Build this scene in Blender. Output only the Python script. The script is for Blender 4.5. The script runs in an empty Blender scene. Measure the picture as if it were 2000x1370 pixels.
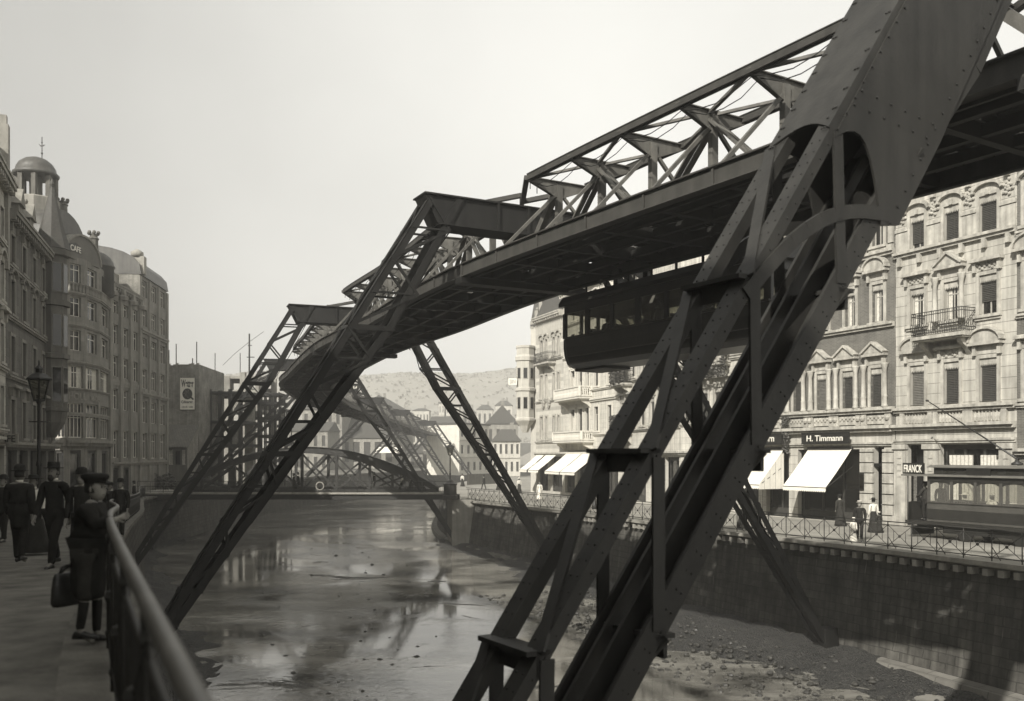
import bpy, bmesh, math, random
from mathutils import Vector as V, Matrix
random.seed(7)
sc = bpy.context.scene
COL = sc.collection
FPX, HY = 1800.0, 890.0          # focal length and eye-level row of the 2000 px wide frame
R = math.radians

def P(px, py, Y):
    return V(((px - 1000) / FPX * Y, Y, (HY - py) / FPX * Y))

def lerp(a, b, t):
    return a + (b - a) * t

# ---------------------------------------------------------------- materials
def tint(v, k=1.0):
    v = v * .76
    return (min(1, v * (1 + .045 * k)), v, v * (1 - .12 * k), 1)

def mat(name, v, rough=.8, var=.25, scale=3.0, bump=0.0, bscale=40.0, spec=.3, metal=0.0, streak=0.0):
    m = bpy.data.materials.new(name); m.use_nodes = True
    nt = m.node_tree; N = nt.nodes; L = nt.links
    b = N['Principled BSDF']
    b.inputs['Roughness'].default_value = rough
    b.inputs['Specular IOR Level'].default_value = spec
    b.inputs['Metallic'].default_value = metal
    tc = N.new('ShaderNodeTexCoord')
    n = N.new('ShaderNodeTexNoise'); n.inputs['Scale'].default_value = scale
    n.inputs['Detail'].default_value = 5; n.inputs['Roughness'].default_value = .65
    L.new(tc.outputs['Object'], n.inputs['Vector'])
    mx = N.new('ShaderNodeMix'); mx.data_type = 'RGBA'
    mx.inputs[6].default_value = tint(v * (1 - var)); mx.inputs[7].default_value = tint(v * (1 + var))
    mr = N.new('ShaderNodeMapRange'); mr.inputs[1].default_value = .3; mr.inputs[2].default_value = .7
    L.new(n.outputs['Fac'], mr.inputs[0]); L.new(mr.outputs[0], mx.inputs[0])
    col = mx.outputs[2]
    if streak:
        mp = N.new('ShaderNodeMapping'); mp.inputs['Scale'].default_value = (3.5, 3.5, .22)
        L.new(tc.outputs['Object'], mp.inputs['Vector'])
        n2 = N.new('ShaderNodeTexNoise'); n2.inputs['Scale'].default_value = 1.2; n2.inputs['Detail'].default_value = 4
        L.new(mp.outputs[0], n2.inputs['Vector'])
        m2 = N.new('ShaderNodeMapRange'); m2.inputs[1].default_value = .35; m2.inputs[2].default_value = .7
        m2.inputs[3].default_value = 1 - streak; m2.inputs[4].default_value = 1 + streak * .4
        L.new(n2.outputs['Fac'], m2.inputs[0])
        ml = N.new('ShaderNodeMix'); ml.data_type = 'RGBA'; ml.blend_type = 'MULTIPLY'; ml.inputs[0].default_value = 1
        cb = N.new('ShaderNodeCombineColor')
        for k in range(3): L.new(m2.outputs[0], cb.inputs[k])
        L.new(col, ml.inputs[6]); L.new(cb.outputs[0], ml.inputs[7]); col = ml.outputs[2]
    L.new(col, b.inputs['Base Color'])
    if bump:
        n3 = N.new('ShaderNodeTexNoise'); n3.inputs['Scale'].default_value = bscale; n3.inputs['Detail'].default_value = 4
        L.new(tc.outputs['Object'], n3.inputs['Vector'])
        bp = N.new('ShaderNodeBump'); bp.inputs['Strength'].default_value = bump; bp.inputs['Distance'].default_value = .03
        L.new(n3.outputs['Fac'], bp.inputs['Height']); L.new(bp.outputs[0], b.inputs['Normal'])
    return m

def brick_mat(name, v, v2, mortar, bw, bh, msize=.012, rough=.85, bump=.5, var=.35, offset=.5, streak=.0, smooth=.1, warp=.0):
    """blocks laid in the UV plane (u along the wall, v up, in metres)"""
    m = bpy.data.materials.new(name); m.use_nodes = True
    nt = m.node_tree; N = nt.nodes; L = nt.links
    b = N['Principled BSDF']; b.inputs['Roughness'].default_value = rough; b.inputs['Specular IOR Level'].default_value = .2
    uv = N.new('ShaderNodeUVMap')
    t = N.new('ShaderNodeTexBrick')
    t.inputs['Scale'].default_value = 1; t.inputs['Brick Width'].default_value = bw; t.inputs['Row Height'].default_value = bh
    t.inputs['Mortar Size'].default_value = msize; t.inputs['Mortar Smooth'].default_value = smooth
    t.inputs['Color1'].default_value = tint(v); t.inputs['Color2'].default_value = tint(v2); t.inputs['Mortar'].default_value = tint(mortar)
    t.offset = offset
    if warp:
        nw = N.new('ShaderNodeTexNoise'); nw.inputs['Scale'].default_value = 1.7; nw.inputs['Detail'].default_value = 3; L.new(uv.outputs[0], nw.inputs['Vector'])
        vm = N.new('ShaderNodeVectorMath'); vm.operation = 'MULTIPLY_ADD'; vm.inputs[1].default_value = (warp * 3, warp, 0); L.new(nw.outputs['Color'], vm.inputs[0]); L.new(uv.outputs[0], vm.inputs[2]); L.new(vm.outputs[0], t.inputs['Vector'])
    else:
        L.new(uv.outputs[0], t.inputs['Vector'])
    n = N.new('ShaderNodeTexNoise'); n.inputs['Scale'].default_value = .9; n.inputs['Detail'].default_value = 6; n.inputs['Roughness'].default_value = .7
    tc = N.new('ShaderNodeTexCoord'); L.new(tc.outputs['Object'], n.inputs['Vector'])
    mr = N.new('ShaderNodeMapRange'); mr.inputs[1].default_value = .3; mr.inputs[2].default_value = .72
    mr.inputs[3].default_value = 1 - var; mr.inputs[4].default_value = 1 + var
    L.new(n.outputs['Fac'], mr.inputs[0])
    f = mr.outputs[0]
    if streak:
        mp = N.new('ShaderNodeMapping'); mp.inputs['Scale'].default_value = (2.2, .12, 1)
        L.new(uv.outputs[0], mp.inputs['Vector'])
        n2 = N.new('ShaderNodeTexNoise'); n2.inputs['Scale'].default_value = 2.0; n2.inputs['Detail'].default_value = 5
        L.new(mp.outputs[0], n2.inputs['Vector'])
        m2 = N.new('ShaderNodeMapRange'); m2.inputs[1].default_value = .35; m2.inputs[2].default_value = .72
        m2.inputs[3].default_value = 1 - streak; m2.inputs[4].default_value = 1 + streak
        L.new(n2.outputs['Fac'], m2.inputs[0])
        mm = N.new('ShaderNodeMath'); mm.operation = 'MULTIPLY'; L.new(f, mm.inputs[0]); L.new(m2.outputs[0], mm.inputs[1]); f = mm.outputs[0]
    ml = N.new('ShaderNodeMix'); ml.data_type = 'RGBA'; ml.blend_type = 'MULTIPLY'; ml.inputs[0].default_value = 1
    cb = N.new('ShaderNodeCombineColor')
    for k in range(3): L.new(f, cb.inputs[k])
    L.new(t.outputs['Color'], ml.inputs[6]); L.new(cb.outputs[0], ml.inputs[7])
    L.new(ml.outputs[2], b.inputs['Base Color'])
    n4 = N.new('ShaderNodeTexNoise'); n4.inputs['Scale'].default_value = 18; n4.inputs['Detail'].default_value = 3
    L.new(tc.outputs['Object'], n4.inputs['Vector'])
    ma = N.new('ShaderNodeMath'); ma.operation = 'MULTIPLY_ADD'; ma.inputs[1].default_value = -1.0
    mb = N.new('ShaderNodeMath'); mb.operation = 'MULTIPLY'; mb.inputs[1].default_value = .5
    L.new(n4.outputs['Fac'], mb.inputs[0])
    L.new(t.outputs['Fac'], ma.inputs[0]); L.new(mb.outputs[0], ma.inputs[2])
    bp = N.new('ShaderNodeBump'); bp.inputs['Strength'].default_value = bump; bp.inputs['Distance'].default_value = .03
    L.new(ma.outputs[0], bp.inputs['Height']); L.new(bp.outputs[0], b.inputs['Normal'])
    return m

def glass_mat(name, v=.015, alpha=.0, rough=.06, wob=.25):
    m = bpy.data.materials.new(name); m.use_nodes = True
    nt = m.node_tree; N = nt.nodes; L = nt.links
    b = N['Principled BSDF']; b.inputs['Base Color'].default_value = tint(v)
    b.inputs['Roughness'].default_value = rough; b.inputs['Specular IOR Level'].default_value = .6
    tc = N.new('ShaderNodeTexCoord'); n = N.new('ShaderNodeTexNoise'); n.inputs['Scale'].default_value = 1.2
    L.new(tc.outputs['Object'], n.inputs['Vector'])
    bp = N.new('ShaderNodeBump'); bp.inputs['Strength'].default_value = wob; bp.inputs['Distance'].default_value = .02
    L.new(n.outputs['Fac'], bp.inputs['Height']); L.new(bp.outputs[0], b.inputs['Normal'])
    if alpha:
        tr = N.new('ShaderNodeBsdfTransparent'); tr.inputs[0].default_value = (.85, .85, .8, 1)
        mx = N.new('ShaderNodeMixShader'); mx.inputs[0].default_value = alpha
        L.new(b.outputs[0], mx.inputs[1]); L.new(tr.outputs[0], mx.inputs[2])
        L.new(mx.outputs[0], N['Material Output'].inputs[0])
    return m

M = {}
M['steel'] = mat('painted_steel', .055, .6, .22, 1.6, .12, 30, .35, streak=.25)
M['steel_truss'] = mat('light_truss_steel', .13, .6, .3, 1.6, .12, 30, .35, streak=.3)  # lighter tone than the edge beams, for the truss web members
M['bridge_iron'] = mat('bridge_iron', .03, .6, .3, 1.6, .12, 30, .35, streak=.25)
M['steel_dark'] = mat('shade_dark_steel', .014, .65, .3, 2.0, .12, 30, .3, streak=.25)  # dark steel, tone lowered further to put in the shade of unlit undersides
M['steel_near'] = mat('riveted_steel', .028, .55, .3, .9, .10, 14, .4, streak=.3)
M['rivet'] = mat('rivet_steel', .02, .6, .2, 3)
M['iron'] = mat('railing_iron', .035, .6, .25, 4, .1, 60, .35)
M['handrail'] = mat('worn_handrail', .11, .48, .35, 3, .15, 60, .5)
M['wood_dark'] = mat('tarred_boards', .009, .8, .4, 5, .2, 30, .2)
M['black'] = mat('black_paint', .02, .5, .3, 3, .0, 30, .4)
M['carbody'] = mat('varnished_carriage', .022, .35, .3, 2, .05, 20, .5)
M['cream'] = mat('cream_stucco', .5, .85, .12, .8, .15, 25, .2, streak=.12)
M['cream2'] = mat('light_stucco', .66, .85, .1, .8, .15, 25, .2, streak=.1)
M['trim'] = mat('stone_trim', .46, .8, .25, 2.0, .25, 30, .2, streak=.3)
M['trim_grey'] = mat('grey_stone_trim', .32, .85, .2, 2, .3, 25, .2, streak=.15)
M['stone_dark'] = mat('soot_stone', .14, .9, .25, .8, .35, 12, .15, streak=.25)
M['stone_mid'] = mat('weathered_stone', .27, .9, .22, .8, .35, 12, .15, streak=.2)
M['slate'] = mat('slate_roof', .07, .7, .3, 6, .3, 30, .3)
M['copper'] = mat('dome_sheet', .085, .5, .3, 1.5, .15, 8, .4, streak=.3)
M['pave'] = mat('trodden_pavement', .16, .9, .5, 1.6, .35, 40, .2)
M['street'] = mat('dusty_street', .28, .95, .25, .35, .3, 30, .15)
M['earth'] = mat('earth', .14, .95, .3, .2, .4, 8, .1)
M['awning'] = mat('white_canvas', .82, .85, .08, 2, .15, 60, .1)
M['cloth'] = mat('white_cloth', .72, .9, .08, 6, .1, 80, .1)
M['curtain'] = mat('lace_curtain', .6, .9, .25, 9, .2, 60, .1)
M['blind'] = mat('window_blind', .05, .7, .3, 6, .1, 40, .3)
M['blind2'] = mat('grey_blind', .14, .7, .25, 6, .1, 40, .3)
M['winframe'] = mat('window_frame_paint', .4, .6, .2, 5)
M['winwhite'] = mat('white_window_frame', .75, .6, .15, 5)
M['signblack'] = mat('sign_black', .02, .45, .3, 3)
M['signwhite'] = mat('sign_white', .8, .6, .05, 3)
M['suit'] = mat('dark_suit', .022, .9, .3, 12, .3, 150, .15)
M['suit2'] = mat('charcoal_cloth', .04, .9, .3, 12, .3, 150, .15)
M['skirt'] = mat('dark_skirt', .03, .9, .3, 9, .2, 100, .15)
M['skin'] = mat('skin', .22, .55, .12, 14, .05, 100, .35)
M['hair'] = mat('hair', .03, .6, .3, 30, .3, 120, .3)
M['felt'] = mat('hat_felt', .018, .85, .25, 14, .2, 120, .2)
M['straw'] = mat('straw_hat', .5, .8, .15, 40, .3, 150, .2)
M['leather'] = mat('leather', .02, .45, .3, 10, .2, 80, .45)
M['collar'] = mat('starched_collar', .7, .7, .05, 10)
M['leaf'] = mat('leaf', .09, .6, .5, 14, .2, 60, .35)
M['stone_rock'] = mat('wet_stone', .05, .5, .4, 3, .4, 14, .4)
M['tram'] = mat('tram_paint', .028, .4, .25, 2, .05, 20, .5)
M['tram_roof'] = mat('tram_roof_canvas', .16, .8, .25, 2, .1, 30, .2)
M['tram_light'] = mat('tram_band', .075, .5, .2, 2, .05, 20, .4)
M['glass'] = glass_mat('window_glass', .012)
M['glass_car'] = glass_mat('carriage_glass', .3, .68)
M['glass_lamp'] = glass_mat('lantern_glass', .05, .6)
M['brickw'] = brick_mat('brick_wall', .16, .115, .22, .25, .077, .010, var=.25, bump=.4, streak=.12)
M['brickrough'] = brick_mat('rough_party_wall', .24, .16, .32, .26, .08, .012, var=.45, bump=.6, streak=.25)
M['ashlar'] = brick_mat('banded_ashlar', .50, .44, .22, 40.0, .52, .016, var=.2, bump=.35, streak=.25)
M['ashlar2'] = brick_mat('white_ashlar', .62, .56, .36, 1.4, .42, .010, var=.18, bump=.3, streak=.2)
M['striped'] = brick_mat('banded_masonry', .62, .36, .45, 30.0, .36, .008, var=.12, bump=.2, streak=.08, offset=0)
M['quay'] = brick_mat('quay_masonry', .095, .065, .045, .72, .34, .016, var=.55, bump=.9, streak=.35, warp=.07)
def lime_runs(m):
    nt = m.node_tree; N = nt.nodes; L = nt.links; b = N['Principled BSDF']; src = b.inputs['Base Color'].links[0].from_socket
    uv = N.new('ShaderNodeUVMap'); mp = N.new('ShaderNodeMapping'); mp.inputs['Scale'].default_value = (3.2, .38, 1); L.new(uv.outputs[0], mp.inputs['Vector'])
    n = N.new('ShaderNodeTexNoise'); n.inputs['Scale'].default_value = 1.0; n.inputs['Detail'].default_value = 6; n.inputs['Roughness'].default_value = .6; L.new(mp.outputs[0], n.inputs['Vector'])
    r = N.new('ShaderNodeMapRange'); r.inputs[1].default_value = .66; r.inputs[2].default_value = .78; r.inputs[4].default_value = .75; L.new(n.outputs['Fac'], r.inputs[0])
    mx = N.new('ShaderNodeMix'); mx.data_type = 'RGBA'; mx.inputs[7].default_value = tint(.42); L.new(r.outputs[0], mx.inputs[0]); L.new(src, mx.inputs[6]); L.new(mx.outputs[2], b.inputs['Base Color'])
lime_runs(M['quay'])
M['quayledge'] = brick_mat('quay_ledge', .22, .16, .10, 1.1, .45, .02, var=.2, bump=.6)
M['tile'] = brick_mat('roof_tiles', .16, .12, .06, .25, .3, .02, var=.25, bump=.8)
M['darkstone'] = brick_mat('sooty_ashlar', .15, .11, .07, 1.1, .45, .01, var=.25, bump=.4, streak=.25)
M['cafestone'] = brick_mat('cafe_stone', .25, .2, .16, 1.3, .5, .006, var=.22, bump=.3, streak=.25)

# ---------------------------------------------------------------- mesh builder
class MB:
    def __init__(s):
        s.v = []; s.f = []; s.uv = []; s.has_uv = False; s.smooth = []; s.mi = []; s.cur = 0
    def vert(s, p):
        s.v.append((p[0], p[1], p[2])); return len(s.v) - 1
    def face(s, idx, uv=None, sm=False):
        s.f.append(tuple(idx)); s.uv.append(uv); s.smooth.append(sm); s.mi.append(s.cur)
        if uv is not None: s.has_uv = True
    def poly(s, pts, uv=None, sm=False):
        i = [s.vert(p) for p in pts]; s.face(i, uv, sm); return i
    def hexa(s, c):
        """eight corners: bottom loop 0-3, top loop 4-7"""
        i = [s.vert(p) for p in c]
        for f in ((3, 2, 1, 0), (4, 5, 6, 7), (0, 1, 5, 4), (1, 2, 6, 5), (2, 3, 7, 6), (3, 0, 4, 7)):
            s.face([i[k] for k in f])
    def obox(s, o, ex, ey, ez):
        o = V(o); ex = V(ex); ey = V(ey); ez = V(ez)
        s.hexa([o, o + ex, o + ex + ey, o + ey, o + ez, o + ex + ez, o + ex + ey + ez, o + ey + ez])
    def cbox(s, c, sx, sy, sz):
        s.obox(V(c) - V((sx, sy, sz)) / 2, (sx, 0, 0), (0, sy, 0), (0, 0, sz))
    def bar(s, a, b, w, h, up=(0, 0, 1), w2=None, h2=None):
        """a straight bar; w across (perpendicular to up), h along up"""
        a = V(a); b = V(b); d = (b - a)
        if d.length < 1e-6: return
        d.normalize(); up = V(up)
        x = d.cross(up)
        if x.length < 1e-3: x = d.cross(V((1, 0, 0)))
        x.normalize(); y = x.cross(d); y.normalize()
        w2 = w if w2 is None else w2; h2 = h if h2 is None else h2
        A = [a + x * (i * w / 2) + y * (j * h / 2) for i, j in ((-1, -1), (1, -1), (1, 1), (-1, 1))]
        B = [b + x * (i * w2 / 2) + y * (j * h2 / 2) for i, j in ((-1, -1), (1, -1), (1, 1), (-1, 1))]
        s.hexa(A + B)
    def angle(s, a, b, w, t, x, y):
        """an L section from a to b, legs along x and y"""
        a = V(a); b = V(b); x = V(x).normalized(); y = V(y).normalized()
        for e1, e2, l1, l2 in ((x, y, w, t), (x, y, t, w)):
            s.hexa([a, a + e1 * l1, a + e1 * l1 + e2 * l2, a + e2 * l2, b, b + e1 * l1, b + e1 * l1 + e2 * l2, b + e2 * l2])
    def plate(s, pts, th):
        """a flat polygon thickened by the vector th"""
        th = V(th); n = len(pts)
        a = [s.vert(V(p) - th / 2) for p in pts]; b = [s.vert(V(p) + th / 2) for p in pts]
        s.face(a[::-1]); s.face(b)
        for k in range(n):
            s.face((a[k], a[(k + 1) % n], b[(k + 1) % n], b[k]))
    def sweep(s, pts, sec, closed=False):
        """quads between successive loops: pts is a list of loops of equal length"""
        L = [[s.vert(p) for p in l] for l in pts]
        n = len(L[0])
        for a, b in zip(L, L[1:]):
            for k in range(n):
                s.face((a[k], a[(k + 1) % n], b[(k + 1) % n], b[k]), None, sec)
        s.face(L[0][::-1]); s.face(L[-1])
    def tube(s, pts, r, n=8, r2=None, sm=True):
        pts = [V(p) for p in pts]; loops = []
        for i, p in enumerate(pts):
            d = (pts[min(i + 1, len(pts) - 1)] - pts[max(i - 1, 0)])
            if d.length < 1e-9: d = V((0, 0, 1))
            d.normalize()
            x = d.cross(V((0, 0, 1)))
            if x.length < .05: x = d.cross(V((1, 0, 0)))
            x.normalize(); y = d.cross(x)
            rr = r if r2 is None else lerp(r, r2, i / max(1, len(pts) - 1))
            loops.append([p + (x * math.cos(2 * math.pi * k / n) + y * math.sin(2 * math.pi * k / n)) * rr for k in range(n)])
        s.sweep(loops, sm)
    def lathe(s, c, prof, n=16, sx=1.0, sy=1.0, a0=0.0):
        c = V(c); loops = []
        for r, z in prof:
            loops.append([c + V((math.cos(a0 + 2 * math.pi * k / n) * r * sx, math.sin(a0 + 2 * math.pi * k / n) * r * sy, z)) for k in range(n)])
        s.sweep(loops, n > 8)
    def ball(s, c, r, n=10, sx=1, sy=1, sz=1):
        m = max(4, n // 2)
        s.lathe(c, [(max(1e-3, r * math.sin(math.pi * k / m)), -r * sz * math.cos(math.pi * k / m)) for k in range(m + 1)], n, sx, sy)
    def quad_uv(s, a, b, c, d, u0, u1, v0, v1):
        s.poly([a, b, c, d], [(u0, v0), (u1, v0), (u1, v1), (u0, v1)])
    def build(s, name, m, parent=None):
        me = bpy.data.meshes.new(name)
        off = V((0, 0, 0))
        q = parent
        while q is not None:
            off = off + V(q.location); q = q.parent
        me.from_pydata([(x - off.x, y - off.y, z - off.z) for x, y, z in s.v], [], s.f)
        if s.has_uv:
            l = me.uv_layers.new(name='UVMap'); k = 0
            for fi, f in enumerate(s.f):
                u = s.uv[fi]
                for j in range(len(f)):
                    l.data[k].uv = u[j] if u is not None else (s.v[f[j]][0] + s.v[f[j]][1], s.v[f[j]][2]); k += 1
        if any(s.smooth): me.polygons.foreach_set('use_smooth', s.smooth)
        for x in (m if isinstance(m, (list, tuple)) else [m]): me.materials.append(x)
        if any(s.mi): me.polygons.foreach_set('material_index', s.mi)
        me.update()
        bm = bmesh.new(); bm.from_mesh(me)
        bmesh.ops.recalc_face_normals(bm, faces=bm.faces); bm.to_mesh(me); bm.free()
        o = bpy.data.objects.new(name, me); COL.objects.link(o)
        if parent is not None: o.parent = parent
        return o

def tag(o, label=None, cat=None, group=None, kind=None):
    if label: o['label'] = label
    if cat: o['category'] = cat
    if group: o['group'] = group
    if kind: o['kind'] = kind
    return o

def thing(name, label, cat, loc=(0, 0, 0), group=None):
    o = bpy.data.objects.new(name, None); COL.objects.link(o)
    o.location = loc; o.empty_display_size = .2
    return tag(o, label, cat, group)

def lab(o, text):
    o['label'] = text; return o

def copy_tree(o, parent=None):
    c = o.copy(); COL.objects.link(c)
    if parent is not None: c.parent = parent
    for ch in list(o.children): copy_tree(ch, c)
    return c

TMP = bpy.data.scenes.new('scratch')              # evaluated apart from the growing scene, removed at the end
def evaluated(o):
    TMP.collection.objects.link(o); vl = TMP.view_layers[0]; vl.update(); dg = vl.depsgraph; dg.update()
    me = bpy.data.meshes.new_from_object(o.evaluated_get(dg)); bpy.data.objects.remove(o); return me

def text_mesh(txt, name, m, parent, origin, ex, ey, width=None, height=None, depth=.02, bold=.0, centre=True):
    """raised lettering: origin is the middle of the text, ex/ey unit vectors along and up"""
    cu = bpy.data.curves.new(name, 'FONT'); cu.body = txt; cu.size = 1; cu.extrude = .02; cu.offset = bold
    cu.align_x = 'CENTER'; cu.align_y = 'CENTER'
    to = bpy.data.objects.new(name, cu)
    me = evaluated(to); bpy.data.curves.remove(cu)
    xs = [v.co.x for v in me.vertices]; ys = [v.co.y for v in me.vertices]
    w = max(xs) - min(xs); h = max(ys) - min(ys); cx = (max(xs) + min(xs)) / 2; cy = (max(ys) + min(ys)) / 2
    kx = (width / w) if width else (height / h); ky = (height / h) if height else (width / w)
    ex = V(ex).normalized(); ey = V(ey).normalized(); ez = ex.cross(ey)
    off = V((0, 0, 0)); q = parent
    while q is not None: off = off + V(q.location); q = q.parent
    for v in me.vertices:
        p = V(origin) + ex * ((v.co.x - cx) * kx) + ey * ((v.co.y - cy) * ky) + ez * (v.co.z / .02 * depth / 2)
        v.co = p - off
    me.materials.clear(); me.materials.append(m)
    o = bpy.data.objects.new(name, me); COL.objects.link(o); o.parent = parent
    return o

# spline through points (Catmull-Rom), sampled densely with arc length
class Path:
    def __init__(s, pts, step=.25):
        pts = [V(p) for p in pts]
        q = [pts[0] * 2 - pts[1]] + pts + [pts[-1] * 2 - pts[-2]]
        s.p = []; s.key = []
        for i in range(1, len(q) - 2):
            a, b, c, d = q[i - 1], q[i], q[i + 1], q[i + 2]
            n = max(2, int((c - b).length / step))
            s.key.append(len(s.p))
            for k in range(n):
                t = k / n
                s.p.append(.5 * ((2 * b) + (c - a) * t + (2 * a - 5 * b + 4 * c - d) * t * t + (3 * b - a - 3 * c + d) * t ** 3))
        s.key.append(len(s.p)); s.p.append(pts[-1])
        s.s = [0]
        for a, b in zip(s.p, s.p[1:]): s.s.append(s.s[-1] + (b - a).length)
        s.keys = [s.s[k] for k in s.key]
        s.len = s.s[-1]
    def at(s, d):
        d = min(max(d, 0), s.len)
        lo, hi = 0, len(s.s) - 1
        while hi - lo > 1:
            m = (lo + hi) // 2
            if s.s[m] <= d: lo = m
            else: hi = m
        t = (d - s.s[lo]) / max(1e-9, s.s[hi] - s.s[lo])
        return s.p[lo].lerp(s.p[hi], t)
    def tan(s, d):
        t = s.at(d + .4) - s.at(d - .4); t.z = 0
        return t.normalized()
    def nor(s, d):
        t = s.tan(d); return V((t.y, -t.x, 0))       # to the right of the direction of travel
SKYPOW = .3; SKYSTR = .113; HAZE = .0013; HAZETOP = 52; EXPO = 0.62
# ================================================================ ground, river, quay
WATER = -8.2
LB = Path([(5, -12, -1.64), (2.0, -4, -1.64), (.14, 0, -1.64), (-.76, 1.9, -1.64), (-3.67, 8.1, -1.64), (-6.3, 14.4, -1.88), (-11, 25, -2.3), (-16.5, 39, -2.85),
           (-23.2, 57, -3.4), (-28, 69, -3.6), (-31.5, 79, -3.6), (-33, 95, -3.6), (-34.5, 120, -3.6), (-33.5, 150, -3.5),
           (-28, 180, -3.4), (-18, 208, -3.3), (-3, 236, -3.3), (20, 262, -3.3)], 1.0)
RB = Path([(36, -12, -3.6), (27, 8, -3.6), (21.3, 20, -3.62), (17.2, 30.6, -3.65), (13.9, 38.5, -3.68), (10.6, 46, -3.72), (4.6, 62, -3.82), (0.6, 72, -3.9),
           (-3.4, 82, -4.0), (-6.4, 93, -4.05), (-8.4, 110, -4.1), (-8.5, 130, -4.1), (-4.5, 160, -4.1), (3, 186, -4.1), (16, 210, -4.1), (40, 232, -4.1)], 1.0)

def structure(o): return tag(o, kind='structure')

# water
def water_mat():
    m = bpy.data.materials.new('shallow_river'); m.use_nodes = True
    nt = m.node_tree; N = nt.nodes; L = nt.links
    b = N['Principled BSDF']
    tc = N.new('ShaderNodeTexCoord')
    # ripples
    mp = N.new('ShaderNodeMapping'); mp.inputs['Scale'].default_value = (1.0, .75, 1); mp.inputs['Rotation'].default_value = (0, 0, .35)
    L.new(tc.outputs['Object'], mp.inputs['Vector'])
    r1 = N.new('ShaderNodeTexNoise'); r1.inputs['Scale'].default_value = 3.2; r1.inputs['Detail'].default_value = 7; r1.inputs['Roughness'].default_value = .6
    r1.inputs['Distortion'].default_value = .6
    L.new(mp.outputs[0], r1.inputs['Vector'])
    # where the current is quick and where it lies still
    q = N.new('ShaderNodeTexNoise'); q.inputs['Scale'].default_value = .11; q.inputs['Detail'].default_value = 4; q.inputs['Distortion'].default_value = 1.2
    L.new(tc.outputs['Object'], q.inputs['Vector'])
    qm = N.new('ShaderNodeMapRange'); qm.inputs[1].default_value = .47; qm.inputs[2].default_value = .66; qm.inputs[3].default_value = .015; qm.inputs[4].default_value = .8
    L.new(q.outputs['Fac'], qm.inputs[0])
    bp = N.new('ShaderNodeBump'); bp.inputs['Distance'].default_value = .04
    L.new(qm.outputs[0], bp.inputs['Strength']); L.new(r1.outputs['Fac'], bp.inputs['Height'])
    # pebbles and weed breaking the surface
    g = N.new('ShaderNodeTexNoise'); g.inputs['Scale'].default_value = .30; g.inputs['Detail'].default_value = 10; g.inputs['Roughness'].default_value = .72; g.inputs['Distortion'].default_value = .8
    mp2 = N.new('ShaderNodeMapping'); mp2.inputs['Scale'].default_value = (.55, 1.0, 1); mp2.inputs['Location'].default_value = (3.7, 1.3, 0)
    L.new(tc.outputs['Object'], mp2.inputs['Vector']); L.new(mp2.outputs[0], g.inputs['Vector'])
    gm = N.new('ShaderNodeMapRange'); gm.inputs[1].default_value = .595; gm.inputs[2].default_value = .635
    L.new(g.outputs['Fac'], gm.inputs[0])
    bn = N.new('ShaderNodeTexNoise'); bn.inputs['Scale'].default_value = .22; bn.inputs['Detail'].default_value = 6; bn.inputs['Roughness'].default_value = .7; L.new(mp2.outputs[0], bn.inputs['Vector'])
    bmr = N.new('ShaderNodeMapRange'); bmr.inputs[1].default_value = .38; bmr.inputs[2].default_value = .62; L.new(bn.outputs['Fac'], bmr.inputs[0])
    bc = N.new('ShaderNodeMix'); bc.data_type = 'RGBA'; bc.inputs[6].default_value = tint(.04); bc.inputs[7].default_value = tint(.34); L.new(bmr.outputs[0], bc.inputs[0])  # pale bed patches, raised to imitate sky reflected in the ripples
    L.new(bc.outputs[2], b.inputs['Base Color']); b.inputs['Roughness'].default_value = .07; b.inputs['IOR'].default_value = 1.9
    L.new(bp.outputs[0], b.inputs['Normal'])
    b2 = N.new('ShaderNodeBsdfPrincipled'); b2.inputs['Roughness'].default_value = .6; b2.inputs['Specular IOR Level'].default_value = .3
    v = N.new('ShaderNodeTexVoronoi'); v.inputs['Scale'].default_value = 9; L.new(tc.outputs['Object'], v.inputs['Vector'])
    mx = N.new('ShaderNodeMix'); mx.data_type = 'RGBA'; mx.inputs[6].default_value = tint(.025); mx.inputs[7].default_value = tint(.14)
    L.new(v.outputs['Color'], mx.inputs[0]); L.new(mx.outputs[2], b2.inputs['Base Color'])
    bp2 = N.new('ShaderNodeBump'); bp2.inputs['Strength'].default_value = .8; bp2.inputs['Distance'].default_value = .06
    L.new(v.outputs['Distance'], bp2.inputs['Height']); L.new(bp2.outputs[0], b2.inputs['Normal'])
    ms = N.new('ShaderNodeMixShader'); L.new(gm.outputs[0], ms.inputs[0]); L.new(b.outputs[0], ms.inputs[1]); L.new(b2.outputs[0], ms.inputs[2])
    L.new(ms.outputs[0], N['Material Output'].inputs[0])
    return m
M['water'] = water_mat()

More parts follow.
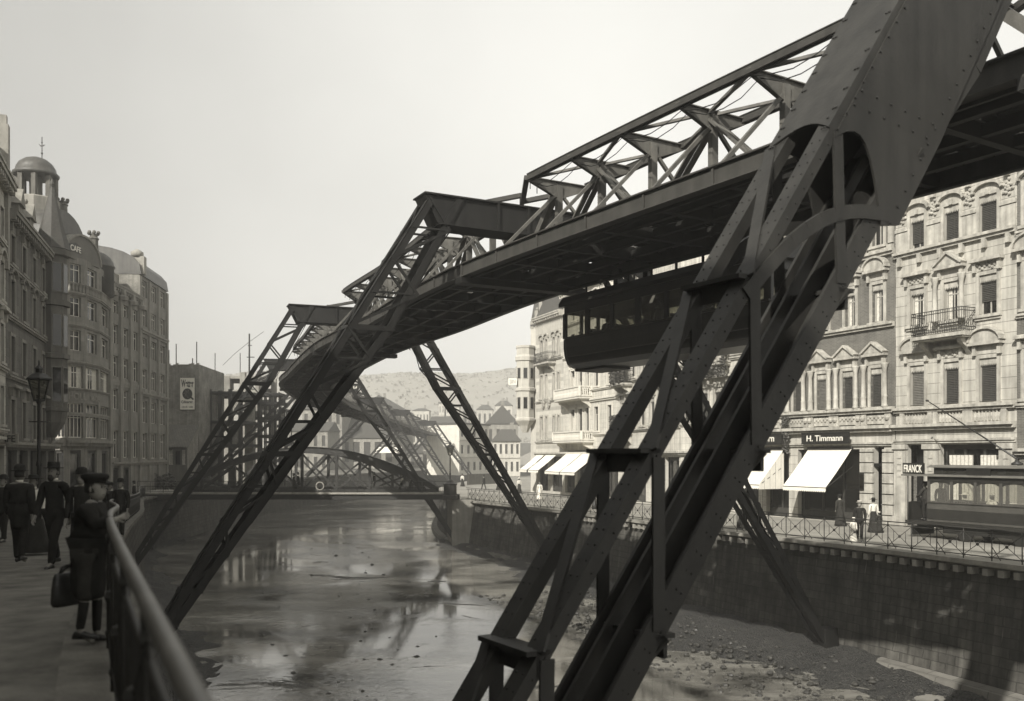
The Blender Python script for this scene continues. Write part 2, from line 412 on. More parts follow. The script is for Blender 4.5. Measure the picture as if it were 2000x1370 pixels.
def gravel_mat():
    m = bpy.data.materials.new('river_gravel'); m.use_nodes = True
    nt = m.node_tree; N = nt.nodes; L = nt.links; b = N['Principled BSDF']
    tc = N.new('ShaderNodeTexCoord')
    v = N.new('ShaderNodeTexVoronoi'); v.inputs['Scale'].default_value = 13; L.new(tc.outputs['Object'], v.inputs['Vector'])
    n = N.new('ShaderNodeTexNoise'); n.inputs['Scale'].default_value = .8; n.inputs['Detail'].default_value = 7; L.new(tc.outputs['Object'], n.inputs['Vector'])
    mx = N.new('ShaderNodeMix'); mx.data_type = 'RGBA'; mx.inputs[6].default_value = tint(.015); mx.inputs[7].default_value = tint(.11)
    sp = N.new('ShaderNodeSeparateColor'); L.new(v.outputs['Color'], sp.inputs[0])
    ma = N.new('ShaderNodeMath'); ma.operation = 'MULTIPLY'; L.new(sp.outputs[0], ma.inputs[0]); L.new(n.outputs['Fac'], ma.inputs[1])
    L.new(ma.outputs[0], mx.inputs[0]); L.new(mx.outputs[2], b.inputs['Base Color']); b.inputs['Roughness'].default_value = .75
    bp = N.new('ShaderNodeBump'); bp.inputs['Strength'].default_value = 1; bp.inputs['Distance'].default_value = .12
    L.new(v.outputs['Distance'], bp.inputs['Height']); L.new(bp.outputs[0], b.inputs['Normal'])
    return m
M['gravel'] = gravel_mat()

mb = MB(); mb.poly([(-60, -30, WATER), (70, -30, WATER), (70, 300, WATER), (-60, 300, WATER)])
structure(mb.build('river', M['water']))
mb = MB(); mb.poly([(-900, -60, WATER - .5), (900, -60, WATER - .5), (900, 1200, WATER - .5), (-900, 1200, WATER - .5)])
structure(mb.build('ground', M['earth']))

def strip(mb, path, side, offs, d0=0, d1=None, step=2.0, dz=None):
    """ground strips along a bank: side -1 left / +1 right, offs = list of (distance, dz)"""
    d1 = path.len if d1 is None else d1
    n = int((d1 - d0) / step); prev = None
    for k in range(n + 1):
        d = lerp(d0, d1, k / n); p = path.at(d); w = path.nor(d) * side
        row = [p + w * o + V((0, 0, z)) for o, z in offs]
        if prev:
            for j in range(len(row) - 1):
                mb.poly([prev[j], prev[j + 1], row[j + 1], row[j]])
        prev = row

# banks: left promenade and land behind it, right street and land behind it
mb = MB(); strip(mb, LB, -1, [(0, 0), (7.2, 0)])
structure(mb.build('promenade', M['pave']))
mb = MB(); prev = None
for k in range(0, 61):
    d = LB.len * k / 60; p = LB.at(d) - LB.nor(d) * 7.2
    row = [p + V((0, 0, -.004)), V((-120, p.y, p.z - .004)), V((-700, p.y, p.z - .004))]
    if prev:
        for j in range(2): mb.poly([prev[j], prev[j + 1], row[j + 1], row[j]])
    prev = row
e = prev
mb.poly([e[0], e[2], V((-700, 1100, -3.3)), V((700, 1100, -3.3)), V((700, 262, -3.3))])
structure(mb.build('left_bank', M['earth']))
mb = MB(); prev = None
for k in range(0, 61):
    d = RB.len * k / 60; p = RB.at(d)
    row = [p, V((max(60, p.x + 20), p.y, p.z)), V((700, p.y, p.z))]
    if prev:
        for j in range(2): mb.poly([prev[j], prev[j + 1], row[j + 1], row[j]])
    prev = row
structure(mb.build('street', M['street']))

# tram rails set in the street
def along(path, off, d0, d1, w, z, name, m, step=1.5):
    mb = MB(); n = int((d1 - d0) / step); L = []
    for k in range(n + 1):
        d = lerp(d0, d1, k / n); p = path.at(d) + path.nor(d) * off
        L.append([p + path.nor(d) * (-w / 2) + V((0, 0, z)), p + path.nor(d) * (w / 2) + V((0, 0, z))])
    for a, b in zip(L, L[1:]): mb.poly([a[0], a[1], b[1], b[0]])
    return mb.build(name, m)

# quay walls: sheets with block masonry, a batter at the foot and a coping
def quay(path, side, d0, d1, name, label, foot_out, ledge):
    t = thing(name, label, 'wall', path.at(d0 + 10))
    mb = MB(); step = 1.0; n = int((d1 - d0) / step); L = []
    for k in range(n + 1):
        d = lerp(d0, d1, k / n); p = path.at(d); w = path.nor(d) * (-side)       # towards the river
        L.append((d, [p + w * .02 + V((0, 0, -.28)), p + w * foot_out * .5 + V((0, 0, (WATER - p.z) * .5)), V((p.x, p.y, WATER + .1)) + w * foot_out,
                      V((p.x, p.y, WATER - .4)) + w * foot_out]))
    for (da, a), (db, b) in zip(L, L[1:]):
        for j in range(3):
            mb.poly([a[j], b[j], b[j + 1], a[j + 1]], [(da, a[j].z), (db, b[j].z), (db, b[j + 1].z), (da, a[j + 1].z)])
    mb.build('wall', M['quay'], t)
    c = MB()                                                          # projecting coping slab
    pr = None; loops = []
    for k in range(n + 1):
        d = lerp(d0, d1, k / n); p = path.at(d); w = path.nor(d) * (-side)
        loops.append([p + w * (-.25) + V((0, 0, .004)), p + w * .42 + V((0, 0, .004)), p + w * .42 + V((0, 0, -.16)), p + w * .02 + V((0, 0, -.28)), p + w * (-.25) + V((0, 0, -.28))])
    c.sweep(loops, False); c.build('coping', M['trim_grey'] if ledge else M['pave'], t)
    if ledge:
        l = MB(); loops = []
        for k in range(n + 1):
            d = lerp(d0, d1, k / n); p = V(path.at(d)); w = path.nor(d) * (-side); p.z = WATER
            k2 = 1.0
            loops.append([p + w * (foot_out - .1) + V((0, 0, .35)), p + w * (foot_out + .55) + V((0, 0, .28)), p + w * (foot_out + .75) + V((0, 0, -.45)), p + w * (foot_out - .1) + V((0, 0, -.45))])
        for i in range(len(loops) - 1):
            a, b = loops[i], loops[i + 1]; da = i * step; db = da + step
            l.poly([a[0], a[1], b[1], b[0]], [(da, 0), (da, .6), (db, .6), (db, 0)])
            l.poly([a[1], a[2], b[2], b[1]], [(da, .6), (da, 1.3), (db, 1.3), (db, .6)])
        l.build('foot_ledge', M['quayledge'], t)
    return t
qr = quay(RB, 1, 2, RB.len - 4, 'quay_wall', 'tall stone quay wall carrying the sunlit street on the right bank', .55, True)
ql = quay(LB, -1, 0, LB.len - 4, 'quay_wall', 'shaded stone quay wall below the promenade on the left bank', .5, False)
# corbels under the right coping (nearest hundred as parts)
n0 = 0
d = 22.0
while d < 95 and n0 < 100:
    p = RB.at(d); w = -RB.nor(d); t = RB.tan(d)
    mb = MB(); mb.obox(p + w * .03 + t * (-.11) + V((0, 0, -.50)), t * .22, w * .33, V((0, 0, .24)))
    mb.build('corbel', M['trim_grey'], qr); n0 += 1
    d += .62

# gravel banks along the foot of both walls
def gravel(path, side, d0, d1, w0, w1, name, seed):
    rnd = random.Random(seed); mb = MB(); n = int((d1 - d0) / .5); nj = 16; rows = []
    ph = [rnd.uniform(0, 6.28) for _ in range(8)]
    for k in range(n + 1):
        d = lerp(d0, d1, k / n); p = path.at(d); w = path.nor(d) * (-side)
        f = (k / n); wd = w0(f) + .8 * math.sin(d * .31 + ph[0]) + .5 * math.sin(d * .83 + ph[1]) + .25 * math.sin(d * 1.9 + ph[2])
        row = []
        for j in range(nj + 1):
            u = j / nj
            h = .48 * (1 - u) ** 1.1 * (min(1, max(.16, (d - 46) / 9)) if side > 0 else 1) - .10 * u + .07 * math.sin(d * 2.3 + u * 9 + ph[3]) * (1 - u * .5) + rnd.uniform(-.05, .05)
            q = V((p.x, p.y, WATER)) + w * (.4 + max(.5, wd) * u)
            row.append(mb.vert((q.x + rnd.uniform(-.06, .06), q.y + rnd.uniform(-.06, .06), WATER + h)))
        rows.append(row)
    for a, b in zip(rows, rows[1:]):
        for j in range(nj): mb.face((a[j], a[j + 1], b[j + 1], b[j]), None, True)
    return tag(mb.build(name, M['gravel']), 'gravel and silt bank along the foot of the quay wall', 'gravel', kind='stuff')
gravel(RB, 1, 34, 110, lambda f: lerp(8.5, 2.0, min(1, f * 1.25)), None, 'gravel_bank', 3)
gravel(LB, -1, 20, 110, lambda f: 1.9 + 1.3 * math.sin(f * 5), None, 'gravel_bank', 5)

# stones showing above the shallows
rnd = random.Random(11); mb = MB()
def rock(mb, c, r):
    n = 6; loops = []
    for z, k in ((-.6, .7), (-.1, 1), (.3, .75), (.5, .3)):
        loops.append([V((c[0] + math.cos(a * math.pi / 3) * r * k * rnd.uniform(.75, 1.2), c[1] + math.sin(a * math.pi / 3) * r * k * rnd.uniform(.75, 1.2), c[2] + z * r * rnd.uniform(.8, 1.1))) for a in range(n)])
    mb.sweep(loops, False)
for _ in range(150):
    Y = 22 + 60 * rnd.random() ** 1.7
    cl = rnd.random()
    px = rnd.choice((rnd.gauss(740, 60), rnd.gauss(720, 30), rnd.gauss(600, 60)))
    X = (px - 1000) / FPX * Y
    rock(mb, (X + rnd.uniform(-.5, .5), Y, WATER + rnd.uniform(-.05, .01)), rnd.choice((.05, .06, .08, .1, .16)))
for _ in range(1300):                                   # loose stones on the right gravel bank
    d = rnd.uniform(38, 75); p = RB.at(d); w = -RB.nor(d); u = rnd.random() ** .8
    q = V((p.x, p.y, 0)) + w * (1.0 + 8 * u); rock(mb, (q.x, q.y, WATER + .30 * (1 - u) * min(1, max(.2, (d - 46) / 9))), rnd.choice((.04, .05, .07, .1, .14)))
tag(mb.build('river_stones', M['stone_rock']), 'small dark stones showing above the shallow river', 'stones', kind='stuff')
# ================================================================ suspended railway
TR = Path([(21.6, -3.8, 5.9), (10.0, 15.3, 5.9), (.35, 31.4, 5.9), (-4.7, 43.1, 5.9), (-8.95, 52.6, 5.9), (-14.0, 67.5, 5.9), (-17.9, 80.8, 5.9), (-21.3, 107, 5.85), (-21.9, 131, 5.75),
           (-21, 156, 5.2), (-18.6, 181, 4.3), (-15.2, 205, 3.4), (-10.6, 229, 2.6)], .5)
SK = [k for i, k in enumerate(TR.keys) if i not in (3, 5)]          # pylon positions (the other points only shape the curve)

class Loc:
    """local frame at distance d: s to the right, q along the track, h above the girder underside"""
    def __init__(s, d, c=None, n=None):
        s.c = V(TR.at(d)) if c is None else c; s.n = TR.nor(d) if n is None else n; s.t = V((-s.n.y, s.n.x, 0))
    def __call__(s, a, h, q=0.0):
        return s.c + s.n * a + s.t * q + V((0, 0, h))

UP = V((0, 0, 1))

def rivets(mb, a, b, nrm, step, r=.014):
    a = V(a); b = V(b); n = max(1, int((b - a).length / step))
    d = (b - a).normalized(); x = d.cross(nrm).normalized()
    for k in range(n + 1):
        c = a.lerp(b, k / n); L = []
        for rr, z in ((r, 0), (r * .75, r * .55), (r * .2, r * .8)):
            L.append([c + V(nrm) * z + (d * math.cos(i * math.pi / 3) + x * math.sin(i * math.pi / 3)) * rr for i in range(6)])
        mb.sweep(L, True)

def chord(mb, a, b, w, h, n, t):
    """riveted chord: two flats and a cover plate (a box open at the inside)"""
    mb.bar(a, b, w, h, n)

def leg(F, side, parent, foot_s, foot_h, near=False, mt=None, detail=2, top_s=3.6):
    """lattice leg from the cross-beam end down to the river bed"""
    mt = mt or M['steel_dark']
    H0 = 2.35
    def so(h): return lerp(top_s, foot_s, (H0 - h) / (H0 - foot_h))       # outer chord offset
    def wid(h):
        if near:
            return lerp(1.32, 1.68, (H0 - h) / (H0 + 2)) if h > -2 else lerp(1.68, 1.48, (-2 - h) / (-2 - foot_h))
        if h > -.5: return lerp(1.2, 1.62, (H0 - h) / (H0 + .5))
        if h > -2.6: return lerp(1.62, 1.42, (-.5 - h) / 2.1)
        return lerp(1.42, .34, ((-2.6 - h) / (-2.6 - foot_h)) ** .85)
    def qq(h):
        return lerp(.48, .48 if near else .26, (H0 - h) / (H0 - foot_h))
    O = lambda h, q: F(side * so(h), h, q * qq(h))
    I = lambda h, q: F(side * (so(h) - wid(h)), h, q * qq(h))
    ax = (O(-4, 0) - O(0, 0)).normalized()
    on = (F.n * side - ax * (F.n * side).dot(ax)).normalized()                    # outward normal of the outer face
    g = []
    hb = [-1.95 - 1.95 * k for k in range(20) if -1.95 - 1.95 * k > foot_h + .4] + [foot_h]
    hh = [H0] + ([.3] if not near else []) + hb
    cw = .34 if near else .22
    for fn, nm in ((O, 'o'), (I, 'i')):
        for q in (-1, 1):
            mb = MB()
            hs = [H0] + [h for h in hb]
            for a, b in zip(hs, hs[1:]):
                if fn is I and near and a > -1: continue
                A = fn(a, q); B = fn(b, q); inn = on * (-1 if fn is O else 1); tt = F.t * (-q)
                if near:
                    wv, hv = (.24, .15) if fn is O else ((.42, .28) if q < 0 else (.24, .2))
                    A2, B2 = A + inn * .15 + tt * .16, B + inn * .15 + tt * .16
                    # box section: flat cover plate on the outside, two webs
                    mb.hexa([p for p in (A, A + tt * wv, A + tt * wv + inn * .05, A + inn * .05, B, B + tt * wv, B + tt * wv + inn * .05, B + inn * .05)])
                    mb.hexa([p for p in (A + inn * .05, A + inn * .05 + tt * .05, A + inn * (hv) + tt * .05, A + inn * (hv), B + inn * .05, B + inn * .05 + tt * .05, B + inn * hv + tt * .05, B + inn * hv)])
                    mb.hexa([p for p in (A + inn * .05 + tt * (wv - .05), A + inn * .05 + tt * wv, A + inn * (hv) + tt * wv, A + inn * hv + tt * (wv - .05),
                                         B + inn * .05 + tt * (wv - .05), B + inn * .05 + tt * wv, B + inn * hv + tt * wv, B + inn * hv + tt * (wv - .05))])
                else:
                    mb.angle(A, B, cw, .035, inn, tt)
                    if fn is I and a > -6: mb.bar(A + tt * .02 + inn * .11, B + tt * .02 + inn * .11, .03, .26, inn)
            if near:
                rb = mb; mb.cur = 1
                for a, b in zip(hs, hs[1:]):
                    if fn is I and a > -1: continue
                    A = fn(a, q); B = fn(b, q); inn = on * (-1 if fn is O else 1); tt = F.t * (-q)
                    wv = .24 if fn is O else (.42 if q < 0 else .24)
                    L = (B - A).length
                    for e in (.06, wv - .06):
                        rivets(rb, A + tt * e + (B - A) * .1, B + tt * e - (B - A) * .05, -inn, .18)
                    face = -tt
                    for e in ((.09,) if fn is O else (.08, .16)):
                        rivets(rb, A + inn * e, B + inn * e, face, .22)
            mb.build('chord', [mt, M['rivet']], parent)
    # lacing on the two side faces and the two transverse faces
    for q in (-1, 1):
        mb = MB(); k = 0
        for a, b in zip(hh, hh[1:]):
            if near and a > -1.9: continue
            if wid((a + b) / 2) < .5: break
            bw = .16 if near else .085
            if near:
                lb_ = MB(); lb_.bar(O(a, q) - on * .12, I(b, q) + on * .12, .035, bw, on); lb_.build('lacing_bar', mt, parent)
            else:
                m_ = (a + b) / 2
                mb.bar(O(a, q), I(m_, q), .03, bw, on); mb.bar(I(m_, q), O(b, q), .03, bw, on)
                mb.bar(O(m_, q), I(m_ , q), .03, bw * .8, on)
        if mb.f: mb.build('lacing', mt, parent)
    for fn in (O, I):
        mb = MB(); k = 0
        for a, b in zip(hh, hh[1:]):
            if near and a > -1.9: continue
            if wid((a + b) / 2) < .42: break
            sg = 1 if k % 2 == 0 else -1; k += 1
            if near:
                sg = 1 if fn is O else -1
                lb_ = MB(); lb_.bar(fn(a, sg), fn(b, -sg), .16, .035, on); lb_.build('lacing_bar', mt, parent)
            else:
                m_ = (a + b) / 2
                mb.bar(fn(a, sg), fn(m_, -sg), .07, .03, on); mb.bar(fn(m_, -sg), fn(b, sg), .07, .03, on)
        if mb.f: mb.build('lacing', mt, parent)
    # batten frames tying the four chords
    for k, b in enumerate(hb[(1 if near else 0):-1]):
        if wid(b) < .45: continue
        if not near and k % 2: continue
        mb = MB(); z = .3 if near else .16
        e = .05 if near else .03
        for p, r_ in ((O(b, -1), O(b, 1)), (I(b, -1), I(b, 1))):
            u = on if p is O(b, -1) else on
            mb.bar(p, r_, z * .9, e, UP if near else on)
            if near:
                mb.bar(p - UP * .12, r_ - UP * .12, .05, .22, UP); mb.build('batten', mt, parent); mb = MB()
        if not near: mb.bar(O(b, -1), I(b, -1), e, z, on); mb.bar(O(b, 1), I(b, 1), e, z, on)
        if mb.f: mb.build('batten', mt, parent)
    # shoe at the foot
    mb = MB(); c = (O(foot_h, 0) + I(foot_h, 0)) / 2
    mb.bar(c + UP * .9 - ax * .0, c - UP * .5, .62, .7, F.n, .8, .8)
    mb.build('foot_shoe', mt, parent)
    return O, I, on, so, wid

def pylon(i, label, aL, aR, footL=-13.9, footR=-13.9, near=False, mt=None, kink=0.0):
    d = SK[i]; F = Loc(d)
    zoff = F.c.z - 5.9
    root = thing('pylon', label, 'pylon', (F.c.x, F.c.y, WATER), 'pylons carrying the suspended railway')
    mt = mt or M['steel_dark']
    fl = footL - zoff; fr = footR - zoff
    tl = 4.45 if near else 3.6
    OL, IL, onL, soL, widL = leg(F, -1, root, tl + aL * (2.35 - fl), fl, near, mt, top_s=tl)
    leg(F, 1, root, 3.6 + aR * (2.35 - fr), fr, False, mt)
    # plate girder cross-beam
    mb = MB()
    t, b = 2.42, 1.55
    mb.hexa([F(-tl + .3, b, -.42), F(3.3, b, -.42), F(3.3, b, .42), F(-tl + .3, b, .42), F(-tl - .15, t, -.42), F(3.75, t, -.42), F(3.75, t, .42), F(-tl - .15, t, .42)])
    cb = mb.build('cross_beam', mt, root)
    mb = MB()
    mb.obox(F(-3.78, t + .003, -.52), F.n * 7.56, F.t * 1.04, UP * .05); mb.obox(F(-3.28, b - .053, -.52), F.n * 6.56, F.t * 1.04, UP * .05)
    mb.build('flange', mt, cb)
    for s_ in (-1.15, 1.15, 0):
        for q in (-.423, .423):
            mb = MB(); mb.obox(F(s_ - .04, b, q if q > 0 else q - .09), F.n * .08, F.t * .09, UP * (t - b)); mb.build('stiffener', mt, cb)
    mb = MB(); mb.obox(F(-2.4, -.26, -.25), F.n * 4.8, F.t * .5, UP * .2); mb.build('sole_beam', mt, root)
    # hanger that carries the girder end (the forked post seen below the beam)
    for q in (-.75, .75):
        mb = MB(); mb.bar(F(0, b - .05, q * .4), F(0, .1, q), .22, .14, F.n); mb.build('hanger', mt, root)
    if near:
        H = -2.0
        # closed plates of the stiff upper leg
        for q in (-1, 1):
            sd = F.t * (q * .012)
            pts = [OL(2.3, q) + sd, F(-2.1, 2.3, q * .48) + sd]
            # inner edge runs down the inner chord, then the lower edge is cut in a curve
            inn = [IL(h, q) + F.n * .30 + sd for h in (.6, -.6, -1.8, -3.0)]
            a = IL(-3.05, q) + sd; bq = OL(H - .1, q) + F.n * .12 + sd
            cur = []
            for k in range(1, 9):
                u = k / 9
                # a concave quarter curve up towards the outer chord
                cur.append(a.lerp(bq, u) + (UP * .62 + F.n * .10) * math.sin(u * math.pi) * (1 - .25 * u))
            mb = MB(); mb.plate(pts + inn + [a] + cur + [bq], F.t * .03)
            rb = mb; mb.cur = 1
            for k in range(2):
                rivets(rb, OL(H + .35 + .2 * k, q) + F.n * .15 + sd * 2.5, IL(H + .2 + .2 * k, q) + sd * 2.5, F.t * q, .26, .02)
            rivets(rb, OL(2.2, q) + F.n * .1 + sd * 2.5, OL(H, q) + F.n * .1 + sd * 2.5, F.t * q, .27, .02)
            rivets(rb, IL(.6, q) + F.n * .2 + sd * 2.5, IL(-3.0, q) + F.n * .12 + sd * 2.5, F.t * q, .27, .02)
            mb.build('side_plate', [mt, M['rivet']], root)
        mb = MB()
        sh = onL * .015
        A, B = OL(2.3, -1) + sh, OL(2.3, 1) + sh
        C_, D_ = OL(H, 1) + sh, OL(H, -1) + sh
        cur = [D_.lerp(C_, k / 8) - (OL(H, 0) - OL(H + .5, 0)).normalized() * (-.0) + (OL(H - 1, 0) - OL(H, 0)).normalized() * (-.22 * math.sin(math.pi * k / 8)) for k in range(1, 8)]
        mb.plate([A, B, C_] + cur[::-1] + [D_], onL * .03)
        rb = mb; mb.cur = 1
        for q in (-.9, .9):
            for e in (0, .1):
                rivets(rb, OL(2.2, q * (1 - e)) + sh * 2.2, OL(H, q * (1 - e)) + sh * 2.2, onL, .34, .02)
        rivets(rb, OL(H + .15, -.8) + sh * 2.2, OL(H + .15, .8) + sh * 2.2, onL, .2, .02)
        mb.build('face_plate', [mt, M['rivet']], root)
        # inner chord above the knee and the portal arch between the inner chords
        for q in (-1, 1):
            mb = MB()
            for a, b_ in ((2.3, -.6), (-.6, -1.95)):
                A = IL(a, q) + F.n * .34; B = IL(b_, q) + F.n * (.34 if b_ > -1 else 0)
                mb.bar(A - F.t * q * .2, B - F.t * q * .2, .4, .32, F.n)
            mb.build('inner_chord', mt, root)
        for q in (-1, 1):
            mb = MB(); prev = None; A = IL(-2.9, q) + F.n * .05; B = OL(-4.1, q) + F.n * .1
            for k in range(11):
                u = k / 10; p = A.lerp(B, u) + UP * (.38 * math.sin(u * math.pi))
                if prev is not None: mb.bar(prev, p, .06, .17, UP)
                prev = p
            mb.build('arched_brace', mt, root)
    return root, F

near_mt = M['steel_near']
pylon(1, 'huge riveted iron pylon leaning across the right foreground, closest to the viewer', .712, .62, near=True, mt=near_mt)
pylon(2, 'iron pylon with plate cross-beam whose lattice leg ends behind the near handrail', .62, .665, footL=-12.6)
pylon(3, 'iron pylon standing just this side of the arched road bridge, second beyond the near one', .60, .60)
pylon(4, 'iron pylon with its right leg footed at the corner of quay and arched bridge', .60, .60)
p5, F5 = pylon(5, 'first iron pylon beyond the arched bridge, small number on its cross-beam', .98, .62)
text_mesh('244', 'lettering', M['signwhite'], p5, F5(2.9, 2.0, -.45), F5.n, UP, height=.42, depth=.02)
pylon(6, 'second slender iron pylon beyond the arched bridge', .98, .62)
pylon(7, 'third slender iron pylon beyond the arched bridge, in light haze', .98, .62)
pylon(8, 'fourth slender iron pylon beyond the arched bridge, hazy', .9, .7)
pylon(9, 'fifth hazy iron pylon beyond the arched bridge', .9, .9)
pylon(10, 'farthest hazy iron pylon at the end of the visible line', .9, .95)

def span(i, label, level, mt=None, TOP=2.72, sh=0.0):
    """one truss girder between two pylons; level 2 full parts, 1 fewer"""
    mt = mt or M['steel']
    d0, d1 = SK[i] + .03, SK[i + 1] - .03
    c = TR.at((d0 + d1) / 2)
    root = thing('truss_girder', label, 'girder', (c.x, c.y, c.z), 'truss girders of the suspended railway')
    n = max(6, round((d1 - d0) / 2.62)); n += n % 2
    ds = [lerp(d0, d1, k / n) for k in range(n + 1)]
    FR = [Loc(d) for d in ds]
    fine = [Loc(lerp(d0, d1, k / (n * 3))) for k in range(n * 3 + 1)]
    # edge beams: web, flanges
    for sg in (-1, 1):
        mb = MB()
        mb.sweep([[f(sg * 2.25, 0), f(sg * 2.21, 0), f(sg * 2.21, .38), f(sg * 2.25, .38)] for f in fine], False)
        mb.sweep([[f(sg * 2.33, .383), f(sg * 2.02, .383), f(sg * 2.02, .42), f(sg * 2.33, .42)] for f in fine], False)
        mb.sweep([[f(sg * 2.34, -.035), f(sg * 2.04, -.035), f(sg * 2.04, -.003), f(sg * 2.34, -.003)] for f in fine], False)
        o = mb.build('edge_beam', mt, root)
        if level == 2:
            for k in range(0, n + 1):
                f = FR[k]; mb = MB()
                mb.obox(f(sg * 2.253 if sg > 0 else -2.292, .0, -.035), f.n * .039, f.t * .07, UP * .38); mb.build('splice', mt, o)
        if level == 2:
            mb = MB()                                                      # running rail on the lower girder
            mb.sweep([[f(sg * 2.0 - .04, -.10), f(sg * 2.0 + .04, -.10), f(sg * 2.0 + .05, -.02), f(sg * 2.0 - .05, -.02)] for f in fine], False)
            mb.build('rail', M['steel_dark'], root)
    # cross beams and stringers
    if level:
        for k, f in enumerate(FR):
            mb = MB(); mb.obox(f(-2.2, .02, -.09), f.n * 4.4, f.t * .18, UP * .3); mb.build('cross_beam', M['steel_dark'], root)
    rnd = random.Random(40 + i)
    for s_ in (-1.1, 0, 1.1):
        mb = MB(); mb.sweep([[f(s_ - .08, .05), f(s_ + .08, .05), f(s_ + .08, .27), f(s_ - .08, .27)] for f in fine], False); mb.build('stringer', M['steel_dark'], root)
    # sleepers and plank deck with the odd gap
    mb = MB()
    ns = int((d1 - d0) / .66)
    for k in range(ns + 1):
        f = Loc(lerp(d0, d1, k / ns)); mb.obox(f(-2.05, .31, -.10), f.n * 4.1, f.t * .20, UP * .05)
    mb.build('sleeper_deck', M['wood_dark'], root)
    mb = MB(); W = .27; nn = 15
    for k in range(n * 2):
        fa = Loc(lerp(d0, d1, k / (n * 2))); fb = Loc(lerp(d0, d1, (k + 1) / (n * 2)))
        for j in range(nn):
            s0 = -2.02 + j * W
            u0, u1 = 0.0, 1.0
            if rnd.random() < .24: (u0, u1) = rnd.choice(((.0, .62), (.3, 1.), (0, .8)))
            g = .014 if rnd.random() > .25 else .06
            a0 = fa(s0 + g, .372).lerp(fb(s0 + g, .372), u0); a1 = fa(s0 + g, .372).lerp(fb(s0 + g, .372), u1)
            b0 = fa(s0 + W - .004, .372).lerp(fb(s0 + W - .004, .372), u0); b1 = fa(s0 + W - .004, .372).lerp(fb(s0 + W - .004, .372), u1)
            mb.hexa([a0, a1, b1, b0, a0 + UP * .04, a1 + UP * .04, b1 + UP * .04, b0 + UP * .04])
    mb.build('plank_deck', M['wood_dark'], root)
    # upper horizontal truss
    tw = 1.18
    for sg in (-1, 1):
        mb = MB(); fs = fine[3:-3]
        for off in (0, .15):
            mb.sweep([[f(sg * (tw - off), TOP - .03), f(sg * (tw - off - .05), TOP - .03), f(sg * (tw - off - .05), TOP + .14), f(sg * (tw - off), TOP + .14)] for f in fs], False)
        mb.sweep([[f(sg * (tw + .02), TOP + .143), f(sg * (tw - .22), TOP + .143), f(sg * (tw - .22), TOP + .165), f(sg * (tw + .02), TOP + .165)] for f in fs], False)
        # end chord sloping in to the girder end
        for (fa, fb) in ((FR[1], FR[0]), (FR[-2], FR[-1])):
            mb.bar(fa(sg * tw, TOP + .05), fb(0, TOP + .02), .16, .14, UP)
        mb.build('top_chord', mt, root)
    # end rakers
    for fa, fb in ((FR[1], FR[0]), (FR[-2], FR[-1])):
        mb = MB(); mb.bar(fa(0, TOP), fb(0, .35), .22, .2, fa.n); mb.build('end_raker', M['steel_truss'], root)
    if level == 2:
        for k in range(1, n):
            f = FR[k]
            mb = MB(); mb.bar(f(0, .35), f(0, TOP - .05), .2, .16, f.t); p = mb.build('post', M['steel_truss'], root)
            mb = MB()
            for sg in (-1, 1):
                mb.plate([f(0, TOP - .42), f(sg * .12, TOP - .42), f(sg * (tw - .1), TOP - .06), f(sg * (tw - .1), TOP + .06), f(0, TOP + .06)], f.t * .03)
                mb.bar(f(0, TOP + .075), f(sg * tw, TOP + .075), .16, .025, UP)
                mb.bar(f(sg * .1, TOP - .43), f(sg * (tw - .1), TOP - .05), .12, .025, UP)
            mb.build('bracket', M['steel_truss'], p)
            for sg in (-1, 1):
                mb = MB(); mb.bar(f(sg * .08, TOP - .3), f(sg * 2.1, .4), .09, .09, f.t); mb.build('side_brace', M['steel_truss'], root)
            if k % 2 == 0:
                for kk in (k - 1, k + 1):
                    g = FR[kk]
                    mb = MB()
                    for q in (-.11, .11):
                        mb.bar(f(q, TOP - .15), g(q, .4), .05, .17, f.n)
                    mb.build('diagonal', M['steel_truss'], root)
                    for sg in (-1, 1):
                        mb = MB()
                        for o_ in (-.05, .05): mb.bar(f(sg * .12, TOP + .02, o_), g(sg * (tw - .08), TOP + .02, o_), .06, .07, UP)
                        mb.build('top_diagonal', M['steel_truss'], root)
        # slack cables slung beneath the top chord
        for q in (0, 1):
            mb = MB(); pts = []
            for k in range(1, n):
                a, b = FR[k], FR[min(k + 1, n - 1)]
                for u in (0, .25, .5, .75):
                    p = a(-tw + .12 + .25 * q, TOP - .06).lerp(b(-tw + .12 + .25 * q, TOP - .06), u); p.z -= (.22 + .1 * q) * 4 * u * (1 - u) + .05 * rnd.random()
                    pts.append(p)
            mb.tube(pts, .014, 4); mb.build('cable', M['black'], root)
    else:
        mb = MB()
        for k in range(1, n):
            f = FR[k]
            mb.bar(f(0, .35), f(0, TOP - .05), .2, .16, f.t)
            for sg in (-1, 1):
                mb.bar(f(0, TOP), f(sg * tw, TOP), .2, .14, UP); mb.bar(f(sg * .08, TOP - .3), f(sg * 2.1, .4), .1, .1, f.t)
            if k % 2 == 0:
                for kk in (k - 1, k + 1):
                    g = FR[kk]; mb.bar(f(0, TOP - .15), g(0, .4), .2, .17, f.n)
                    for sg in (-1, 1): mb.bar(f(sg * .12, TOP), g(sg * tw, TOP), .12, .07, UP)
        mb.build('web_bracing', M['steel_truss'], root)
    return root

span(0, 'truss girder leaving the picture at the upper right, behind the near pylon', 2)
span(1, 'long truss girder overhead from the near pylon, above the suspended carriage', 2)
span(2, 'truss girder between the cross-beamed pylons over the middle of the river', 2, TOP=2.95)
span(3, 'curving truss girder seen from below where the line bends above the bridge approach', 2, TOP=2.85)
span(4, 'curved truss girder right beyond the bend, passing over the arched bridge', 1)
for k, w in zip(range(5, 10), ('second', 'third', 'fourth', 'fifth', 'last')):
    span(k, 'hazy truss girder beyond the arched bridge, %s past the bend' % w, 1)

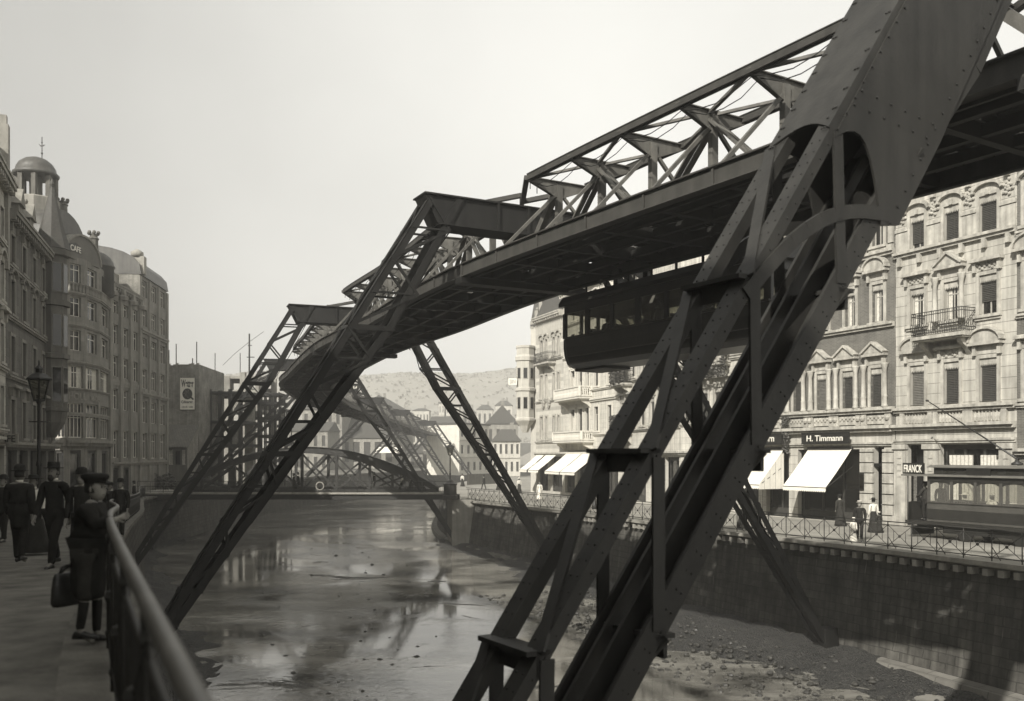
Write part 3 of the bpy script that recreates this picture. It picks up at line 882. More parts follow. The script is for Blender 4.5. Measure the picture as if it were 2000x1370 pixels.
# ---------------------------------------------------------------- the suspended carriage
def carriage():
    d1 = SK[1] + 17.5            # far (leading) end
    Lc = 9.0
    # leading end near image column 1095
    F = Loc(0, c=V(TR.at(d1)), n=TR.nor(d1 - 6))
    t = F.t
    def C(a, h, q): return F(2.05 + a, h, q)          # a across the car, q<0 towards the rear
    root = thing('suspended_carriage', 'dark suspended railway carriage hanging under the right rail', 'carriage', C(0, -3, -Lc / 2))
    hw = 1.02
    prof = [(-.62, -2.98), (-.88, -2.86), (-1.0, -2.6), (-1.05, -2.3), (-1.05, -2.0), (-1.02, -1.98)]
    full = prof + [(-a, h) for a, h in prof[::-1]]
    mb = MB()
    def ring(q, k): return [C(a * k, -2.3 + (h + 2.3) * (k * .5 + .5) if k < 1 else h, q) for a, h in full]
    mb.sweep([ring(-Lc - .25, .55), ring(-Lc - .1, .85), ring(-Lc, 1), ring(0, 1), ring(.28, .92), ring(.42, .62)], False)
    body = mb.build('body', M['carbody'], root)
    mb = MB()
    for sg in (-1, 1):
        mb.bar(C(sg * 1.075, -1.985, -Lc), C(sg * 1.075, -1.985, .1), .07, .05, UP)
        mb.bar(C(sg * 1.065, -2.62, -Lc), C(sg * 1.065, -2.62, 0), .03, .03, UP)
    mb.build('waist_rail', M['tram_light'], body)
    # roof
    mb = MB(); rp = [(-1.12, -.92), (-1.12, -.80), (-.95, -.58), (-.5, -.50), (.5, -.50), (.95, -.58), (1.12, -.80), (1.12, -.92)]
    mb.sweep([[C(a, h, -Lc - .2) for a, h in rp], [C(a, h, .35) for a, h in rp]], False)
    mb.build('roof', M['carbody'], root)
    mb = MB()
    for sg in (-1, 1):
        mb.obox(C(sg * 1.03 - .03, -1.18, -Lc), F.n * .06, t * (Lc + .1), UP * .26)
    mb.build('letter_board', M['carbody'], root)
    # posts and panes
    nb = 7; L = [(-Lc + .1) + k * (Lc / nb) for k in range(nb + 1)]
    for sg in (-1, 1):
        for k, q in enumerate(L):
            mb = MB(); w = .16 if k % 2 else .22
            mb.obox(C(sg * 1.03 - .035, -1.985, q - w / 2), F.n * .07, t * w, UP * .82); mb.build('window_post', M['carbody'], root)
        for a, b in zip(L, L[1:]):
            mb = MB(); mb.obox(C(sg * 1.02 - .004, -1.95, a + .11), F.n * .008, t * (b - a - .22), UP * .77)
            mb.build('window_pane', M['glass_car'], root)
    for q in (.1, -Lc + .02):
        mb = MB()
        for a in (-1.0, -.35, .35, 1.0): mb.obox(C(a - .05, -1.985, q - .04), F.n * .1, t * .08, UP * .82)
        mb.obox(C(-1.0, -1.18, q - .045), F.n * 2, t * .09, UP * .26)
        mb.build('end_frame', M['carbody'], root)
    # benches
    mb = MB()
    for k in range(1, nb):
        mb.obox(C(-.9, -2.0, L[k] - .06), F.n * .75, t * .08, UP * .2); mb.obox(C(.2, -2.0, L[k] - .06), F.n * .7, t * .08, UP * .2)
    mb.build('bench_backs', M['wood_dark'], root)
    # bogies and hangers up to the rail
    for q in (-2.2, -Lc + 2.2):
        mb = MB(); mb.obox(C(-.16, -.60, q - 1.0), F.n * .32, t * 2.0, UP * .2)
        for e in (-.75, .75):
            mb.obox(C(-.10, -.44, q + e - .12), F.n * .2, t * .24, UP * .34)
        bg = mb.build('bogie', M['black'], root)
        for e in (-.75, .75):
            mb = MB(); c = C(-.05, .02, q + e)
            pts = [c + (t * math.cos(k * math.pi / 8) + UP * math.sin(k * math.pi / 8)) * .22 for k in range(16)]
            mb.plate([p + UP * .0 for p in pts], F.n * .12); mb.build('wheel', M['black'], bg)
    mb = MB()
    for k in range(int(Lc / 1.1)):
        q = -Lc + .5 + k * 1.1
        for sg in (-1, 1): mb.bar(C(sg * .8, -.72, q), C(sg * .8, -.34, q), .07, .07)
    for sg in (-1, 1): mb.bar(C(sg * .8, -.33, -Lc), C(sg * .8, -.33, .2), .08, .06)
    mb.build('roof_rack', M['black'], root)
    # steps and fittings under the leading end
    mb = MB(); mb.obox(C(-.55, -3.06, -1.4), F.n * 1.1, t * 1.6, UP * .09); mb.build('under_guard', M['black'], root)
    return root, C, L
car, CARC, CARL = carriage()
# ================================================================ railings, road bridge, lamps
def railing(path, side, d0, d1, gap, label, handrail, top=1.08, first_parts=100, inset=-.12, name='railing'):
    root = thing(name, label, 'railing', path.at(d0 + 8))
    n = int((d1 - d0) / gap); ds = [d0 + k * gap for k in range(n + 1)]
    def pt(d, h, o=0): return V(path.at(d)) + path.nor(d) * (side * (inset + o)) + UP * h
    fine = [d0 + (d1 - d0) * k / (n * 2) for k in range(n * 2 + 1)]
    r = .038 if handrail else .022
    mb = MB(); mb.tube([pt(d, top) for d in fine], r if not handrail else .034, 10); mb.build('handrail', M['handrail'] if handrail else M['iron'], root)
    for h in ((top - .2, .12) if handrail else (top - .13, .13)):
        mb = MB(); mb.tube([pt(d, h) for d in fine], .02, 6); mb.build('rail', M['iron'], root)
    for k, d in enumerate(ds):
        mb = MB(); p = pt(d, 0)
        w = .028 if handrail else .02
        mb.tube([pt(d, -.02), pt(d, top)], w, 6)
        mb.ball(pt(d, .13), .045, 6); mb.ball(pt(d, top - .13), .04, 6)
        if k % 2 == 0 and not handrail: mb.tube([pt(d, .0, .42), pt(d, .5)], .016, 5)            # raking stay
        mb.build('post', M['iron'], root)
    for k, (a, b) in enumerate(zip(ds, ds[1:])):
        mb = MB(); lo, hi = .13, top - .13; m = (a + b) / 2
        w = .013
        mb.tube([pt(a, lo), pt(m, (lo + hi) / 2), pt(b, hi)], w, 4); mb.tube([pt(a, hi), pt(m, (lo + hi) / 2), pt(b, lo)], w, 4)
        mb.ball(pt(m, (lo + hi) / 2), .06, 6)
        q = .25
        if handrail:
            for f in range(1, 13):
                d = lerp(a, b, f / 13); mb.tube([pt(d, lo), pt(d, hi - .07)], .011, 4)
        for f in (.25, .75):
            d = lerp(a, b, f); mb.tube([pt(d, lo + (hi - lo) * .27), pt(d, hi - (hi - lo) * .27)], w * .9, 4)
        mb.build('cross_panel', M['iron'], root)
    return root
rr = railing(RB, 1, 22, 104, 1.18, 'long iron railing with crossed panels along the sunlit right quay', False)
lr = railing(LB, -1, 10.2, 98, 1.62, 'iron railing with broad worn handrail along the shaded promenade', True)

# ---- arched road bridge beyond
BY = 83.0
def bridge():
    root = thing('arched_road_bridge', 'iron road bridge with tied arches crossing the river in the middle distance', 'bridge', (-18.4, BY, -3.3))
    sk = lambda y: (y - BY) * -.34                   # slight skew
    X0, X1, ZD, ZA = -30.2, -6.6, -3.1, .55
    xm, hw = (X0 + X1) / 2, (X1 - X0) / 2
    za = lambda x: ZD + (ZA - ZD) * (1 - ((x - xm) / hw) ** 2)
    mb = MB()
    mb.hexa([(-33.5, BY - 1.2, -3.45), (-4.9, BY - 1.2, -3.45), (-4.9 + sk(BY + 6.2), BY + 6.2, -3.45), (-34.5, BY + 6.2, -3.45),
             (-33.5, BY - 1.2, -3.3), (-4.9, BY - 1.2, -3.3), (-4.9 + sk(BY + 6.2), BY + 6.2, -3.3), (-34.5, BY + 6.2, -3.3)])
    mb.build('deck', M['trim_grey'], root)
    for y, n in ((BY - 1.0, 0), (BY + 6.0, 1)):
        mb = MB(); mb.obox((-33.4 + sk(y), y, -3.93), (28.4, 0, 0), (0, .25, 0), (0, 0, .47)); mb.build('edge_girder', M['black'], root)
    for y in (BY, BY + 5.2):
        mb = MB(); pts = [X0 + (X1 - X0) * k / 28 for k in range(29)]; loops = []
        for x in pts:
            z = za(x); dp = .34
            loops.append([(x + sk(y), y - .16, z - dp), (x + sk(y), y + .16, z - dp), (x + sk(y), y + .16, z + dp * .55), (x + sk(y), y - .16, z + dp * .55)])
        mb.sweep(loops, False)
        lo = [[(p[0], p[1] + (-.12 if i in (0, 3) else .12), p[2]) for i, p in enumerate([l[3], l[2], (l[2][0], l[2][1], l[2][2] + .05), (l[3][0], l[3][1], l[3][2] + .05)])] for l in loops]
        mb.sweep([[l[0], l[1], l[2], l[3]] for l in lo], False)
        mb.build('arch_rib', M['bridge_iron'], root)
        xs = [-27.9, -25.0, -22.0, -18.9, -15.8, -12.8, -9.65]
        for x in xs:
            mb = MB(); mb.obox((x + sk(y) - .12, y - .13, -3.35), (.24, 0, 0), (0, .26, 0), (0, 0, za(x) - .2 + 3.35)); mb.build('hanger', M['bridge_iron'], root)
        for a, b in zip(xs, xs[1:]):
            for (p, q) in (((a, -3.1), (b, za(b) - .4)), ((b, -3.1), (a, za(a) - .4))):
                mb = MB(); mb.bar((p[0] + sk(y), y, p[1]), (q[0] + sk(y), y, q[1]), .08, .16, (0, 0, 1)); mb.build('diagonal', M['bridge_iron'], root)
        mb = MB(); mb.obox((X0 + sk(y), y - .2, -3.32), (X1 - X0, 0, 0), (0, .4, 0), (0, 0, .3)); mb.build('tie_beam', M['bridge_iron'], root)
    for y in (BY - 1.1,):
        mb = MB()
        for h in (.1, .55, 1.0): mb.tube([(-33.3, y, -3.3 + h), (-5.2, y, -3.3 + h)], .025, 5)
        x = -33.3
        while x < -5.1:
            mb.tube([(x, y, -3.35), (x, y, -2.3)], .03, 5)
            x += 1.15
        x = -33.3
        while x < -5.1:
            mb.tube([(x, y, -3.2), (x, y, -2.75)], .010, 4); x += .23
        mb.build('parapet_railing', M['iron'], root)
    # abutment
    mb = MB(); mb.hexa([(-5.3, BY - 1.3, WATER - .4), (-2.0, BY - 1.3, WATER - .4), (-3.8, BY + 6.5, WATER - .4), (-6.3, BY + 6.5, WATER - .4),
                        (-5.3, BY - 1.3, -3.95), (-2.0, BY - 1.3, -3.95), (-3.8, BY + 6.5, -3.95), (-6.3, BY + 6.5, -3.95)])
    mb.build('abutment', M['stone_mid'], root)
    for x in (-9.2, -8.9):
        pass
    return root
bridge()

mb = MB(); c = V(((625 - 1000) / FPX * (BY - 1.2), BY - 1.22, -2.72))
L = []
for k in range(25):
    a = 2 * math.pi * k / 24; L.append(c + V((math.cos(a) * .34, 0, math.sin(a) * .34)))
mb.tube(L, .055, 8)
tag(mb.build('life_ring', M['trim_grey']), 'pale life ring hung on the bridge railing', 'life ring')

# ---- lamps
def lamp(base, h, s, label, pedestal=False, arms=False):
    root = thing('street_lamp', label, 'street lamp', base)
    b = V(base)
    mb = MB()
    if pedestal:
        mb.lathe(b, [(.62 * s, 0), (.62 * s, .3), (.5 * s, .35), (.5 * s, 1.25), (.6 * s, 1.35), (.3 * s, 1.5), (.14 * s, 1.7)], 8)
    mb.lathe(b, [(.2 * s, 0), (.2 * s, .25), (.13 * s, .35), (.11 * s, 1.0), (.13 * s, 1.05), (.07 * s, 1.15), (.055 * s, h * .55), (.085 * s, h * .56), (.05 * s, h * .6), (.045 * s, h - .1), (.09 * s, h)], 10)
    if arms: mb.tube([b + V((-.28 * s, 0, h - .5)), b + V((.28 * s, 0, h - .5))], .02 * s, 6)
    mb.build('post', M['black'], root)
    t = b + V((0, 0, h))
    mb = MB()                                        # lantern frame: sloping corner bars and a hipped roof with finial
    r0, r1, hh = .15 * s, .30 * s, .58 * s
    for k in range(6):
        a = k * math.pi / 3
        mb.bar(t + V((math.cos(a) * r0, math.sin(a) * r0, 0)), t + V((math.cos(a) * r1, math.sin(a) * r1, hh)), .025 * s, .025 * s)
    mb.lathe(t, [(.05 * s, -.05 * s), (r0 + .02, -.02), (r0 + .02, .02)], 6)
    mb.lathe(t + V((0, 0, hh)), [(r1 + .07 * s, 0), (r1 + .07 * s, .035 * s), (.2 * s, .16 * s), (.10 * s, .20 * s), (.10 * s, .30 * s), (.14 * s, .31 * s), (.03 * s, .42 * s), (.015 * s, .55 * s)], 6)
    mb.build('lantern_frame', M['black'], root)
    mb = MB(); mb.lathe(t, [(r0 - .01, .02), (r1 - .015, hh - .01)], 6); mb.build('lantern_glass', M['glass_lamp'], root)
    return root
p = P(76, 890, 21.5)
lamp((p.x, p.y, -2.16), 3.45, .82, 'big black street lamp rising behind the walking men on the promenade', arms=True)
p = P(880, 960, 82); lamp((p.x, p.y - .6, -3.85), 3.9, 1.15, 'dark lamp pillar at the right end of the arched bridge', pedestal=True)
p = P(1161, 890, 66); lamp((p.x, p.y, -3.83), 3.2, 1.0, 'slim street lamp in front of the white corner awnings')
# ================================================================ buildings
class Fac:
    """a facade from p0 (left as seen from outside) to p1; w points outwards"""
    def __init__(s, p0, p1):
        s.p0 = V((p0[0], p0[1], 0)); s.p1 = V((p1[0], p1[1], 0)); s.u = (s.p1 - s.p0); s.len = s.u.length; s.u.normalize()
        s.w = V((s.u.y, -s.u.x, 0))
    def __call__(s, a, z, d=0.0):
        return s.p0 + s.u * a + s.w * d + V((0, 0, z))
    def s_(s, px):
        k = (px - 1000) / FPX
        return (k * s.p0.y - s.p0.x) / (s.u.x - k * s.u.y)
    def z_(s, px, py):
        a = s.s_(px); return (HY - py) / FPX * (s.p0.y + s.u.y * a)

def fbox(mb, F, a0, a1, z0, z1, d0, d1):
    mb.hexa([F(a0, z0, d0), F(a1, z0, d0), F(a1, z0, d1), F(a0, z0, d1), F(a0, z1, d0), F(a1, z1, d0), F(a1, z1, d1), F(a0, z1, d1)])

def wall_open(mb, F, a0, a1, z0, z1, ops, rec=.28):
    xs = sorted(set([a0, a1] + [o[0] for o in ops] + [o[1] for o in ops])); zs = sorted(set([z0, z1] + [o[2] for o in ops] + [o[3] for o in ops]))
    xs = [x for x in xs if a0 - 1e-6 <= x <= a1 + 1e-6]; zs = [z for z in zs if z0 - 1e-6 <= z <= z1 + 1e-6]
    for x, X in zip(xs, xs[1:]):
        for z, Z in zip(zs, zs[1:]):
            cx, cz = (x + X) / 2, (z + Z) / 2
            if any(o[0] < cx < o[1] and o[2] < cz < o[3] for o in ops): continue
            mb.poly([F(x, z), F(X, z), F(X, Z), F(x, Z)], [(x, z), (X, z), (X, Z), (x, Z)])
    for a, b, c, d in ops:
        for q in ((F(a, c), F(a, d), F(a, d, -rec), F(a, c, -rec)), (F(b, d), F(b, c), F(b, c, -rec), F(b, d, -rec)),
                  (F(a, d), F(b, d), F(b, d, -rec), F(a, d, -rec)), (F(b, c), F(a, c), F(a, c, -rec), F(b, c, -rec))):
            mb.poly(list(q), [(0, 0), (0, .4), (.2, .4), (.2, 0)])

def window(root, F, o, style='plain', frame=None, trim=None, blind=0.0, valance=False, curtain=False, mull=1, trans=.68, name='window', blindm=None, sill=True, rnd=None):
    a, b, c, d = o; rec = .20
    frame = frame or M['winframe']; trim = trim or M['trim']
    f = .065; mb = MB()
    fbox(mb, F, a, a + f, c, d, -rec - .06, -rec); fbox(mb, F, b - f, b, c, d, -rec - .06, -rec)
    fbox(mb, F, a + f, b - f, c, c + f, -rec - .06, -rec); fbox(mb, F, a + f, b - f, d - f, d, -rec - .06, -rec)
    for k in range(mull):
        m = lerp(a, b, (k + 1) / (mull + 1)); fbox(mb, F, m - .03, m + .03, c + f, d - f, -rec - .05, -rec + .005)
    if trans: 
        z = lerp(c, d, trans); fbox(mb, F, a + f, b - f, z - .03, z + .03, -rec - .05, -rec + .002)
    w = mb.build(name, frame, root)
    mb = MB(); mb.poly([F(a, c, -rec - .03), F(b, c, -rec - .03), F(b, d, -rec - .03), F(a, d, -rec - .03)]); mb.build('pane', M['glass'], w)
    if blind > 0:
        mb = MB(); z = d; zb = lerp(d, c, blind)
        while z - .09 > zb:
            mb.hexa([F(a + .03, z - .085, -rec + .05), F(b - .03, z - .085, -rec + .05), F(b - .03, z - .07, -rec + .06), F(a + .03, z - .07, -rec + .06),
                     F(a + .03, z - .015, -rec + .015), F(b - .03, z - .015, -rec + .015), F(b - .03, z, -rec + .02), F(a + .03, z, -rec + .02)]); z -= .085
        mb.build('slatted_blind', blindm or M['blind'], w)
    if curtain:
        mb = MB(); n = 8
        for (x0, x1) in ((a + .08, lerp(a, b, .36)), (lerp(a, b, .66), b - .08)):
            for k in range(n):
                u0, u1 = lerp(x0, x1, k / n), lerp(x0, x1, (k + 1) / n)
                e = -rec - .02 + (.012 if k % 2 else -.005); e2 = -rec - .02 + (-.005 if k % 2 else .012)
                mb.poly([F(u0, c + .08, e), F(u1, c + .08, e2), F(u1, d - .08, e2), F(u0, d - .08, e)])
        mb.build('curtain', M['curtain'], w)
    if valance:
        mb = MB(); n = 9; z = d - .26
        for k in range(n):
            u0, u1 = lerp(a, b, k / n), lerp(a, b, (k + 1) / n); m = (u0 + u1) / 2
            mb.poly([F(u0, d, -.04), F(u0, z, -.04), F(m, z - .12, -.04), F(u1, z, -.04), F(u1, d, -.04)])
        mb.build('scalloped_valance', M['trim'], w)
    if style != 'none':
        mb = MB(); e = .17
        fbox(mb, F, a - e, a, c, d + e, -.02, .06); fbox(mb, F, b, b + e, c, d + e, -.02, .06); fbox(mb, F, a, b, d, d + e, -.02, .055)
        if style == 'arch' or style == 'arched':
            fbox(mb, F, (a + b) / 2 - .09, (a + b) / 2 + .09, d + .02, d + e + .1, .05, .12)
        mb.build('surround', trim, w)
        if sill:
            mb = MB(); fbox(mb, F, a - .25, b + .25, c - .14, c, -.05, .17); fbox(mb, F, a - .2, b + .2, c - .26, c - .145, -.05, .09)
            mb.build('sill', trim, w)
    zt = d + .2
    if style in ('cornice', 'pediment', 'segment', 'ornate'):
        mb = MB()
        fbox(mb, F, a - .16, b + .16, zt, zt + .42, -.02, .05)
        fbox(mb, F, a - .38, b + .38, zt + .42, zt + .55, -.02, .36); fbox(mb, F, a - .32, b + .32, zt + .552, zt + .60, -.02, .30)
        for x in (a - .26, b + .10): fbox(mb, F, x, x + .16, zt - .05, zt + .41, -.02, .2)
        if style == 'ornate':
            r_ = rnd or random.Random(3)
            for k in range(9):
                x = lerp(a - .05, b + .05, k / 8); mb.ball(F(x, zt + .2 + .1 * math.cos(k * 1.6), .06), .085, 6)
        if style == 'pediment':
            m = (a + b) / 2; A, B, T = F(a - .4, zt + .6, .17), F(b + .4, zt + .6, .17), F(m, zt + .6 + (b - a + .8) * .36, .17)
            mb.plate([A, B, T], F.w * .28)
            for s0, s1 in ((A, T), (T, B)):
                mb.bar(s0 + F.w * .06, s1 + F.w * .06, .42, .11, V((0, 0, 1)))
        if style == 'segment':
            m = (a + b) / 2; hw = (b - a) / 2 + .4; n = 10; pts = [F(m + hw * math.cos(math.pi * k / n), zt + .6 + .62 * math.sin(math.pi * k / n), .15) for k in range(n + 1)]
            mb.plate(pts, F.w * .26)
            for p, q in zip(pts, pts[1:]): mb.bar(p + F.w * .06, q + F.w * .06, .40, .10, V((0, 0, 1)))
        mb.build('hood', trim, w)
    if style == 'arch':
        mb = MB(); m = (a + b) / 2; hw = (b - a) / 2 + .3; n = 10; prev = None
        for k in range(n + 1):
            p = F(m + hw * math.cos(math.pi * k / n), d + .2 + .42 * math.sin(math.pi * k / n), .07)
            if prev is not None: mb.bar(prev, p, .24, .14, V((0, 0, 1)))
            prev = p
        mb.build('hood', trim, w)
    return w

def string(root, F, a0, a1, z, h=.22, d=.22, m=None, name='string_course'):
    mb = MB(); fbox(mb, F, a0, a1, z, z + h * .5, -.02, d * .6); fbox(mb, F, a0, a1, z + h * .5 + .001, z + h, -.02, d)
    return mb.build(name, m or M['trim'], root)

def cornice(root, F, a0, a1, z, m=None, d=.7):
    mb = MB(); fbox(mb, F, a0, a1, z - .45, z - .2, -.02, d * .35); fbox(mb, F, a0, a1, z - .198, z, -.02, d); fbox(mb, F, a0, a1, z + .002, z + .14, -.02, d * 1.12)
    n = max(2, int((a1 - a0) / .55))
    for k in range(n + 1):
        x = lerp(a0 + .1, a1 - .1, k / n); fbox(mb, F, x - .09, x + .09, z - .44, z - .2, d * .3, d * .85)
    return mb.build('cornice', m or M['trim'], root)

def shell(root, F, z0, z1, dep=9, m=None, roof=None, rh=2.6, inset=1.6, name='rear_wall'):
    """flank and back walls and a hipped mansard so that the house is a solid volume"""
    a0, a1 = 0.0, F.len
    mb = MB()
    for q in ([F(a0, z0), F(a0, z0, -dep), F(a0, z1, -dep), F(a0, z1)], [F(a1, z0, -dep), F(a1, z0), F(a1, z1), F(a1, z1, -dep)], [F(a1, z0, -dep), F(a0, z0, -dep), F(a0, z1, -dep), F(a1, z1, -dep)]):
        L = (q[1] - q[0]).length
        mb.poly(q, [(0, z0), (L, z0), (L, z1), (0, z1)])
    mb.build(name, m or M['brickrough'], root)
    if rh > 0:
        mb = MB(); z2 = z1 + rh; i = inset
        A = [F(a0, z1 + .13, .1), F(a1, z1 + .13, .1), F(a1, z1 + .13, -dep), F(a0, z1 + .13, -dep)]
        B = [F(a0, z2, -i), F(a1, z2, -i), F(a1, z2, -dep + i), F(a0, z2, -dep + i)]
        mb.hexa(A + B); mb.build('roof', roof or M['slate'], root)

def balcony(root, F, a0, a1, z, dep=.95, ht=1.0, stone=False, trim=None):
    trim = trim or M['trim']
    mb = MB(); fbox(mb, F, a0, a1, z - .22, z - .06, -.02, dep); fbox(mb, F, a0 + .06, a1 - .06, z - .30, z - .222, -.02, dep - .1)
    b = mb.build('balcony', trim, root)
    for x in (a0 + .25, a1 - .55):
        mb = MB(); mb.plate([F(x + .15, z - .3, 0), F(x + .15, z - .3, dep * .75), F(x + .15, z - .5, dep * .68), F(x + .15, z - .75, dep * .3), F(x + .15, z - 1.1, 0)], F.u * .24); mb.build('bracket', trim, b)
    mb = MB(); rim = [F(a0 + .04, 0, 0), F(a0 + .04, 0, dep - .05), F(a1 - .04, 0, dep - .05), F(a1 - .04, 0, 0)]
    if stone:
        for p, q in zip(rim, rim[1:]):
            mb.bar(p + UP * (z + ht - .06), q + UP * (z + ht - .06), .2, .12); mb.bar(p + UP * (z + .03), q + UP * (z + .03), .2, .14)
            n = max(2, int((q - p).length / .2))
            for k in range(1, n):
                c = p.lerp(q, k / n) + UP * z; mb.lathe(c, [(.05, .1), (.075, .28), (.04, .5), (.06, ht - .12)], 6)
        for p in rim: mb.cbox(p + UP * (z + ht / 2), .26, .26, ht)
    else:
        for p, q in zip(rim, rim[1:]):
            for h in (.06, .2, ht - .15, ht): mb.tube([p + UP * (z + h), q + UP * (z + h)], .022, 5)
            n = max(3, int((q - p).length / .13))
            for k in range(n + 1):
                c = p.lerp(q, k / n); bul = F.w * .0
                mb.tube([c + UP * z, c + F.w * .07 + UP * (z + .3), c + UP * (z + .62), c + UP * (z + ht)], .014, 4)
                if k % 2: 
                    L = [c + UP * (z + .45) + F.u * .08 * math.cos(i) + UP * .14 * math.sin(i) for i in (0, 1, 2, 3, 4, 5, 6.28)]
                    mb.tube(L, .012, 4)
    mb.build('balustrade', trim if stone else M['iron'], b)
    return b

def awning(root, F, a0, a1, zt, zb, dep, drop=.28, stripe=False, label=None, d0=.12, slant=0.0):
    mb = MB(); n = max(4, int((a1 - a0) / .16)); e = .03
    m = 6
    def sag(u, v): return .05 * math.sin(math.pi * v)
    rows = []
    for j in range(m + 1):
        v = j / m
        rows.append([mb.vert(F(lerp(a0, a1, k / n), lerp(zt, zb, v) - sag(k / n, v), lerp(d0, dep, v))) for k in range(n + 1)])
    for r0, r1 in zip(rows, rows[1:]):
        for k in range(n): mb.face((r0[k], r0[k + 1], r1[k + 1], r1[k]), None, True)
    # valance with scallops
    for k in range(n):
        u0, u1 = lerp(a0, a1, k / n), lerp(a0, a1, (k + 1) / n); um = (u0 + u1) / 2
        mb.poly([F(u0, zb, dep), F(u0, zb - drop * .75, dep + .01), F(um, zb - drop, dep + .02), F(u1, zb - drop * .75, dep + .01), F(u1, zb, dep)])
    aw = mb.build('awning', M['awning'], root)
    if label: lab(aw, label)
    mb = MB()
    for x in (a0 + .02, a1 - .02):
        mb.tube([F(x, zt - 1.0, .05), F(x, zb - .04, dep - .02)], .02, 5); 
    mb.tube([F(a0, zb - .02, dep), F(a1, zb - .02, dep)], .025, 6); mb.tube([F(a0 - .05, zt + .05, .12), F(a1 + .05, zt + .05, .12)], .07, 8)
    mb.build('awning_arm', M['iron'], aw)
    if stripe:
        mb = MB(); x = a1
        n = 9
        for k in range(n):
            v0, v1 = k / n, (k + 1) / n
            x = a1 - (.02 if k % 2 else .0)
            mb.poly([F(x, lerp(zt, zb, v0), lerp(d0, dep, v0)), F(x, lerp(zt, zb, v1), lerp(d0, dep, v1)), F(x, zb - drop, lerp(d0, dep, v1)), F(x, zb - drop, lerp(d0, dep, v0))])
        mb.build('side_curtain', M['awning'], aw)
    return aw

def shopfront(root, F, o, m=None, posts=2, riser=.5, name='shop_window', rec=.45, frame=None):
    a, b, c, d = o; mb = MB(); frame = frame or M['blind']
    fbox(mb, F, a, b, c, c + riser, -rec - .2, -rec + .08); fbox(mb, F, a, b, d - .25, d, -rec - .2, -rec + .06)
    for k in range(posts + 1):
        x = lerp(a, b - .1, k / posts); fbox(mb, F, x, x + .1, c + riser + .002, d - .252, -rec - .1, -rec + .05)
    w = mb.build(name, frame, root)
    mb = MB(); mb.poly([F(a, c + riser, -rec - .02), F(b, c + riser, -rec - .02), F(b, d - .25, -rec - .02), F(a, d - .25, -rec - .02)]); mb.build('pane', M['glass'], w)
    return w

def door(root, F, o, rec=.4):
    a, b, c, d = o; mb = MB(); fbox(mb, F, a, b, c, d, -rec - .08, -rec)
    dr = mb.build('door', M['wood_dark'], root)
    mb = MB()
    for z0, z1 in ((c + .2, c + 1.0), (c + 1.15, c + 2.1)):
        for x0, x1 in ((a + .12, (a + b) / 2 - .05), ((a + b) / 2 + .05, b - .12)): fbox(mb, F, x0, x1, z0, min(z1, d - .1), -rec, -rec + .03)
    mb.build('door_panel', M['wood_dark'], dr)
    mb = MB(); mb.ball(F(a + .14, c + 1.05, -rec + .06), .04, 8); mb.build('handle', M['handrail'], dr)

def column(root, F, a, z0, z1, d=.2, r=.13, m=None):
    mb = MB(); c = F(a, 0, d)
    mb.lathe(c, [(r * 1.35, z0), (r * 1.35, z0 + .1), (r * 1.1, z0 + .15), (r * 1.12, z0 + .55), (r * 1.25, z0 + .6), (r, z0 + .66), (r * .85, z1 - .4), (r * .95, z1 - .36), (r * 1.0, z1 - .3), (r * 1.5, z1 - .06), (r * 1.55, z1)], 12)
    return mb.build('column', m or M['trim'], root)

def sign_board(F, a0, a1, z0, z1, d, txt, label, m=None, mt=None, name='shop_sign', bold=.0, th=.08, pad=.8, tall=.62):
    c = F((a0 + a1) / 2, z0, d)
    t = thing(name, label, 'sign', c)
    mb = MB(); fbox(mb, F, a0, a1, z0, z1, d, d + th); mb.build('board', m or M['signblack'], t)
    mb = MB(); e = .05
    fbox(mb, F, a0, a1, z1 + .001, z1 + e, d, d + th + .04); fbox(mb, F, a0, a1, z0 - e, z0 - .001, d, d + th + .04)
    mb.build('moulding', m or M['signblack'], t)
    if txt: text_mesh(txt, 'lettering', mt or M['signwhite'], t, F((a0 + a1) / 2, (z0 + z1) / 2, d + th + .012), F.u, UP, width=(a1 - a0) * pad, height=(z1 - z0) * tall, depth=.02, bold=bold)
    return t

GZ = -3.72
LX = lambda Y: 43.6 - .48 * Y
def onl(px):
    k = (px - 1000) / FPX; Y = 43.6 / (k + .48); return (LX(Y), Y)

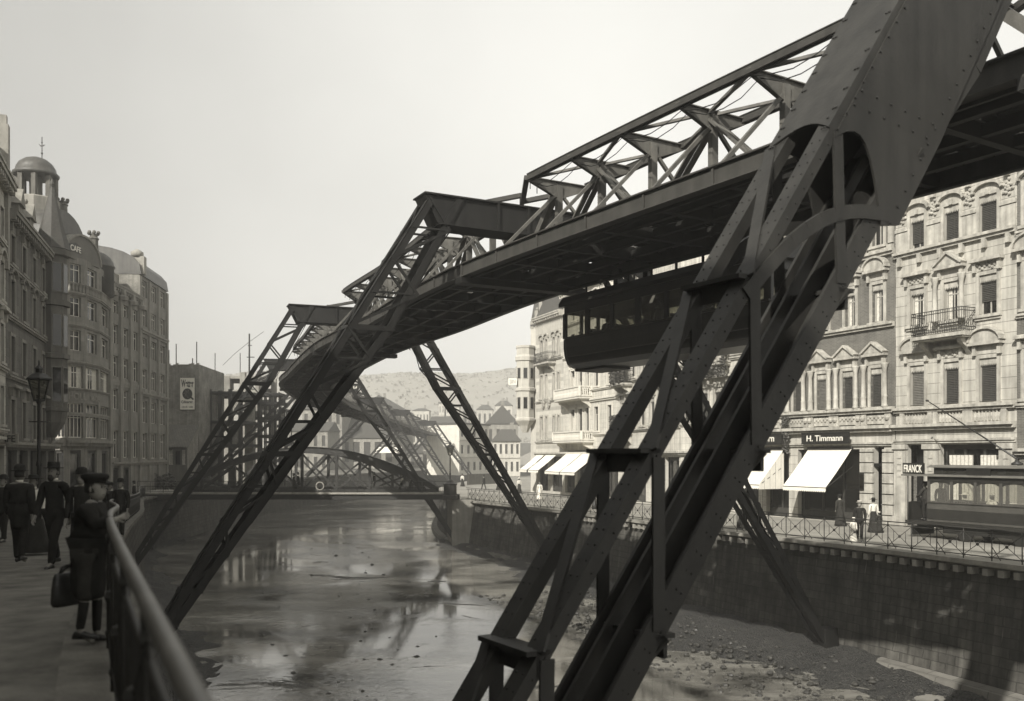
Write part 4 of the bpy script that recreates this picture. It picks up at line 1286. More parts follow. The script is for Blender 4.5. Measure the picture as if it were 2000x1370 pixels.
# ---------------- pale three-window house
def pale_house():
    F = Fac(onl(1749.5), onl(1986)); cz = lambda px, py: F.z_(px, py)
    L = F.len
    root = thing('town_house', 'pale stone town house three windows wide with iron balcony, behind the tram', 'house', F(L / 2, GZ, -4), 'right bank town houses')
    cols = [(F.s_(1778), F.s_(1806)), (F.s_(1844), F.s_(1874)), (F.s_(1913), F.s_(1948))]
    Z = lambda y: F.z_(1859, y)
    r1, r2, r3 = (Z(790), Z(707)), (Z(625), Z(550)), (Z(473), Z(401))
    ops = [(a, b, r[0], r[1]) for a, b in cols for r in (r1, r2, r3)]
    gr = [(.75, 1.85, GZ, .55), (2.75, L - .85, GZ, .55)]
    top = 15.2
    mb = MB(); wall_open(mb, F, 0, L, GZ - .3, top, ops + gr); mb.build('wall', M['ashlar'], root)
    for i, (a, b) in enumerate(cols):
        window(root, F, (a, b, *r1), 'segment' if i != 1 else 'ornate', blind=1.0, valance=True, blindm=M['blind2'] if i < 1 else M['blind'])
        window(root, F, (a, b, *r2), 'pediment' if i == 1 else 'ornate', blind=.22 if i != 2 else .7, valance=True, curtain=(i != 2))
        window(root, F, (a, b, *r3), 'arch', blind=.95 if i else .8, valance=True)
    for z, h, d in ((Z(478) - .1, .28, .3), (r2[0] - .75, .0, 0), (r1[0] - .32, .26, .32), (1.3, .3, .42), (.62, .22, .18)):
        if h: string(root, F, 0, L, z, h, d)
    # brackets below the upper string, panels and cartouches between the top windows
    for k in range(6):
        mb = MB(); x = lerp(.35, L - .35, k / 5); fbox(mb, F, x - .1, x + .1, Z(478) - .55, Z(478) - .1, -.02, .22); mb.build('bracket', M['trim'], root)
    for x in (.42, (cols[0][1] + cols[1][0]) / 2, (cols[1][1] + cols[2][0]) / 2, L - .42):
        mb = MB(); fbox(mb, F, x - .38, x + .38, Z(470), r3[1] - .75, -.02, .06); fbox(mb, F, x - .42, x + .42, r3[1] - .7, r3[1] - .52, -.02, .10)
        for k in range(14):
            a = k * 2.4; rr = .04 + .017 * k
            mb.ball(F(x + rr * math.cos(a), r3[1] + .1 + rr * 1.7 * math.sin(a), .05), .085, 6)
        fbox(mb, F, x - .12, x + .12, r3[1] + .62, r3[1] + .85, -.02, .2)
        mb.build('cartouche', M['trim'], root)
    # balustrade panels below the first floor
    for i, (a, b) in enumerate(cols):
        mb = MB()
        for k in range(8):
            x = lerp(a - .2, b + .2, k / 7); mb.lathe(F(x, 0, .02), [(.06, 1.66), (.085, 1.85), (.045, 2.02), (.06, r1[0] - .34)], 6)
        for x in (a - .42, b + .42): fbox(mb, F, x - .13, x + .13, 1.6, r1[0] - .33, -.02, .16)
        mb.build('balustrade_panel', M['trim'], root)
    # columns beside the balcony window and the balcony
    for x in (cols[1][0] - .32, cols[1][1] + .32): column(root, F, x, r2[0] - .05, r2[1] + .28, .28)
    balcony(root, F, cols[1][0] - 1.15, cols[1][1] + .95, r2[0] - .72, 1.05, 1.12)
    # ground floor piers, shop windows
    for x0, x1 in ((0, .72), (1.88, 2.72), (L - .82, L - .05)):
        mb = MB(); fbox(mb, F, x0, x1, GZ, .32, -.02, .14); fbox(mb, F, x0 - .06, x1 + .06, .322, .58, -.02, .24); fbox(mb, F, x0 - .04, x1 + .04, GZ, GZ + .55, .14, .2)
        for k in range(4):
            z = .05 - k * .32; c = (x0 + x1) / 2; fbox(mb, F, c - .12, c + .12, z - .2, z, .14, .18)
        mb.build('pier', M['trim'], root)
    door(root, F, gr[0], .7)
    shopfront(root, F, gr[1], posts=3, riser=.55)
    mb = MB()
    for x0, x1 in ((3.0, 4.35), (4.75, 5.9)):
        n = 12
        for k in range(n):
            u0, u1 = lerp(x0, x1, k / n), lerp(x0, x1, (k + 1) / n); e0, e1 = (-.40, -.36) if k % 2 else (-.36, -.40)
            mb.poly([F(u0, -2.2, e0), F(u1, -2.2, e1), F(u1, .02, e1), F(u0, .02, e0)])
    mb.build('cafe_curtain', M['curtain'], root)
    cornice(root, F, 0, L, top); shell(root, F, GZ - .3, top, rh=2.2)
    return F
FP = pale_house()
p = FP(.35, -.95, .02)

def brick_house():
    F = Fac(onl(1490), onl(1748)); L = F.len
    root = thing('town_house', 'brick town house with pale columned windows above two white shop awnings', 'house', F(L / 2, GZ, -4), 'right bank town houses')
    Z = lambda y: F.z_(1712, y)
    c1 = [(F.s_(1506), F.s_(1519)), (F.s_(1550), F.s_(1566)), (F.s_(1596), F.s_(1615)), (F.s_(1646), F.s_(1667)), (F.s_(1701), F.s_(1723))]
    r1, r2, r3 = (Z(795), Z(719)), (Z(630), Z(556)), (11.3, 13.3)
    c2 = [(F.s_(a), F.s_(b)) for a, b in ((1506, 1519), (1552, 1567), (1602, 1619), (1651, 1671), (1704, 1726))]
    ops = [(a, b, *r1) for a, b in c1] + [(a, b, *r2) for a, b in c2] + [(a, b, *r3) for a, b in c2]
    dr = (F.s_(1708), F.s_(1727)); gr = [(dr[0], dr[1], GZ, .45), (F.s_(1558), F.s_(1681), GZ, .35), (.3, F.s_(1541), GZ, .35)]
    mb = MB(); wall_open(mb, F, 0, L, 1.3, 15, [o for o in ops]); mb.build('wall', M['brickw'], root)
    mb = MB(); wall_open(mb, F, 0, L, GZ - .3, 1.3, gr, .3); mb.build('ground_floor_wall', M['ashlar'], root)
    for i, ((a, b), (a2, b2)) in enumerate(zip(c1, c2)):
        window(root, F, (a, b, *r1), 'pediment', blind=1.0, valance=True, blindm=M['blind2'] if i == 2 else M['blind'])
        window(root, F, (a2, b2, *r2), 'segment', curtain=True, valance=True, blind=.12)
        window(root, F, (a2, b2, *r3), 'arch', blind=.0, valance=True)
        for x in (a - .34, b + .34): column(root, F, x, r1[0] - .05, r1[1] + .2, .2)
        for x in (a2 - .5, b2 + .5):
            mb = MB(); fbox(mb, F, x - .16, x + .16, r3[0], r3[1] + .1, -.02, .08); fbox(mb, F, x - .2, x + .2, r3[1] - .05, r3[1] + .15, -.02, .16); fbox(mb, F, x - .18, x + .18, r3[0] - .5, r3[0] - .1, -.02, .18); mb.build('pilaster', M['trim'], root)
    for z, h, d in ((r3[0] - .62, .3, .3), (r2[0] - .35, .26, .28), (r1[0] - .34, .3, .34), (1.28, .34, .45), (.52, .2, .2)): string(root, F, 0, L, z, h, d)
    for a, b in c1:
        mb = MB(); fbox(mb, F, a - .2, b + .2, 1.7, r1[0] - .45, -.02, .06)
        for k in range(8): mb.ball(F(lerp(a - .1, b + .1, k / 7), 1.98 + .1 * (k % 2), .06), .09, 6)
        for x in (a - .45, b + .45): mb.ball(F(x, 2.02, .12), .16, 8); fbox(mb, F, x - .2, x + .2, 1.64, r1[0] - .36, -.02, .12)
        mb.build('relief_panel', M['trim'], root)
    # rusticated piers beside the door
    for x0, x1 in ((F.s_(1683), dr[0]), (dr[1], L)):
        mb = MB(); z = GZ
        while z < .3:
            fbox(mb, F, x0, x1, z, min(z + .5, .34), -.02, .16); z += .56
        mb.build('rusticated_pier', M['trim'], root)
    door(root, F, (dr[0], dr[1], GZ, -.6), .45)
    mb = MB(); fbox(mb, F, dr[0] - .1, dr[1] + .05, -.6, -.42, -.45, .05); mb.build('door_lintel', M['wood_dark'], root)
    mb = MB(); mb.poly([F(dr[0], -.42, -.5), F(dr[1], -.42, -.5), F(dr[1], .45, -.5), F(dr[0], .45, -.5)]); mb.build('fanlight', M['glass'], root)
    s1 = shopfront(root, F, gr[1], posts=3); s2 = shopfront(root, F, gr[2], posts=2)
    a1 = F.s_(1582), F.s_(1667)
    awning(root, F, a1[0], a1[1], .38, -1.75, 2.05, label='white awning hanging under the lettered black shop sign')
    a2 = F.s_(1496), F.s_(1534)
    awning(root, F, a2[0], a2[1], .38, -1.75, 2.05, stripe=True, label='white awning with striped side curtain beside the near pylon')
    cornice(root, F, 0, L, 15); shell(root, F, GZ - .3, 15, rh=2.4)
    sign_board(F, F.s_(1580), F.s_(1673), .70, 1.27, .5, 'H. Timmann', 'long black shop sign with white name above the wider awning', bold=.012, pad=.76, tall=.60)
    sign_board(F, F.s_(1494), F.s_(1541), .70, 1.27, .5, 'orn', 'black shop sign half hidden by the pylon, above the striped awning', bold=.012, pad=.4, tall=.5)
    # show-case and house number plates beside the door
    t = thing('notice_board', 'narrow black showcase on the pier right of the wide awning', 'notice board', F(F.s_(1688), -2.2, .16))
    mb = MB(); fbox(mb, F, F.s_(1684), F.s_(1692), F.z_(1688, 958), F.z_(1688, 923), .161, .22); mb.build('frame', M['signblack'], t)
    mb = MB(); fbox(mb, F, F.s_(1685), F.s_(1691), F.z_(1688, 955), F.z_(1688, 927), .221, .23); mb.build('pane', M['glass'], t)
    return F
FB = brick_house()

def gen_house(name, label, p0, p1, rows, top, wallm, cols, gz=GZ, styles=('cornice', 'plain', 'arch'), ww=1.1, trim=None, roofm=None, rh=2.4, dep=9, ground='shop', group=None, blinds=.9, frame=None, cat='house', seed=1, strings=True, val=False, curt=.3, corn=True, backm=None, mull=1):
    F = Fac(p0, p1); L = F.len; rnd = random.Random(seed)
    root = thing(name, label, cat, F(L / 2, gz, -dep / 2), group)
    cw = [((k + .5) * L / cols - ww / 2, (k + .5) * L / cols + ww / 2) for k in range(cols)] if isinstance(cols, int) else cols
    ops = [(a, b, z0, z1) for a, b in cw for z0, z1 in rows]
    g = []
    if ground == 'shop':
        n = max(1, round(L / 3.4)); w = L / n
        g = [(k * w + .35, (k + 1) * w - .35, gz, gz + 3.6) for k in range(n)]
    mb = MB(); wall_open(mb, F, 0, L, gz - .3, top, ops + g); mb.build('wall', wallm, root)
    for z0, z1 in rows:
        i = rows.index((z0, z1))
        for a, b in cw:
            window(root, F, (a, b, z0, z1), styles[i % len(styles)], trim=trim, blind=(rnd.choice((1, .95, .6, .3)) if rnd.random() < blinds else 0), curtain=rnd.random() < curt, valance=val, frame=frame, mull=mull)
        if strings: string(root, F, 0, L, z0 - .42, .2, .2, trim)
    for o in g: shopfront(root, F, o, posts=2)
    if ground: string(root, F, 0, L, gz + 3.75, .3, .35, trim)
    if corn: cornice(root, F, 0, L, top, trim, .55)
    shell(root, F, gz - .3, top, dep, backm or M['brickrough'], roofm, rh)
    return F, root

RG = 'right bank town houses'
# dark brick house cut by the right edge of the picture
gen_house('town_house', 'dark brick house cut off by the right edge, next to the pale house', onl(1987), onl(2330), [(2.6, 4.7), (6.7, 8.7), (10.5, 12.4)], 15.4, M['brickw'], 4, group=RG, seed=4, styles=('cornice', 'segment', 'arch'))
q = [onl(1330), onl(1489)]
F3, H3 = gen_house('town_house', 'pale house mostly hidden behind the near pylon, with balcony and climbing plants', q[0], q[1], [(2.5, 4.6), (6.7, 8.8), (10.6, 12.5)], 15.2, M['ashlar2'], 5, group=RG, seed=6, styles=('cornice', 'pediment', 'arch'), val=True)
balcony(H3, F3, F3.len * .36, F3.len * .64, 6.2, 1.0, 1.1, True)
P4a, P4b = (9.35, 80.0), q[0]
F4, H4 = gen_house('town_house', 'light house with leafy iron balconies between the pylon and the white corner house', P4a, P4b, [(2.4, 4.5), (6.5, 8.5), (10.2, 12.2)], 15.3, M['ashlar2'], 6, group=RG, seed=7, styles=('cornice', 'plain', 'arch'), val=True)
for z in (6.1, 2.0): balcony(H4, F4, .6, 3.6, z, 1.1, 1.1)
P5a = (5.2, 93.0)
F5_ = Fac(P5a, P4a)
Z5 = lambda y: F5_.z_(1150, y)
cols5 = [(F5_.s_(a), F5_.s_(b)) for a, b in ((1115, 1123), (1130, 1138), (1144, 1151), (1161, 1169), (1187, 1195))]
F5h, H5 = gen_house('town_house', 'white corner house with big white awnings and stone balconies behind the carriage', P5a, P4a, [(2.25, 4.5), (6.4, 8.3), (10.0, 11.9), (13.2, 14.8)], 16.2, M['ashlar2'], cols5, group=RG, seed=8, styles=('plain', 'cornice', 'plain', 'arch'), trim=M['cream2'])
balcony(H5, F5h, F5h.s_(1106), F5h.s_(1156), 5.55, 1.3, .95, True, M['cream2']); balcony(H5, F5h, F5h.s_(1103), F5h.s_(1160), 1.45, 1.3, .85, True, M['cream2'])
string(H5, F5h, 0, F5h.len, 5.0, .3, .25, M['cream2'])
awning(H5, F5h, F5h.s_(1112), F5h.s_(1142), .35, -1.55, 2.6, label='left half of the large white corner awning')
awning(H5, F5h, F5h.s_(1143.5), F5h.s_(1174), .35, -1.55, 2.6, label='right half of the large white corner awning')
# rounded corner bay in banded masonry and slender oriel turret at the end of the row
P6 = (2.6, 99.5)
F6, H6 = gen_house('corner_house', 'banded stone corner house with balcony, at the far end of the right row', P6, P5a, [(1.7, 4.1), (6.0, 8.5), (10.3, 12.2)], 14.6, M['striped'], [(1.2, 1.85), (2.5, 3.05), (4.4, 4.95), (5.6, 6.1)], group=RG, seed=9, styles=('plain', 'plain', 'arch'), rh=3.6, blinds=.6)
balcony(H6, F6, 1.6, 5.2, 9.7, 1.0, 1.0)
awning(H6, F6, .6, 2.6, .1, -1.5, 2.2, label='small white awning farthest left in the right row'); awning(H6, F6, 3.0, 5.6, .1, -1.5, 2.2, label='white awning between the small one and the corner awnings')
for k, (z0, z1) in enumerate(((4.9, 5.5), (9.0, 9.7))):
    for x in (2.2, 3.6):
        mb = MB(); 
        for j in range(10): mb.ball(F6(x + .28 * math.cos(j * 2.4) * (j / 10), z0 + .5 + .55 * math.sin(j * 2.4) * (j / 10), .1), .17, 6)
        mb.build('carved_ornament', M['trim_grey'], H6)
# oriel turret
t = thing('oriel_turret', 'slender stone oriel turret with small windows ending the right row against the sky', 'turret', (1.55, 100.6, 2))
c = V((1.45, 100.8, 0)); zt = lambda y: (HY - y) / FPX * 100.6
mb = MB(); r = 1.02
mb.lathe(c, [(.35, zt(845)), (.7, zt(832)), (r + .12, zt(822)), (r + .12, zt(818)), (r, zt(816)), (r, zt(765)), (r + .15, zt(764)), (r + .15, zt(759)), (r, zt(757)), (r, zt(706)), (r + .14, zt(705)), (r + .16, zt(698)), (r, zt(694)), (r, zt(682)), (r + .08, zt(680)), (r + .08, zt(676))], 8, a0=math.pi / 8)
mb.build('turret_wall', M['cream'], t)
for y0, y1 in ((800, 776), (741, 719)):
    for a in (-.5, -1.25, -2.05, -2.8):
        n_ = V((math.cos(a * 1.0), math.sin(a), 0)); 
        a2 = round((a - math.pi / 8 - math.pi / 8) / (math.pi / 4)) * math.pi / 4 + math.pi / 4
        n_ = V((math.cos(a2), math.sin(a2), 0)); tt = V((-n_.y, n_.x, 0)); o_ = c + n_ * (r * math.cos(math.pi / 8) + .003)
        mb = MB(); mb.obox(o_ - tt * .26 + UP * zt(y0), tt * .52, n_ * .04, UP * (zt(y1) - zt(y0))); w_ = mb.build('window', M['winframe'], t)
        mb = MB(); mb.obox(o_ - tt * .2 + n_ * .041 + UP * (zt(y0) + .06), tt * .4, n_ * .01, UP * (zt(y1) - zt(y0) - .12)); mb.build('pane', M['glass'], w_)
# stepped gable of the corner house above the turret
g = thing('gable_tower', 'steep slate gable tower with stepped finials above the oriel turret', 'tower', (3.0, 101.5, 6))
Fg = Fac((2.05, 101.0), (4.4, 99.3)); z2 = lambda y: (HY - y) / FPX * 101
mb = MB(); wall_open(mb, Fg, 0, Fg.len, -4, z2(640), [(1.0, 1.6, z2(738), z2(700)), (1.0, 1.6, z2(680), z2(655))]); mb.build('wall', M['cream'], g)
for o in ((1.0, 1.6, z2(738), z2(700)), (1.0, 1.6, z2(680), z2(655))): window(g, Fg, o, 'plain')
shell(g, Fg, -4, z2(640), 5, M['cream'], M['slate'], 5.5, 1.4)
for k, (a, y) in enumerate(((.15, 628), (.75, 608), (1.3, 590))):
    mb = MB(); fbox(mb, Fg, a - .2, a + .25, z2(642), z2(y), -.5, .05); mb.ball(Fg(a, z2(y) + .18, -.2), .2, 8); mb.build('step_finial', M['trim_grey'], g)
t = thing('hanging_sign', 'small white sign projecting from the oriel turret against the hill', 'sign', P(1001, 752, 100))
mb = MB(); mb.obox(P(993, 752, 100), (.92, .0, 0), (0, .05, 0), (0, 0, .72)); mb.build('board', M['signwhite'], t)
text_mesh('SIN', 'lettering', M['trim_grey'], t, P(1001, 745.5, 99.97), (1, 0, 0), UP, width=.62, height=.42)
mb = MB(); mb.tube([P(1008, 739, 100), P(1012, 739, 100.4)], .03, 5); mb.build('arm', M['iron'], t)
# ================================================================ left bank
LG = 'left bank town houses'
def facpt(px, Y): return ((px - 1000) / FPX * Y, Y)

# leftmost house: only its right edge stands in the picture
F1, h1 = gen_house('town_house', 'tall pale-edged house cut off by the left edge of the picture', (-20.8, 33), facpt(11, 48.8), [(1.6, 3.6), (4.8, 6.8), (8.0, 10.0), (11.2, 12.8)], 14.2, M['ashlar'], 6, gz=-3.1, group=LG, seed=21, styles=('plain', 'cornice', 'arch'), rh=3.2, roofm=M['slate'], backm=M['stone_dark'])
mb = MB(); fbox(mb, F1, F1.len - .55, F1.len + .05, 9.8, 17.4, -.5, .2); fbox(mb, F1, F1.len - .45, F1.len - .05, 17.402, 17.9, -.4, .1); mb.build('corner_pier', M['trim_grey'], h1)

# dark house with the polygonal oriel
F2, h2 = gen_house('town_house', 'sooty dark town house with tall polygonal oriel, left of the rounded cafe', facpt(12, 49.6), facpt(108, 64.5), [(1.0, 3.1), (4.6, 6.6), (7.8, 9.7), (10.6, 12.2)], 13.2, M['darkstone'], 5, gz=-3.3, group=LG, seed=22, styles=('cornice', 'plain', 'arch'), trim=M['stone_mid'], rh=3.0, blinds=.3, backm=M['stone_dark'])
for a in (1.5, 4.6, 8.0):
    mb = MB(); fbox(mb, F2, a - .55, a + .55, 13.36, 14.6, -1.0, -.15); mb.plate([F2(a - .75, 14.6, -.5), F2(a + .75, 14.6, -.5), F2(a, 15.6, -.5)], F2.w * 1.0); mb.ball(F2(a, 15.75, -.5), .16, 8); mb.build('dormer', M['stone_mid'], h2)
c = F2(F2.s_(92), 0, .3); r = .92
orl = MB(); zb = 2.9
orl.lathe(c, [(.25, 1.2), (.8, 2.2), (r, zb), (r + .12, zb + .05), (r + .12, zb + .3), (r, zb + .32), (r, 6.4), (r + .18, 6.45), (r + .18, 6.75), (r, 6.8), (r, 9.9), (r + .2, 9.95), (r + .2, 10.3), (r, 10.32), (r, 13.2), (r + .22, 13.3), (r + .22, 13.7)], 8, a0=R(22.5))
o = orl.build('oriel', M['stone_dark'], h2)
mb = MB(); mb.lathe(c, [(r + .25, 13.72), (.8, 14.9), (.5, 16.2), (.22, 17.4), (.1, 17.9), (.16, 18.1), (.02, 18.5)], 8, a0=R(22.5)); mb.build('oriel_spire', M['slate'], h2)
for z0, z1 in ((3.5, 5.9), (7.2, 9.4), (10.8, 12.8)):
    for k in range(8):
        a = k * math.pi / 4; n_ = V((math.cos(a), math.sin(a), 0))
        if n_.dot(F2.w) < -.2: continue
        t_ = V((-n_.y, n_.x, 0)); q = c + n_ * (r * math.cos(math.pi / 8))
        mb = MB(); mb.obox(q - t_ * .33 + UP * z0, t_ * .66, n_ * .05, UP * (z1 - z0)); w_ = mb.build('window', M['blind2'], o)
        mb = MB(); mb.obox(q - t_ * .26 + n_ * .051 + UP * (z0 + .08), t_ * .52, n_ * .01, UP * (z1 - z0 - .16)); mb.build('pane', M['glass'], w_)

# cafe house with a rounded front, arched gable and dome lantern
def cafe():
    V5 = [facpt(100, 72), facpt(130, 71.4), facpt(165, 73), facpt(195, 76), facpt(214, 80)]
    gz = -3.7
    root = thing('cafe_building', 'rounded stone cafe building with CAFE gable and lantern dome', 'building', (-35, 76, gz), LG)
    yz = lambda y, Y=74: (HY - y) / FPX * Y
    rows = [(yz(856), yz(790)), (yz(761), yz(719)), (yz(690), yz(651)), (yz(625), yz(588)), (yz(561), yz(525))]
    top = yz(512)
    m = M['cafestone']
    walls = MB()
    for i, (a, b) in enumerate(zip(V5, V5[1:])):
        F = Fac(a, b); L = F.len; ops = []
        rr = []
        for k, (z0, z1) in enumerate(rows):
            e = .08 if k < 2 else .2
            ops.append((e * L, (1 - e) * L, z0, z1)); rr.append(k)
        ops.append((.2 * L, .8 * L, gz + .4, yz(880)))
        mb = walls; wall_open(mb, F, 0, L, gz - .3, top, ops, .22)
        for k, o_ in enumerate(ops[:-1]):
            window(root, F, o_, 'none', frame=M['winwhite'], mull=3 if k == 0 else (3 if k == 1 else 1), trans=.58 if k == 0 else .7, curtain=(k == 1))
        shopfront(root, F, ops[-1], posts=1, riser=.3, rec=.2)
        for z, h, d in ((yz(872), .5, .55), (yz(765), .16, .14), (yz(815), .3, .1), (yz(715), .2, .16), (yz(645), .2, .14), (yz(584), .22, .2), (yz(560) - .2, .16, .18)):
            string(root, F, 0, L, z, h, d, M['stone_mid'])
        # balustrade in front of the attic
        mb = MB()
        n = max(3, int(L / .3))
        for k in range(n): mb.lathe(F((k + .5) / n * L, 0, .1), [(.07, yz(582) + .1), (.1, yz(575)), (.06, yz(568)), (.08, yz(562))], 6)
        mb.build('parapet_balusters', M['stone_mid'], root)
    walls.build('wall', m, root)
    # lettering on the band: HOLLAENDER with two dots
    F = Fac(V5[2], V5[3]); text_mesh('ÄNDER', 'lettering', M['trim_grey'], root, F(F.len * .62, yz(777), .14), F.u, UP, width=1.9, height=.55, bold=.01)
    F = Fac(V5[1], V5[2]); text_mesh('HOLL', 'lettering', M['trim_grey'], root, F(F.len * .55, yz(777), .14), F.u, UP, width=1.7, height=.55, bold=.01)
    # arched gable with the cafe sign
    F = Fac(V5[1], V5[3]); L = F.len; pts = [F(-.7, top - .2, .02), F(L * .92, top - .2, .02)]
    n = 14; cx = (L * .92 - .7) / 2; hw = (L * .92 + .7) / 2
    pts = [F(cx + hw * math.cos(math.pi * k / n), top - .2 + 2.0 * math.sin(math.pi * k / n), .02) for k in range(n + 1)]
    mb = MB(); mb.plate(pts, F.w * .5); mb.build('gable', m, root)
    mb = MB()
    for p, q in zip(pts, pts[1:]): mb.bar(p + UP * .08, q + UP * .08, .75, .16)
    mb.build('gable_coping', M['stone_mid'], root)
    g0, g1 = F.s_(128), F.s_(152); mb = MB(); z0, z1 = yz(503), yz(491)
    mb.plate([F(g0, z0, .30), F(g1, z0, .30), F(g1, z1, .30), F((g0 + g1) / 2, yz(485), .30), F(g0, z1, .30)], F.w * .06); sb = mb.build('gable_sign', M['signblack'], root)
    text_mesh('CAFE', 'lettering', M['signwhite'], root, F((g0 + g1) / 2, (z0 + z1) / 2, .345), F.u, UP, width=(g1 - g0) * .86, height=.46, bold=.012)
    # great curved roof behind, chimneys, little dome
    mb = MB(); loops = []
    for d in (-.3, -9):
        loops.append([F(cx + (hw + .6) * math.cos(math.pi * k / n) - 1.6, top - .1 + 3.6 * math.sin(math.pi * k / n) ** .8 if 0 < k < n else top - .1, d) for k in range(n + 1)])
    mb.sweep(loops, False); mb.build('roof', M['copper'], root)
    zc = lambda y: yz(y, 77)
    c = V((*facpt(197, 78.5), 0))
    mb = MB(); mb.lathe(c, [(1.05, top - 2.0), (1.05, zc(517)), (1.15, zc(516)), (1.15, zc(513)), (1.05, zc(511)), (1.0, zc(505)), (.8, zc(497)), (.45, zc(490)), (.1, zc(486))], 14); mb.build('corner_dome', M['copper'], root)
    for px, Y, y0, y1, wd in ((122, 75, 440, 388, .55), (183, 80, 520, 450, .55)):
        c = V((*facpt(px, Y), 0)); z0, z1 = yz(y0, Y), yz(y1, Y); h = z1 - z0
        mb = MB(); mb.lathe(c, [(wd, z0 - 1.5), (wd, z0 + h * .3), (wd * .75, z0 + h * .36), (wd * .7, z0 + h * .72), (wd * .85, z0 + h * .76), (wd * .62, z0 + h * .8), (wd * .6, z0 + h * .88)], 8)
        for k in range(6):
            a = k * math.pi / 3; mb.ball(c + V((math.cos(a) * wd * .75, math.sin(a) * wd * .75, z0 + h * .92)), wd * .32, 6)
        mb.build('chimney', M['stone_dark'], root)
    # dome lantern
    Y = 72; c = V((*facpt(70, 73), 0)); zz = lambda y: yz(y, 73)
    mb = MB(); mb.lathe(c, [(1.75, zz(470)), (1.75, zz(392)), (1.6, zz(389))], 8, a0=R(22.5)); mb.build('lantern_base', M['stone_mid'], root)
    mb = MB()
    for k in range(8):
        a = R(22.5) + k * math.pi / 4; p = c + V((math.cos(a) * 1.38, math.sin(a) * 1.38, 0)); mb.cbox(p + UP * ((zz(389) + zz(347)) / 2), .34, .34, zz(347) - zz(389))
    mb.lathe(c, [(.5, zz(389)), (.5, zz(347))], 8)
    mb.build('lantern_columns', M['stone_dark'], root)
    mb = MB(); mb.lathe(c, [(1.62, zz(347)), (1.72, zz(344)), (1.72, zz(341)), (1.5, zz(337)), (1.46, zz(330)), (1.25, zz(321)), (.85, zz(313)), (.35, zz(308.5)), (.06, zz(307))], 16); mb.build('lantern_dome', M['copper'], root)
    c2 = V((*facpt(82, 73), 0)); mb = MB(); mb.tube([c2 + UP * zz(312), c2 + UP * zz(268)], .035, 5)
    mb.ball(c2 + UP * zz(300), .09, 6); mb.ball(c2 + UP * zz(279), .07, 6)
    mb.plate([c2 + V((-.28, 0, zz(281))), c2 + V((-.1, 0, zz(284))), c2 + V((.26, 0, zz(283))), c2 + V((.1, 0, zz(286.5))), c2 + V((-.1, 0, zz(287))), c2 + V((-.2, 0, zz(284)))], (0, .03, 0)); mb.build('weather_vane', M['black'], root)
    # plain wing running away along the river
    F = Fac(V5[4], facpt(272, 88)); L = F.len
    rw = [(z0 , z1 ) for z0, z1 in ((-.2, 2.2), (4.1, 5.9), (7.0, 8.8), (9.9, 11.6), (12.6, 13.7))]
    cw = [((k + .5) * L / 3 - .92, (k + .5) * L / 3 + .92) for k in range(3)]
    ops = [(a, b, *z) for a, b in cw for z in rw]
    mb = MB(); wall_open(mb, F, 0, L, gz - .3, 15.0, ops + [(.8, 2.8, gz, -1.1), (3.6, 6.0, gz, -1.1)], .3); mb.build('wing_wall', m, root)
    for o_ in ops: window(root, F, o_, 'none', frame=M['winwhite'], mull=2)
    for o_ in ((.8, 2.8, gz, -1.1), (3.6, 6.0, gz, -1.1)): shopfront(root, F, o_, posts=1, rec=.3)
    for k in range(4):
        x = k * L / 3; mb = MB(); fbox(mb, F, x - .32, x + .32, gz, 13.9, -.02, .2); mb.lathe(F(x, 0, .25), [(.45, 13.9), (.5, 14.2), (.3, 14.35), (.25, 14.9)], 8); mb.build('buttress', M['stone_mid'], root)
    string(root, F, 0, L, -.9, .3, .35, M['stone_mid']); string(root, F, 0, L, 6.2, .5, .1, M['stone_mid']); cornice(root, F, 0, L, 15.0, M['stone_mid'], .4)
    shell(root, F, gz, 15.0, 9, M['stone_dark'], M['tile'], .9, 2.0)
    mb = MB(); fbox(mb, F, L * .7, L * .9, 15.1, 17.0, -2.4, -1.6); mb.build('chimney', M['brickrough'], root)
    return root
cafe()
